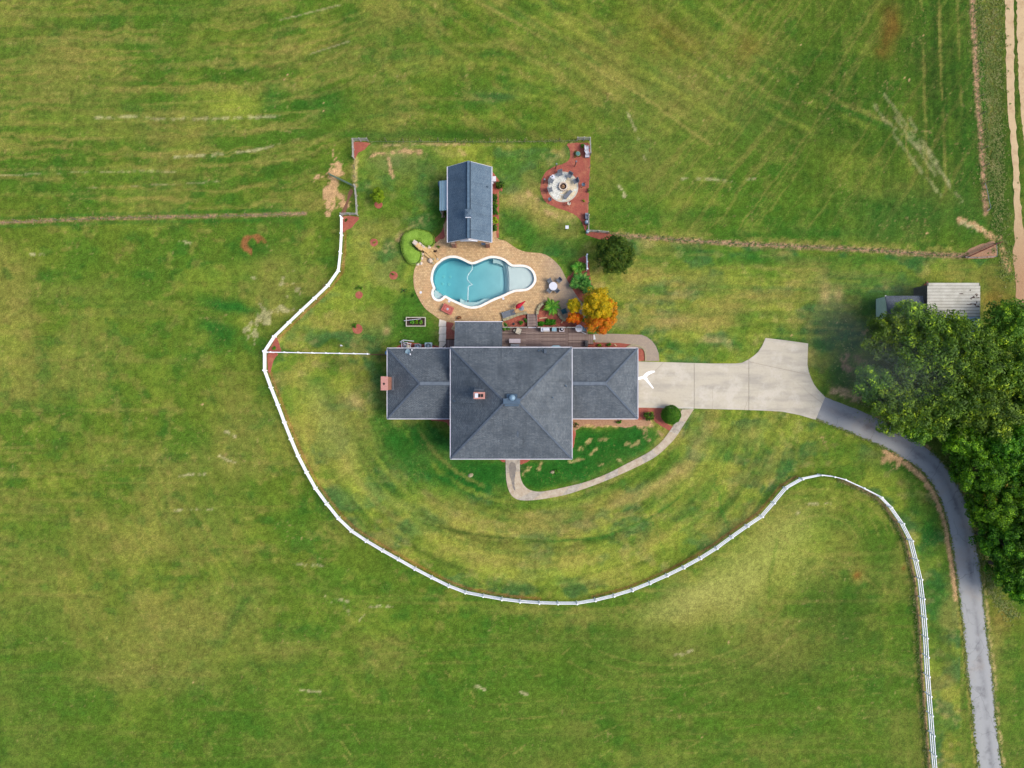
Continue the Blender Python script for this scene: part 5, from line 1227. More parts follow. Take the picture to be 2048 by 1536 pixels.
# ================================================================ foliage
def leaf_mesh(name, pts, nrm, size, mat, parent, aspect=.62, rs_=None):
    """pts (n,3), nrm (n,3): one folded leaf (4 verts, 2 tris) per point"""
    n = len(pts); r_ = rs_ or rs
    nrm = nrm / (np.linalg.norm(nrm, axis=1, keepdims=True) + 1e-9)
    t = r_.randn(n, 3); t -= (t * nrm).sum(1, keepdims=True) * nrm; t /= np.linalg.norm(t, axis=1, keepdims=True) + 1e-9
    b_ = np.cross(nrm, t); s = (size * r_.uniform(.65, 1.35, n))[:, None] if not np.ndim(size) else size[:, None]
    v = np.empty((n, 4, 3)); v[:, 0] = pts - t * s * .5; v[:, 2] = pts + t * s * .5 + nrm * s * .1
    v[:, 1] = pts + b_ * s * aspect * .5 - nrm * s * .08; v[:, 3] = pts - b_ * s * aspect * .5 - nrm * s * .08
    base = (np.arange(n) * 4)[:, None]
    f = np.concatenate([base + [0, 1, 2], base + [0, 2, 3]], 1).reshape(-1, 3)
    me_ = bpy.data.meshes.new(name); me_.vertices.add(n * 4)
    o = Vector((0, 0, 0)); q_ = parent
    while q_ is not None: o += q_.location; q_ = q_.parent
    me_.vertices.foreach_set('co', (v - np.array(o)).astype(np.float32).ravel())
    me_.loops.add(f.size); me_.loops.foreach_set('vertex_index', f.astype(np.int32).ravel())
    me_.polygons.add(len(f)); me_.polygons.foreach_set('loop_start', np.arange(0, f.size, 3, dtype=np.int32)); me_.polygons.foreach_set('loop_total', np.full(len(f), 3, np.int32))
    me_.update(calc_edges=True); me_.materials.append(mat)
    ob = bpy.data.objects.new(name, me_); C.objects.link(ob); ob.parent = parent; return ob
def clumps(c, rad, n, rc, per, seed, flat=.75, irr=.25, low=-.15):
    """leaf positions in round clumps spread over a domed crown"""
    r_ = np.random.RandomState(seed)
    d_ = r_.randn(n * 3, 3); d_ /= np.linalg.norm(d_, axis=1, keepdims=True); d_ = d_[d_[:, 2] > low][:n]
    k = r_.uniform(.45, 1, len(d_)) ** .5 * (1 + irr * (r_.rand(len(d_)) - .5) * 2)
    cc = d_ * np.array(rad) * k[:, None] * (1 - rc / max(rad)) + np.array(c)
    rcs = rc * r_.uniform(.6, 1.25, len(cc))
    P_, N_ = [], []
    for q_, rr in zip(cc, rcs):
        m_ = int(per * (rr / rc) ** 2); dd = r_.randn(m_, 3); dd /= np.linalg.norm(dd, axis=1, keepdims=True); dd[:, 2] = np.abs(dd[:, 2]) * .9 - .12
        P_.append(q_ + dd * np.array([rr, rr, rr * flat]) * r_.uniform(.7, 1.05, (m_, 1))); N_.append(dd + r_.randn(m_, 3) * .45 + [0, 0, .35])
    return np.concatenate(P_), np.concatenate(N_), cc, r_
def tree(px, py, rpx, zc, rz_, mat, label, group=None, n=90, rc=.75, per=110, leaf=.24, seed=1, name='tree', cat='tree', trunk=.22, irr=.3, flat=.75, sx=1.0, low=-.15):
    c = Vector(P(px, py, zc)); r_m = rpx * (H - zc) / F
    t = thing(name, label, cat, (c.x, c.y, 0), group)
    pts, nr, cc, r_ = clumps(c, (r_m * sx, r_m / sx, rz_), n, rc, per, seed, flat, irr, low)
    leaf_mesh('crown', pts, nr, leaf, mat, t, rs_=r_)
    top = Vector((c.x, c.y, zc + rz_ * .2)); mb = MB()
    mb.tube([(c.x, c.y, -.1), (c.x + .1, c.y, zc * .4), top], [trunk * 1.3, trunk, trunk * .45], 8); mb.build('trunk', M['bark'], t)
    br = MB(); sel = cc[:: max(1, len(cc) // 16)]
    for q_ in sel:
        s = Vector((c.x, c.y, zc * r_.uniform(.35, .8))); e_ = Vector(q_); mid = s.lerp(e_, .55) + Vector((0, 0, .3)); br.tube([s, mid, e_], [trunk * .4, trunk * .25, trunk * .1], 5)
    br.build('limb', M['bark'], t); return t
G1 = 'big shade trees along the asphalt lane'
LT = [ # px, py, r, zc, rz, label
 (1812,632,28,6.5,2.0,'lime tipped tree crown spreading over the grey shed roof'),
 (1775,672,46,6.0,2.4,'lime tipped tree just below the shed, at the northwest tip of the grove'),
 (1908,668,42,7.0,2.4,'lime tipped tree hanging over the south side of the white barn'),
 (1850,700,70,7.5,3.2,'broad lime tipped tree in the middle of the upper grove'),
 (1745,765,38,5.0,2.0,'thin lime tipped tree at the western edge of the grove, nearest the concrete'),
 (1945,720,66,8.0,3.2,'hazy green tree southeast of the white barn'),
 (2022,650,46,7.0,2.8,'tree at the right edge beside the dirt track'),
 (2035,745,48,8.0,3.0,'tree at the right edge, halfway down the upper grove'),
 (1800,815,54,6.5,2.6,'lime tipped tree close above the bend of the asphalt lane'),
 (1880,800,62,7.5,3.0,'lime tipped tree between the lane bend and the upper grove'),
 (1970,820,60,8.0,3.0,'tree where the lime grove meets the dark trees'),
 (1840,853,30,4.5,1.8,'low lime tipped tree touching the asphalt lane'),
 (2052,812,44,7.5,3.0,'tree at the right edge, at the foot of the upper grove'),
 (1905,755,44,6.0,2.4,'shaded green tree filling the heart of the upper grove'),
 (1985,765,44,6.5,2.6,'shaded tree between the right edge and the heart of the upper grove'),
]
for i, (x, y, r, zc, rz2, lab) in enumerate(LT):
    tree(x, y, r * 1.04, zc * .78, rz2 * 1.15, M['leaf_lime'], lab, 'lime tipped trees of the upper grove', n=int(34 + r * 1.9), rc=.58 + .003 * r, per=78, leaf=.28, seed=40 + i, irr=.45, low=-.6)
DT = [
 (1925,878,40,6.5,2.6,'dark green tree at the top of the dense wood, left side'),
 (2005,920,44,7.5,3.0,'dark green tree wedged in the upper middle of the dense wood'),
 (1995,880,44,7.5,3.0,'dark green tree at the top of the dense wood, right side'),
 (2045,870,34,7.5,3.0,'dark green tree at the right edge, top of the dense wood'),
 (1958,945,46,7.0,3.0,'dark green tree overhanging the asphalt lane, upper one'),
 (2025,955,50,8.0,3.2,'tall dark green tree in the middle of the dense wood'),
 (1985,1015,42,7.0,3.0,'dark green tree overhanging the lane edge, middle one'),
 (2042,1030,44,8.0,3.2,'dark green tree at the right edge, middle of the dense wood'),
 (2000,1080,40,6.5,2.8,'dark green tree in the lower wood'),
 (2046,1100,42,7.5,3.0,'dark green tree at the right edge of the lower wood'),
 (2022,1140,34,6.0,2.4,'dark green tree at the southern tip of the wood'),
 (2048,1172,34,6.0,2.4,'dark green tree at the right edge, last one of the wood'),
]
for i, (x, y, r, zc, rz2, lab) in enumerate(DT):
    tree(x, y, r * 1.08, zc * .62, rz2 * 1.15, M['leaf_dark'], lab, 'dark green trees of the dense wood', n=int(60 + r * 3.2), rc=.52, per=95, leaf=.22, seed=70 + i, irr=.26, low=-.75)
tree(1230, 510, 42, 2.6, 2.3, M['leaf_holly'], 'round dark holly tree by the fence corner, alone on the lawn', n=260, rc=.36, per=95, leaf=.14, seed=3, irr=.10, low=-.3)
og = tree(1194, 612, 37, 2.7, 2.3, M['leaf_gold'], 'golden yellow autumn tree beside the east end of the deck', n=150, rc=.40, per=120, leaf=.15, seed=5, irr=.2, sx=.92)
pts, nr, cc, r_ = clumps(P(1148, 612, 2.0), (1.05, 1.0, 1.0), 44, .32, 110, 8); leaf_mesh('side_crown', pts, nr, .16, M['leaf_gold'], og, rs_=r_)
pts, nr, cc, r_ = clumps(P(1197, 648, 3.0), (1.85, 1.2, 1.4), 80, .38, 110, 9); leaf_mesh('orange_crown', pts, nr, .17, M['leaf_orange'], og, rs_=r_)
pts, nr, cc, r_ = clumps(P(1150, 636, 1.8), (1.1, .75, .8), 40, .30, 100, 10); leaf_mesh('orange_crown', pts, nr, .16, M['leaf_orange'], og, rs_=r_)
pts, nr, cc, r_ = clumps(P(1222, 622, 2.4), (.8, 1.7, 1.2), 24, .30, 80, 12); leaf_mesh('orange_crown', pts, nr, .16, M['leaf_orange'], og, rs_=r_)
tree(757, 392, 15, 1.2, .9, M['leaf_yel'], 'small yellow green tree alone on the west side of the yard', n=60, rc=.26, per=130, leaf=.14, seed=13, trunk=.06, irr=.5)

def shrub(px, py, rx, ry, h, mat, label, n=20, rc=.2, per=60, leaf=.1, seed=1, name='shrub', cat='shrub', group=None):
    c = P(px, py, h * .4); s = (H - h * .4) / F
    t = thing(name, label, cat, (c[0], c[1], 0), group)
    pts, nr, cc, r_ = clumps((c[0], c[1], h * .35), (rx * s, ry * s, h * .65), n, rc, per, seed, .8, .2, -.1); leaf_mesh('foliage', pts, nr, leaf, mat, t, rs_=r_)
    st = MB()
    for q_ in cc[::max(1, len(cc) // 6)]: st.tube([(c[0], c[1], 0), tuple(q_)], [.03, .012], 4)
    st.build('stem', M['bark'], t); return t
# round clipped ball: leaves over a sphere
def ball(px, py, r, h, mat, label, leaf=.09, n=14000, seed=1, name='clipped_shrub'):
    c = P(px, py, h * .5); R_ = r * (H - h * .5) / F; r_ = np.random.RandomState(seed)
    d_ = r_.randn(n, 3); d_ /= np.linalg.norm(d_, axis=1, keepdims=True); d_[:, 2] = np.abs(d_[:, 2]) * 1.0 - .25 * (r_.rand(n) < .3)
    rr = r_.uniform(.9, 1.0, (n, 1)) * (1 + .03 * np.sin(d_[:, :1] * 9 + d_[:, 1:2] * 7))
    t = thing(name, label, 'shrub', (c[0], c[1], 0)); leaf_mesh('foliage', np.array([c[0], c[1], h * .42]) + d_ * rr * [R_, R_, h * .58], d_ + r_.randn(n, 3) * .5, leaf, mat, t, rs_=r_)
    MB().tube([(c[0], c[1], 0), (c[0], c[1], h * .6)], [.08, .05], 6).build('stem', M['bark'], t)
ball(1343, 829.5, 19.5, 2.0, M['leaf_box'], 'bright green clipped boxwood ball where the walk meets the driveway')
shrub(1297.5, 833, 12, 11, 1.1, M['leaf_bush'], 'glossy dark shrub between the boxwood ball and the east wing', 30, .2, 70, .12, 21)
shrub(1238, 843, 7, 5, .6, M['leaf_dark'], 'small green shrub in the bare bed south of the east wing', 12, .14, 50, .09, 22)
shrub(1000, 370.5, 9.5, 9.5, 1.2, M['leaf_bush'], 'dark round shrub by the east wall of the pool house', 26, .2, 70, .12, 23)
for i, (y, rx, ry, lab, mt) in enumerate(((394,6,8,'dark northern shrub of the row beside the pool house','leaf_bush'),(409,6.5,9,'second shrub of the row beside the pool house','leaf_bush'),(425,6.5,9,'middle shrub of the row beside the pool house','leaf_bush'),(441,7.5,9,'brightest yellow green shrub of the row beside the pool house','leaf_yel'),(456,6,8,'southern shrub of the row beside the pool house','leaf_bush'))):
    shrub(989.5, y, rx, ry, 1.0, M[mt], lab, 20, .18, 60, .12, 30 + i, group='shrubs in a row beside the pool house')
shrub(1178, 381, 3, 7, .5, M['leaf_yel'], 'yellow green low plant in the red bed by the fire circle', 8, .1, 40, .08, 36); shrub(1167, 402, 3, 4, .4, M['leaf_yel'], 'tiny green plant south of the yellow green one in the red bed', 5, .08, 40, .07, 37)
shrub(718, 576, 9, 7, .6, M['leaf_dark'], 'sparse sapling above the middle mulch ring', 9, .12, 30, .1, 38); shrub(710, 651, 8, 6, .6, M['leaf_dark'], 'sparse sapling beside the southern mulch ring', 9, .12, 30, .1, 39)
shrub(748, 484, 4, 4, .4, M['leaf_yel'], 'small sapling inside the northern mulch ring', 5, .09, 30, .08, 40); shrub(786, 548, 4, 4, .4, M['leaf_dark'], 'small sapling in the mulch ring nearest the pool', 5, .09, 30, .08, 41)
shrub(549, 696, 6, 4, .5, M['leaf_dark'], 'green plant in the red bed at the fence bend', 8, .12, 40, .09, 42); shrub(693, 441, 4, 4, .4, M['leaf_bush'], 'dark plant in the red bed at the top of the white fence', 6, .1, 40, .08, 43)
shrub(1041, 645, 5.5, 5, .6, M['leaf_box'], 'small round green shrub west of the deck steps', 12, .13, 50, .08, 44)
for i, (x, y, rx, ry, lab) in enumerate(((1082,647,8,6,'left clump of low green plants between the steps and the grill'),(1096,644,8,8,'dark middle clump of low green plants behind the grill'),(1106,645,8,8,'right clump of low green plants behind the round cooker'))):
    shrub(x, y, rx, ry, .55, M['leaf_box'], lab, 22, .16, 60, .10, 45 + i, group='low green plants north of the deck')
shrub(1051, 640, 3, 7, .5, M['leaf_banana'], 'pale narrow plant against the steps', 8, .1, 40, .1, 48)
shrub(1199, 690, 5, 4, .5, M['leaf_yel'], 'yellow green plant in the red bed under the east wing eave', 7, .12, 40, .1, 49); shrub(1218, 689, 6, 4, .5, M['leaf_box'], 'dark green plant in the red bed under the east wing eave', 9, .12, 40, .1, 50)
shrub(1113, 944, 6, 6, .35, M['leaf_box'], 'sprawling green plant on the grass inside the front walk', 8, .1, 40, .09, 51); shrub(1152, 849, 8, 8, .5, M['leaf_bush'], 'scraggly dark plant in the corner by the east wing', 9, .12, 40, .09, 52)
shrub(806, 581, 10, 5, .4, M['leaf_banana'], 'pale flowering plant on the lawn west of the terrace', 8, .1, 30, .09, 53); shrub(828, 592, 7, 4, .35, M['leaf_dark'], 'dark low plant at the west edge of the terrace', 7, .1, 30, .09, 54)
shrub(917, 636, 6, 5, .5, plainleaf := leafmat('dry_brown_leaves', [lin(120,80,50), lin(150,100,64), lin(176,124,80), lin(190,140,96)]), 'dry brown potted plant at the porch roof edge', 8, .12, 40, .1, 55)
shrub(877, 494, 5, 4, .5, M['leaf_dark'], 'dark plant at the north side of the rock slide', 7, .1, 40, .08, 56); shrub(871, 504, 5, 4, .4, leafmat('purple_leaves', [lin(60,44,50), lin(84,60,66), lin(110,90,60), lin(150,150,60)]), 'dark purple plant beside the rock slide', 7, .1, 40, .08, 57)
shrub(1165,292,7,4,.5,M['leaf_box'],'green plant at the northeast rail corner by the white chair',8,.12,40,.1,58)
# palms / banana plants
def fronds(px, py, n, L_, h, mat, label, seed, name='palm', wid=.16, stemh=.8):
    c = P(px, py, h * .7); r_ = random.Random(seed); t = thing(name, label, 'palm' if name == 'palm' else 'plant', (c[0], c[1], 0))
    MB().tube([(c[0], c[1], 0), (c[0], c[1], stemh)], [.14, .10], 8).build('trunk', M['bark'], t)
    for i in range(n):
        a = 2 * math.pi * i / n + r_.uniform(-.3, .3); l = L_ * r_.uniform(.65, 1.05); up = r_.uniform(.15, .8); mb = MB(); nseg = 6
        pr_ = None
        for k in range(nseg + 1):
            q_ = k / nseg; rr = l * q_; zz = stemh + up * l * (q_ - 1.15 * q_ * q_); ww = wid * math.sin(math.pi * min(.98, q_ * .85 + .12))
            ox, oy = math.cos(a), math.sin(a); row = [(c[0] + ox * rr - oy * ww, c[1] + oy * rr + ox * ww, zz - .3 * ww), (c[0] + ox * rr, c[1] + oy * rr, zz + .04), (c[0] + ox * rr + oy * ww, c[1] + oy * rr - ox * ww, zz - .3 * ww)]
            o = len(mb.v); mb.v += row
            if pr_ is not None: mb.f += [(pr_, pr_ + 1, o + 1, o), (pr_ + 1, pr_ + 2, o + 2, o + 1)]
            pr_ = o
            # leaflets
            if k:
                for s_ in (-1, 1):
                    for j in range(3):
                        qq = rr - l / nseg * j / 3; bx, by = c[0] + ox * qq, c[1] + oy * qq; lw = ww * 2.1
                        tx, ty = bx + (ox * .7 - s_ * oy) * lw, by + (oy * .7 + s_ * ox) * lw
                        o = len(mb.v); mb.v += [(bx, by, zz + .03), (bx + ox * .07, by + oy * .07, zz + .03), (tx, ty, zz - .14)]; mb.f.append((o, o + 1, o + 2))
        mb.build('frond', mat, t)
    return t
fronds(1104, 612, 22, 1.25, 1.4, M['leaf_palm'], 'green fan of a palm in the red bed right of the deck steps', 1, wid=.13)
fronds(1157, 535, 12, 1.0, 1.2, M['leaf_palm'], 'pale green northern palm beside the white post fence', 2, wid=.17, name='broadleaf_plant')
fronds(1163, 560, 16, 1.3, 1.8, M['leaf_banana'], 'large broad leaved plant east of the terrace, middle one', 3, wid=.2, name='broadleaf_plant')
fronds(1175, 574, 14, 1.1, 1.6, M['leaf_banana'], 'broad leaved plant touching the golden tree', 4, wid=.18, name='broadleaf_plant')
fronds(1150, 566, 10, .8, 1.3, M['leaf_banana'], 'broad leaved plant nearest the round table', 5, wid=.15, name='broadleaf_plant')
shrub(1164, 534, 11, 9, 1.2, M['leaf_palm'], 'leafy green shrub under the short white fence', 24, .2, 50, .18, 60)
shrub(1166, 566, 15, 15, 1.5, M['leaf_banana'], 'dense green shrub under the broad leaved plants', 40, .24, 55, .2, 61)
wf = thing('white_fence', 'short white fence panel standing beside the broad leaved plants', 'fence', P(1172, 528))
railfence([(1172,513),(1172.3,527),(1172.6,541)], wf, (.4, .8, 1.2))

# clipped kidney shaped groundcover hedge
KID = [(801,485.6),(803,474),(809.5,465),(819,459.5),(832,457),(845,459),(855,461.5),(863.6,466),(868,474.5),(868,485.6),(863.6,491.4),(855,493),(848.6,491),(841,487),(834,482),(827,484),(826.5,490),(832,497),(839.5,500.5),(842.7,508),(841,518),(837,525),(829,528.5),(819,526.6),(809.5,517),(803,502.5)]
kp = ccw([P2(a, b, .6) for a, b in smooth(KID, 3)])
t = thing('clipped_hedge', 'kidney shaped bright green clipped hedge around the rock slide of the pool', 'hedge', P(822, 490))
n = 26000; xs_ = [p[0] for p in kp]; ys2 = [p[1] for p in kp]; X_ = rs.uniform(min(xs_), max(xs_), n * 2); Y_ = rs.uniform(min(ys2), max(ys2), n * 2)
ins = inpoly(kp, X_, Y_); X_ = X_[ins]; Y_ = Y_[ins]
kd = np.min(np.stack([np.hypot(X_ - a, Y_ - b) for a, b in kp]), 0)
Z_ = .62 * np.sqrt(np.clip(kd / .45, 0.02, 1)) + .07 * (fbm(X_ * 1.3 + 50, Y_ * 1.3 + 50, 3, 3) - .5) * 2 - rs.rand(len(X_)) * .08
Nn = np.stack([np.zeros_like(X_), np.zeros_like(X_), np.ones_like(X_)], 1) + rs.randn(len(X_), 3) * .28
leaf_mesh('foliage', np.stack([X_, Y_, Z_], 1), Nn, .11, M['leaf_hedge'], t)
sidep = []; sn = []
for i in range(5000):
    k = rnd.randrange(len(kp)); a, b = kp[k], kp[(k + 1) % len(kp)]; q_ = rnd.random(); sidep.append((a[0] + (b[0] - a[0]) * q_, a[1] + (b[1] - a[1]) * q_, rnd.uniform(.02, .5))); d_ = Vector((b[1] - a[1], a[0] - b[0], 0)).normalized(); sn.append((d_.x + rnd.gauss(0, .4), d_.y + rnd.gauss(0, .4), .4 + rnd.gauss(0, .3)))
leaf_mesh('side_foliage', np.array(sidep), np.array(sn), .12, M['leaf_hedge'], t)
MB().prism(offset(kp, -.12), 0, .38).build('twig_core', plain('hedge_twigs', (.03, .05, .015, 1)), t)

# rock slide and boulders
def rock(c, d_, rz=0, seed=0):
    r_ = random.Random(seed); mb = MB(); mb.lathe((0, 0, 0), [(.30, -.1), (.48, .12), (.5, .35), (.40, .72), (.22, .93), (0, 1.0)], 9)
    mb.v = [(x * (1 + r_.uniform(-.14, .14)), y * (1 + r_.uniform(-.14, .14)), z * (1 + r_.uniform(-.1, .1))) for x, y, z in mb.v]
    m_ = Matrix.Rotation(rz, 3, 'Z'); mb.v = [tuple(Vector(c) + m_ @ Vector((x * d_[0], y * d_[1], z * d_[2]))) for x, y, z in mb.v]; return mb
sl_ = thing('rock_slide', 'tan flagstone water slide stepping down between boulders into the pool', 'water slide', P(858, 505))
q45 = yaw(P2(830, 483), P2(880, 525))
for i, (x, y, dx_, dy_, dz_) in enumerate(((831.5,487,.62,.55,1.35),(836.5,492,.75,.6,1.15),(841,489.5,.4,.4,1.1),(842,497,.6,.5,1.0),(847,494.5,.5,.36,.95),(849,499,.6,.5,.85),(839,497.5,.4,.35,.9))):
    MB().box(P(x, y, dz_ / 2), (dx_, dy_, dz_), rz=q45 + rnd.uniform(-.15, .15), taper=.88).build('stone', M['rock'] if i in (0, 2, 4) else M['rock_tan'], sl_)
for i, pg in enumerate(([(846,499),(853,495),(862,503),(855,509)], [(855,509.4),(862,503.4),(870,511),(863,516)], [(863,516.4),(870,511.4),(879,522),(873,527)], [(848,503),(854,509.6),(862,516.6),(859,518),(850,511)], [(862.6,502.6),(854,495),(857,494),(866,500.5),(871,508),(870.4,510.5)], [(860,518.5),(863,517),(872,527.6),(868,531)], [(871,510.4),(873,512),(881,520),(880,522.4)])):
    MB().prism(poly(pg), 0, .42 - .10 * (i % 3) - (.1 if i > 2 else 0) + (.1 if i == 0 else 0)).build('slide_stone', M['rock_tan'], sl_)
for i, (x, y) in enumerate(((857,502),(867,518),(866,526))): MB().lathe(P(x, y, .3), [(.16, 0), (.14, .04), (0, .05)], 7).build('dark_pebble', M['limestone'], sl_)
for i, (x, y, r, lab) in enumerate(((845.5,508.5,.36,'white boulder at the notch of the hedge'),(843.8,517,.36,'round white boulder below the notch of the hedge'),(842.5,527,.34,'round white boulder on the pavers west of the slide'),(835,528,.40,'white boulder at the south tip of the hedge'),(858.5,494.8,.46,'pink white boulder north of the rock slide'),(861,521.5,.52,'pale boulder halfway down the rock slide'),(876,518.5,.34,'pale boulder at the pool edge beside the slide'))):
    p = P(x, y, 0); rk = rock(p, (r * 1.4, r * 1.15, r), i, 90 + i).build('boulder', M['rock'], None, False); tag(rk, lab, 'boulder', 'boulders around the rock slide')

# ================================================================ pool furniture and fittings
pts = [(944,530),(944.5,536),(943,541),(938,547),(934.6,555),(936,561),(941,566.5),(944.5,569.5),(940,571),(936.6,573)]
t = thing('pool_cleaner', 'white floating hose and cleaner head drifting across the pool', 'pool cleaner', P(940, 565))
MB().tube([P(a, b, -.03) for a, b in smooth(pts, 5, False)], .035, 8).build('hose', M['hose'], t)
MB().tube([P(936.4, 574, -.03), P(935.5, 600, -.03)], .05, 8).build('float_tube', M['hose'], t)
MB().box(P(936, 602, -.12), (.2, .22, .14)).build('cleaner_head', M['vent'], t)
for i, (x, y, lab) in enumerate(((841.5,585,'white skimmer lid on the west of the terrace'),(898.5,602.5,'white skimmer lid south of the corner nook'),(1006.5,597,'white skimmer lid at the southeast of the pool'))):
    a, b, _ = P(x, y); o = MB().lathe((a, b, .05), [(.16, 0), (.16, .02), (0, .03)], 16).build('skimmer_lid', M['white_disc']); tag(o, lab, 'pool lid', 'skimmer lids on the terrace')
# faded red fire table
t = thing('fire_table', 'faded red rectangular table with a raised rim south of the pool', 'table', P(896, 619)); a, b, _ = P(896, 619); q_ = R(-27)
MB().box((a, b, .25), (1.25, .85, .42), q_).build('body', M['pink'], t); MB().box((a, b, .50), (1.42, 1.02, .07), q_).build('table_top', M['pink'], t)
MB().box((a, b, .538), (1.05, .66, .012), q_).build('groove', M['darkpink'], t); MB().box((a, b, .55), (.95, .56, .03), q_).build('inset_top', M['pink'], t)
MB().lathe((a, b, .56), [(.16, 0), (.14, .05), (0, .06)], 10).build('burner_cover', M['steel'], t)
for sx_ in (-1, 1):
    for sy_ in (-1, 1): v = Matrix.Rotation(q_, 3, 'Z') @ Vector((sx_ * .55, sy_ * .35, 0)); MB().box((a + v.x, b + v.y, .06), (.1, .1, .1)).build('foot', M['darkpink'], t)
# lounger
a, b, _ = P(1016, 627.5, .4); q_ = R(17)
t = thing('sun_lounger', 'grey sling sun lounger beside the curved stone wall', 'sun lounger', (a, b, 0))
MT = lambda x, y, z: (a + math.cos(q_) * x - math.sin(q_) * y, b + math.sin(q_) * x + math.cos(q_) * y, z)
MB().box(MT(-.2, 0, .36), (1.15, .62, .05), q_).build('seat', M['sling'], t); MB().box(MT(.62, 0, .48), (.62, .62, .05), q_, ry=R(-22)).build('backrest', M['sling'], t)
for s in (-1, 1): MB().bar(MT(-.8, s * .35, .36), MT(.9, s * .35, .36), .05, .05).build('side_rail', M['greymetal'], t)
for x in (-.7, .6):
    for s in (-1, 1): MB().tube([MT(x, s * .35, .05), MT(x, s * .35, .36)], .025, 6).build('leg', M['greymetal'], t)
# red umbrella lying against its base
t = thing('patio_umbrella', 'closed red umbrella with a wooden pole leaning beside the lounger', 'umbrella', P(1040, 613))
MB().tube([P(1026, 625, .5), P(1037, 613, .9)], .03, 6).build('pole', M['teak'], t)
cn = MB(); ps = [Vector(P(1033.5, 615, .85)), Vector(P(1037, 612, .95)), Vector(P(1044, 607, 1.1)), Vector(P(1050.5, 602, 1.2))]
cn.tube(ps, [.22, .30, .17, .05], 10); cn.build('canopy', M['red'], t)
for k in range(3): cn = MB(); cn.tube([ps[0] + Vector((.1 * k - .1, -.1 + .08 * k, .02)), ps[2] + Vector((.04 * k, 0, .05))], [.12, .05], 6); cn.build('canopy_fold', M['red'], t)
MB().lathe(P(1043, 616.5, .05), [(.34, 0), (.34, .08), (.06, .12), (.05, .4), (0, .4)], 14).build('base', M['greymetal'], t)
# round table with four chairs
a, b, _ = P(1106.3, 572.3, .74)
t = thing('round_table', 'white round glass table on the east part of the terrace', 'table', (a, b, 0))
MB().lathe((a, b, .72), [(.50, 0), (.53, .02), (.52, .04), (0, .04)], 28).build('table_top', M['white_disc'], t); MB().lathe((a, b, .05), [(.25, 0), (.05, .06), (.04, .67)], 10).build('pedestal', M['greymetal'], t)
def chair(x, y, rz, lab, grp, fab='sling', frame='greymetal', sc=1.0, name='patio_chair'):
    t = thing(name, lab, 'chair', (0, 0, 0), grp)
    MB().box((0, 0, .42), (.50, .48, .05)).build('seat', M[fab], t); MB().box((0, .27, .70), (.48, .05, .52), rx=R(-14)).build('backrest', M[fab], t)
    for s in (-1, 1):
        MB().tube([(s * .27, -.24, 0), (s * .27, -.24, .62), (s * .27, .26, .64)], .022, 5).build('arm', M[frame], t); MB().tube([(s * .27, .24, 0), (s * .27, .32, .95)], .02, 5).build('leg', M[frame], t)
    t.location = (x, y, .05); t.rotation_euler = (0, 0, rz); t.scale = (sc,) * 3; return t
for i, (px, py, lab) in enumerate(((1118,561,'grey chair pulled away northeast of the round table'),(1100,563,'grey chair at the northwest of the round table'),(1099,581,'grey chair at the southwest of the round table'),(1113.5,580.5,'grey chair at the southeast of the round table'))):
    x, y, _ = P(px, py, .5); chair(x, y, math.atan2(b - y, a - x) + R(90), lab, 'chairs around the white round table')
x, y, _ = P(1127.5, 622, .5); chair(x, y, R(200), 'teal armchair on the round paved spot by the golden tree', None, 'teal', 'teal', 1.15, 'armchair')
struct(sheet('round_paving', [(1134 + 15 * math.cos(k * .35), 622 + 13 * math.sin(k * .35)) for k in range(18)], .058, M['paver']))

# ---- on the deck
D0 = DZ + .002
def at(px, py, z=0): x, y, _ = P(px, py, DZ + z); return x, y
x, y = at(1037.5, 661.5, .4); ch_ = chair(x, y, R(160), 'cream cushioned armchair on the deck', None, 'cushion', 'blackmetal', 1.25, 'armchair'); ch_.location.z = D0
x, y = at(1029.3, 660.8, .3); o = MB().lathe((x, y, D0), [(.12, 0), (.17, .22), (.15, .24), (0, .2)], 12).build('plant_pot', M['cushion']); tag(o, 'small cream pot beside the cream armchair', 'pot')
x, y = at(1029.6, 681.8, .75); t = thing('dining_table', 'long pale lilac table on the deck near the house wall', 'table', (x, y, D0))
MB().box((x, y, DZ + .74), (1.42, .52, .05)).build('table_top', M['lilac'], t)
for sx_ in (-1, 1):
    for sy_ in (-1, 1): MB().box((x + sx_ * .62, y + sy_ * .2, DZ + .36), (.06, .06, .71)).build('leg', M['greymetal'], t)
x, y = at(1030, 690.5, .45); t = thing('bench', 'grey bench between the lilac table and the house', 'bench', (x, y, D0)); MB().box((x, y, DZ + .44), (1.1, .34, .05)).build('seat', M['greymetal'], t)
for s in (-1, 1): MB().box((x + s * .45, y, DZ + .21), (.05, .28, .42)).build('leg', M['greymetal'], t)
# gas grill
x, y = at(1091, 659, .9); t = thing('gas_grill', 'white and steel gas grill against the deck rail', 'grill', (x, y, D0))
MB().box((x + .05, y, DZ + .42), (.9, .5, .8)).build('cart', M['steel'], t)
gm = MB(); 
for s in range(9): pass
hood = MB(); nn = 8; prof = [(-.26 + .52 * k / nn, .22 * math.sin(math.pi * k / nn)) for k in range(nn + 1)]
vs = [(x - .3, y + p[0], DZ + .84 + p[1]) for p in prof] + [(x + .5, y + p[0], DZ + .84 + p[1]) for p in prof]
hood.add(vs, [(k, k + 1, nn + 2 + k, nn + 1 + k)[::-1] for k in range(nn)] + [tuple(range(nn + 1)), tuple(range(nn + 1, 2 * nn + 2))[::-1]]); hood.build('hood', M['white_disc'], t)
MB().box((x - .45, y, DZ + .84), (.24, .5, .05)).build('side_shelf', M['white_disc'], t); MB().bar((x - .2, y - .31, DZ + .95), (x + .4, y - .31, DZ + .95), .04, .04).build('handle', M['pale_wood'], t)
MB().box((x + .05, y - .27, DZ + .84), (.8, .03, .05)).build('gap', M['black'], t)
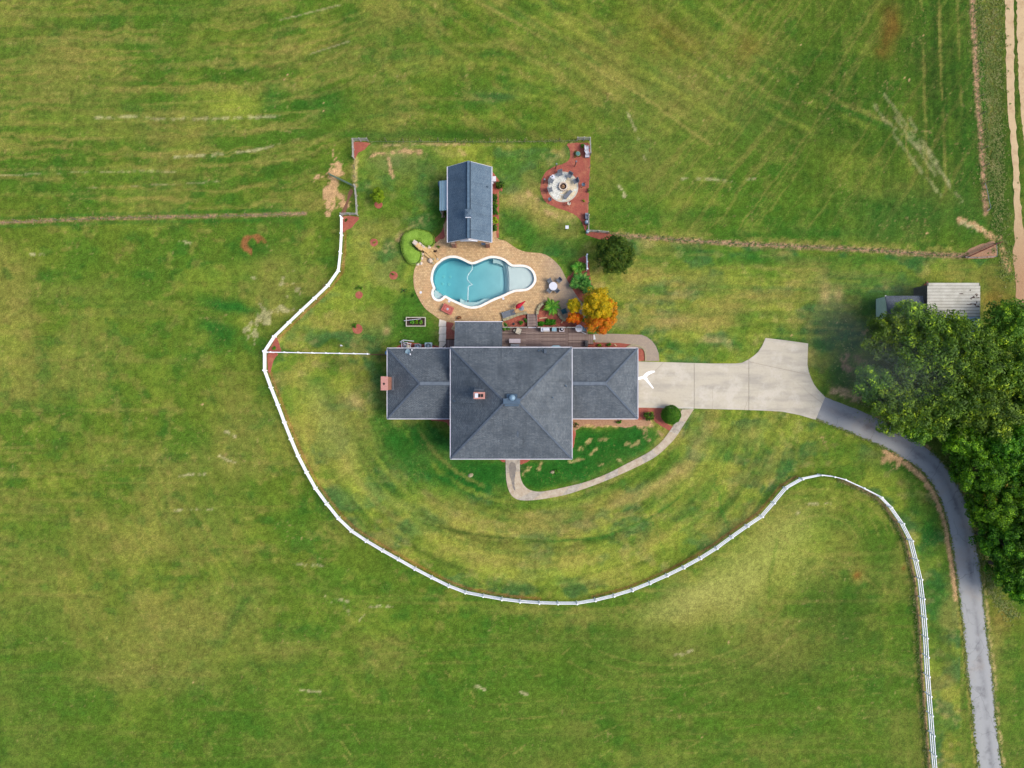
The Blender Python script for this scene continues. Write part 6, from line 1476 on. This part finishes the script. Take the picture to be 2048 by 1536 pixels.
for s in (-1, 1): MB().lathe((x + .05 + s * .38, y - .2, D0), [(.05, 0), (.05, .06), (0, .06)], 8).build('wheel', M['black'], t)
x, y = at(1108.5, 658.5, .8); t = thing('side_cooker', 'grey flat top griddle between the gas grill and the round cooker', 'griddle', (x, y, D0))
MB().box((x, y, DZ + .8), (.58, .48, .1)).build('griddle_top', M['bluemetal'], t); MB().box((x, y, DZ + .4), (.52, .42, .74)).build('cabinet', M['blackmetal'], t); MB().box((x, y - .26, DZ + .8), (.6, .03, .06)).build('handle', M['steel'], t)
x, y = at(1123.7, 658.5, .8); t = thing('ceramic_cooker', 'dark round ceramic cooker set in a pale table', 'cooker', (x, y, D0))
MB().box((x, y, DZ + .76), (.62, .62, .06)).build('table_top', M['lilac'], t); MB().lathe((x, y, DZ + .4), [(.2, 0), (.26, .3), (.25, .44), (.16, .58), (0, .62)], 16).build('egg_body', M['blackmetal'], t, True); MB().lathe((x, y, DZ + 1.0), [(.08, 0), (.09, .06), (0, .08)], 12).build('top_vent', M['white_disc'], t)
for sx_ in (-1, 1):
    for sy_ in (-1, 1): MB().box((x + sx_ * .26, y + sy_ * .26, DZ + .37), (.06, .06, .72)).build('leg', M['greymetal'], t)
x, y = at(1158, 656.5, .8); t = thing('round_table', 'round white table at the east end of the deck', 'table', (x, y, D0)); MB().lathe((x, y, DZ + .74), [(.44, 0), (.46, .02), (0, .05)], 24).build('table_top', M['white_disc'], t); MB().lathe((x, y, D0), [(.26, 0), (.05, .05), (.04, .74)], 10).build('pedestal', M['steel'], t)
x, y = at(1169, 658, .5); chair(x, y, R(-90), 'grey green chair between the white deck table and the golden tree', None, 'bluemetal', 'greymetal', 1.1).location.z = D0
t = MB().tube([P(1162, 663, DZ + .1), P(1172, 667.8, DZ + .25)], .045, 8).build('white_pole', M['white_disc']); tag(t, 'white pole lying on the deck below the round white table', 'pole')
for k, (px, py) in enumerate(((1173,684),(1173,690))):
    x, y = at(px, py, .5); t = tag(MB().lathe((x, y, D0), [(.16, 0), (.2, .3), (.22, .5), (.1, .52), (0, .5)], 10).build('planter', M['blackmetal']), ('upper', 'lower')[k] + ' black planter at the east end of the deck', 'planter', 'black planters at the deck end')
for k, (px, py, lab) in enumerate(((1011,650,'potted plant at the west end of the deck rail'),(1017,657,'yellowish potted plant beside the porch roof'),(1009,657,'potted plant tucked against the porch roof'))):
    x, y = at(px, py, .3); t = thing('potted_plant', lab, 'potted plant', (x, y, D0), 'potted plants by the porch'); MB().lathe((x, y, D0), [(.13, 0), (.19, .3), (.17, .31), (0, .27)], 12).build('pot', M['pale_wood'], t)
    pts_, nr_, _, r_ = clumps((x, y, DZ + .5), (.3, .3, .3), 8, .14, 40, 200 + k); leaf_mesh('foliage', pts_, nr_, .14, M['leaf_banana'], t, rs_=r_)
x, y = at(1027, 648, .5); t = thing('garden_torch', 'dark iron feeder pole in the red bed behind the deck rail', 'feeder', (x, y, 0)); MB().tube([(x, y, 0), (x, y, 1.2)], .03, 6).build('pole', M['blackmetal'], t); MB().lathe((x, y, 1.1), [(.1, 0), (.18, .12), (0, .3)], 8).build('feeder', M['blackmetal'], t)
for a_, b_, lab in (((1078,636.5),(1094,635.3),'pale timber edging above the low green plants'),((1122.5,646),(1127.5,640.5),'pale board lying in the red bed by the golden tree'),((1186.8,670),(1189,679),'pale board lying at the foot of the east steps'),((1229,688.5),(1233.5,692.5),'pale short board in the bed under the east wing eave')):
    wdt = .3 if a_[0] == 1186.8 else .12
    tag(MB().bar(P(a_[0], a_[1], .1), P(b_[0], b_[1], .1), wdt, .06).build('board', M['pale_wood'] if wdt < .2 else M['white_disc']), lab, 'board')

# raised planter with white frame
a, b, _ = P(831.5, 643.5, .4); t = thing('raised_planter', 'timber framed vegetable bed with a white pipe across it on the west lawn', 'planter', (a, b, 0))
for s in (-1, 1): MB().box((a, b + s * .55, .22), (2.45, .07, .42)).build('side_board', M['greywood'], t); MB().box((a + s * 1.2, b, .22), (.07, 1.03, .42)).build('end_board', M['greywood'], t)
for s in (-1, 1): MB().box((a, b + s * .55, .44), (2.5, .10, .03)).build('cap_rail', M['cushion'], t); MB().box((a + s * 1.2, b, .44), (.10, .98, .03)).build('cap_rail', M['cushion'], t)
MB().box((a, b, .14), (2.3, 1.0, .2)).build('soil', plain('dark_potting_soil', lin(70,56,44)), t)
tag(MB().bar(P(808, 641.5, .62), P(842, 637.5, .62), .05, .05).build('white_pipe', M['white_disc']), 'white pipe lying across the raised vegetable bed', 'pipe')
for k, (px, py, lab) in enumerate(((824,645,'leafy vegetable clump in the left half of the raised bed'),(833,644,'leafy vegetable clump in the middle of the raised bed'),(842,645,'leafy vegetable clump in the right half of the raised bed'))):
    x, y, _ = P(px, py, .5); pts_, nr_, _, r_ = clumps((x, y, .4), (.32, .3, .25), 8, .13, 40, 230 + k); tag(leaf_mesh('vegetable_plant', pts_, nr_, .14, M['leaf_palm' if k != 1 else 'leaf_dark'], None, rs_=r_), lab, 'plant', 'vegetables in the raised bed')

# air conditioners, pool equipment, hose
for k, (px, py, s, lab) in enumerate(((835.5,693.8,.78,'left air conditioner unit at the north wall of the west wing'),(856.5,692,.86,'right air conditioner unit with blue fan at the north wall of the west wing'))):
    x, y, _ = P(px, py, .8); t = thing('air_conditioner', lab, 'air conditioner', (x, y, 0), 'air conditioners behind the west wing')
    MB().box((x, y, .42), (s, s, .8)).build('casing', M['bluegl'] if k else M['greymetal'], t)
    MB().lathe((x, y, .82), [(s * .42, 0), (s * .42, .015), (0, .015)], 20).build('fan_well', plain('fan_well_%s' % ('teal' if k else 'navy'), lin(20, 70, 84) if k else lin(24, 36, 66)), t)
    MB().lathe((x, y, .84), [(.12, 0), (.12, .03), (0, .04)], 12).build('fan_hub', M['ventcap'], t)
    for j in range(4): MB().box((x + .2 * math.cos(j * 1.57), y + .2 * math.sin(j * 1.57), .845), (.26, .1, .012), j * 1.57, ry=.1).build('blade', M['vent'], t)
    g_ = MB()
    for j in range(7): g_.box((x, y + (-.3 + j * .1) * s, .868), (s * .86, .012, .01))
    g_.build('guard', M['steel'], t)
t = thing('pool_equipment', 'white pipes, pump and filter of the pool plant at the northwest of the house', 'pool equipment', P(811, 689))
def pp_(l, r=.05): MB().tube([P(a, b, z) for a, b, z in l], r, 6).build('pipe', M['white_disc'], t)
pp_([(801,683.5,.3),(806,680,.5),(828,682.5,.5)]); pp_([(800,684,.4),(803,684.5,.6),(816,685.5,.6)]); pp_([(803,684,.3),(804,697,.3)]); pp_([(806,687.5,.5),(823,687,.5)]); pp_([(806,681,.5),(808,688,.3),(808,696,.3)], .04); pp_([(821,687,.4),(821,696,.4)], .04); pp_([(812,688,.4),(810,694,.3),(814,697,.3)], .035)
x, y, _ = P(814.5, 693, .9); MB().lathe((x, y, .05), [(.26, 0), (.28, .5), (.2, .75), (.08, .85), (0, .9)], 16).build('filter_tank', M['cushion'], t, True); x, y, _ = P(808.5, 690, .5); MB().lathe((x, y, .05), [(.16, 0), (.16, .3), (0, .36)], 12).build('pump', M['steel'], t); MB().tube([P(804, 685, .65), P(814, 686.5, .65)], .06, 8).build('chlorinator', M['blackmetal'], t)
t = MB().tube([P(a, b, .06) for a, b in smooth([(861,688),(866,690),(872,694),(878,696),(884,696),(889,692),(892,688)], 4, False)], .06, 7).build('black_hose', M['blackmetal']); tag(t, 'thick black hose curving over the end of the pale side walk', 'hose')
x, y, _ = P(774, 705.5, 2.6); t = thing('rain_barrel', 'blue barrel on a stand at the northwest corner of the house', 'barrel', (x, y, 0)); MB().lathe((x, y, 1.4), [(.26, 0), (.30, .3), (.30, .8), (.27, 1.1), (.2, 1.14), (0, 1.14)], 18).build('barrel', M['blueplastic'], t, True)
for sx_ in (-1, 1):
    for sy_ in (-1, 1): MB().box((x + sx_ * .22, y + sy_ * .22, .7), (.08, .08, 1.4)).build('leg', M['greywood'], t)
MB().tube([(x + .2, y - .02, 2.62), (x + .55, y - .1, 2.8)], .05, 6).build('downspout', M['white_disc'], t)
x, y, _ = P(682, 691, .8); t = thing('marker_post', 'tiny white post alone on the grass north of the short white fence', 'post', (x, y, 0)); MB().box((x, y, .4), (.08, .08, .8)).build('shaft', M['white_disc'], t); MB().lathe((x, y, .8), [(.1, 0), (.1, .04), (0, .08)], 10).build('cap', M['white_disc'], t)
x, y, _ = P(1134, 454.5, 1.2); t = thing('birdhouse', 'small white birdhouse on a post between the fire circle and the terrace', 'birdhouse', (x, y, 0)); MB().box((x, y, .5), (.07, .07, 1.0)).build('post', M['brownwood'], t); MB().box((x, y, 1.12), (.34, .34, .26)).build('box', M['white_disc'], t); MB().box((x, y, 1.27), (.40, .40, .04)).build('roof', M['white_disc'], t)
x, y, _ = P(988.5, 357.5, .8); t = thing('wall_unit', 'white air unit outside the east wall of the pool house', 'air unit', (x, y, 0)); MB().box((x, y, .45), (.42, .62, .8)).build('casing', M['white_disc'], t); MB().box((x - .25, y - .45, .5), (.3, .2, .3)).build('bracket', M['white_trim'], t)
x, y, _ = P(966.5, 486, 1.9); t = thing('beach_towel', 'blue towel hanging at the pool house porch', 'towel', (x, y, 0)); MB().box((x, y, 1.3), (.5, .05, 1.1)).build('cloth', M['blueplastic'], t); MB().box((x, y + .03, 1.87), (.6, .04, .04)).build('bar', M['steel'], t)
x, y, _ = P(886, 428, .4); t = thing('brush_pile', 'brown brush and timber pile below the blue lean-to', 'brush pile', (x, y, 0))
for k in range(9): MB().bar((x + rnd.uniform(-.3, .3), y - .4, .08 + .04 * k), (x + rnd.uniform(-.3, .3), y + .4, .1 + .04 * k), .07, .06).build('stick', M['brownwood'] if k % 2 else M['pale_wood'], t)
x, y, _ = P(941, 951, .3); rk = rock((x, y, 0), (.7, .5, .2), .3, 5).build('boulder', M['limestone']); tag(rk, 'small stump-like grey green plant on the dark grass southwest of the front walk', 'boulder')  # stump-like plant, given the shape of a flat stone
x, y, _ = P(1105, 944, .1); rk = rock((x, y, 0), (.6, .4, .2), .3, 6).build('boulder', M['limestone']); tag(rk, 'small pale stone on the grass inside the front walk', 'boulder')

# ================================================================ fire circle
fa_, fb_, _ = P(1126, 374)
fc = thing('fire_circle_paving', None, None, (fa_, fb_, 0)); struct(fc)
MB().lathe((fa_, fb_, 0), [(1.95, 0), (1.95, .035), (0, .036)], 40).build('sand_bed', plain('pale_grey_joint_sand', lin(216,214,200), lin(186,182,166), 4), fc)
st = {0: MB(), 1: MB()}
for ring in range(8):
    r0 = .62 + ring * .165; r1 = r0 + .15; n = max(8, int(2 * math.pi * r0 / .26)); off = rnd.random()
    for k in range(n):
        q0 = (k + off + rnd.uniform(0, .1)) / n * 2 * math.pi; q1 = (k + off + .9 + rnd.uniform(-.05, .04)) / n * 2 * math.pi
        if r1 > 1.92: continue
        z = .05 + rnd.uniform(0, .02); warm = (math.cos((q0) + .5) > .1 and rnd.random() < .8)
        pg = [(fa_ + r * math.cos(q_), fb_ + r * math.sin(q_)) for r, q_ in ((r0, q0), (r1 + rnd.uniform(-.02, .02), q0), (r1 + rnd.uniform(-.02, .02), q1), (r0, q1))]
        st[1 if warm else 0].prism(pg, .02, z)
st[0].build('flagstones', M['paver2'], fc)['kind'] = 'stuff'; st[1].build('flagstones', M['paver3'], fc)['kind'] = 'stuff'
t = thing('fire_pit', 'round fire pit with a white stone rim in the middle of the paved circle', 'fire pit', (fa_, fb_, 0))
for k in range(14):
    q0 = k / 14 * 2 * math.pi; q1 = (k + .94) / 14 * 2 * math.pi; pg = [(fa_ + r * math.cos(q_), fb_ + r * math.sin(q_)) for r, q_ in ((.42, q0), (.56, q0), (.565, (q0 + q1) / 2), (.56, q1), (.42, q1))]
    MB().prism(pg, .05, .40).build('rim_stone', M['rock'], t)
MB().lathe((fa_, fb_, .06), [(.42, 0), (.42, .08), (0, .1)], 20).build('ash', M['ash'], t)
for k in range(4):
    q_ = k * .8; tag(MB().tube([(fa_ + .22 * math.cos(q_), fb_ + .22 * math.sin(q_), .2 + .04 * k), (fa_ - .25 * math.cos(q_ + .3), fb_ - .25 * math.sin(q_ + .3), .22 + .04 * k)], .05, 6).build('fire_log', M['log']), ('lowest','second lowest','second highest','topmost')[k] + ' split log heaped inside the fire pit', 'log', 'logs in the fire pit')
for k, (px, py, lab) in enumerate(((1120.5,347.5,'grey chair at the north of the fire circle'),(1139,351.5,'grey chair at the north northeast of the fire circle'),(1151,362.5,'grey chair at the east of the fire circle'),(1102.5,362,'grey chair at the northwest of the fire circle'),(1100.5,379.5,'grey chair at the west of the fire circle'))):
    x, y, _ = P(px, py, .5); chair(x, y, math.atan2(fb_ - y, fa_ - x) + R(90), lab, 'grey chairs around the fire pit', 'sling', 'greymetal', 1.1)
x, y, _ = P(1136, 389, .4); q_ = R(50); t = thing('bench', 'long grey bench on the southeast of the fire circle', 'bench', (x, y, .05)); MB().box((x, y, .46), (1.3, .42, .06), q_).build('seat', M['sling'], t)
for s in (-1, 1): MB().box((x + s * .5 * math.cos(q_), y + s * .5 * math.sin(q_), .24), (.08, .36, .38), q_).build('leg', M['greymetal'], t)
x, y, _ = P(1105.5, 354, .5); t = thing('side_table', 'white square side table with a dark cup at the northwest of the fire circle', 'table', (x, y, .05)); MB().box((x, y, .48), (.5, .5, .05), .6).build('table_top', M['white_disc'], t); MB().box((x, y, .25), (.34, .34, .42), .6).build('base', M['white_trim'], t)
tag(MB().lathe((x - .06, y + .05, .505), [(.06, 0), (.08, .12), (0, .1)], 10).build('cup', M['vent']), 'dark cup on the white side table', 'cup')
for k, (px, py, h, lab) in enumerate(((1111,338,1.9,'tall dark torch north of the fire circle'),(1149.5,333,1.9,'tall dark torch northeast of the fire circle'),(1087.5,367,1.7,'dark torch with white base at the west of the red bed'))):
    x, y, _ = P(px, py); t = thing('garden_torch', lab, 'torch', (x, y, 0), 'torches around the fire circle'); MB().tube([(x, y, 0), (x, y, h)], [.05, .06], 6).build('pole', M['brownwood'] if k == 0 else M['blackmetal'], t); MB().lathe((x, y, h), [(.09, 0), (.12, .12), (.05, .22), (0, .22)], 10).build('torch_head', M['greymetal'], t)
for k, (px, py, lab) in enumerate(((1099,401.5,'iron planter stand at the southwest of the fire circle'),(1137,410,'pale planter stand at the south of the fire circle'),(1165.5,372.5,'iron sculpture with blue top east of the fire circle'))):
    x, y, _ = P(px, py); t = thing('garden_ornament', lab, 'ornament', (x, y, 0)); 
    for j in range(3): q_ = j * 2.1 + k; MB().tube([(x + .25 * math.cos(q_), y + .25 * math.sin(q_), 0), (x, y, .7)], .03, 5).build('leg', M['blackmetal'] if k != 1 else M['pale_wood'], t)
    MB().lathe((x, y, .68), [(.08, 0), (.24, .12), (.22, .16), (0, .1)], 10).build('bowl', M['vent'] if k != 1 else M['cushion'], t); MB().tube([(x, y, .7), (x + .2, y + .2, 1.15)], .04, 5).build('arm', M['brownwood'], t)
x, y, _ = P(1156, 307, .5); t = thing('planter_pot', 'round pot with a teal lid in the north of the red bed', 'pot', (x, y, 0)); MB().lathe((x, y, 0), [(.22, 0), (.30, .4), (.30, .5), (0, .48)], 18).build('pot', M['limestone'], t); MB().lathe((x, y, .5), [(.27, 0), (.24, .05), (0, .07)], 18).build('lid', plain('dull_teal_lid', lin(96,148,140), lin(76,124,118)), t)
pts_, nr_, _, r_ = clumps((x - .1, y - .1, .15), (.55, .55, .2), 12, .15, 40, 300); tag(leaf_mesh('groundcover', pts_, nr_, .1, M['leaf_bush'], None, rs_=r_), 'dark plant around the teal lidded pot', 'plant')
for k, (px, py, lab) in enumerate(((1174,296,'white garden chair nearest the northeast rail corner'),(1174.5,304,'white garden chair in the middle of the pair by the fence'))):
    x, y, _ = P(px, py, .5); chair(x, y, R(90 + 20 * k), lab, 'white garden chairs by the fence corner', 'white_disc', 'steel', 1.0, 'garden_chair').location.z = .03
x, y, _ = P(1174.5, 311.5, .4); t = thing('bench', 'grey and white bench below the white garden chairs', 'bench', (x, y, 0)); MB().box((x, y, .42), (.55, .4, .05)).build('seat', M['steel'], t); MB().box((x, y, .2), (.45, .3, .38)).build('base', M['vent'], t)
x, y, _ = P(1173.5, 432, .5); t = thing('storage_box', 'dark blue storage box beside the east fence of the red bed', 'box', (x, y, 0)); MB().box((x, y, .3), (.36, .7, .55)).build('box', plain('navy_box', lin(60,64,96)), t); MB().box((x, y, .6), (.40, .74, .06)).build('lid', M['greymetal'], t)
x, y, _ = P(1174, 443.5, .6); t = thing('water_barrel', 'pale blue barrel below the dark storage box', 'barrel', (x, y, 0)); MB().lathe((x, y, 0), [(.22, 0), (.26, .3), (.24, .7), (0, .72)], 16).build('body', M['bluegl'], t, True); MB().lathe((x, y, .72), [(.1, 0), (.1, .04), (0, .05)], 10).build('lid', M['white_disc'], t)
x, y, _ = P(1176, 461.5, 1.0); t = thing('corner_post_cap', 'pale blue drum at the southeast rail corner', 'drum', (x, y, 0)); MB().lathe((x, y, 0), [(.18, 0), (.2, .9), (0, .95)], 14).build('body', M['bluegl'], t); MB().lathe((x, y, .95), [(.12, 0), (0, .06)], 14).build('lid', M['white_disc'], t)

# ================================================================ weeds and rough grass as real tufts
def tufts(name, pts, sz, mat, label):
    pts = np.array(pts); n = len(pts); per = 5
    pp = np.repeat(pts, per, 0) + np.concatenate([rs.randn(n * per, 2) * .06, rs.uniform(.0, .06, (n * per, 1))], 1)
    nn_ = np.concatenate([rs.randn(n * per, 2) * .35, np.ones((n * per, 1))], 1)
    o = leaf_mesh(name, pp, nn_, sz, mat, None, .35); o['kind'] = 'stuff'; o['label'] = label
T = []
def along(pts, n, wd):
    s_ = resample(pts, 60)
    for _ in range(n):
        i = rnd.randrange(60); q_ = rnd.random(); x = s_[i][0] * (1 - q_) + s_[i + 1][0] * q_ + rnd.gauss(0, wd); y = s_[i][1] * (1 - q_) + s_[i + 1][1] * q_ + rnd.gauss(0, wd); T.append(P(x, y, .02))
along([(0,445),(200,437),(380,433),(520,430),(610,427)], 260, 2); along([(1216,468),(1300,475),(1420,484),(1600,493),(1740,500),(1935,512)], 400, 3)
along([(1960,0),(1968,120),(1975,240),(1985,400)], 1300, 11); along([(1990,0),(1992,200),(2000,420),(2015,560)], 1300, 10); along([(738,283),(1150,282)], 260, 2)
along([(x - 8, y + 3) for x, y in FENCE[50:]], 300, 3); along([(1900,900),(1950,1020),(1985,1180),(2030,1230)], 1200, 8); along([(1690,620),(1700,740),(1760,830),(1850,880)], 200, 18)
along(ASPH_L, 700, 1.6); along(ASPH_R[6:], 600, 1.8)
tufts('rough_grass', T, .20, M['weed'], 'taller rough grass and weeds along the wire fences and under the trees')
# thin smoke drifting over the grove
m = bpy.data.materials.new('thin_blue_smoke'); m.use_nodes = True; nt = m.node_tree; N = nt.nodes; L = nt.links; N.remove(N['Principled BSDF'])
pv = N.new('ShaderNodeVolumePrincipled'); pv.inputs['Color'].default_value = (.80, .88, .96, 1); pv.inputs['Anisotropy'].default_value = 0
tc = N.new('ShaderNodeTexCoord'); nz = N.new('ShaderNodeTexNoise'); nz.inputs['Scale'].default_value = .11; nz.inputs['Detail'].default_value = 3; L.new(tc.outputs['Object'], nz.inputs['Vector'])
ln = N.new('ShaderNodeVectorMath'); ln.operation = 'MULTIPLY'; ln.inputs[1].default_value = (1 / 10.5, 1 / 10.5, 1 / 6.5); L.new(tc.outputs['Object'], ln.inputs[0])
le = N.new('ShaderNodeVectorMath'); le.operation = 'LENGTH'; L.new(ln.outputs[0], le.inputs[0])
fall = remap(nt, le.outputs['Value'], .95, .2); dens = mathn(nt, 'MULTIPLY', mathn(nt, 'MULTIPLY', fall, remap(nt, nz.outputs['Fac'], .42, .62)), .014); L.new(dens, pv.inputs['Density'])
L.new(pv.outputs[0], N['Material Output'].inputs['Volume'])
c = P(1770, 690, 7); sm_ = MB().lathe((0, 0, 0), [(.01, -6.5), (5, -5.7), (9, -3.3), (10.5, 0), (9, 3.3), (5, 5.7), (.01, 6.5)], 24).build('smoke', m); sm_.location = c; tag(sm_, 'thin bluish smoke drifting over the lime tipped trees', kind='stuff')
S.cycles.volume_bounces = 2; S.cycles.volume_step_rate = 6; S.cycles.volume_max_steps = 64
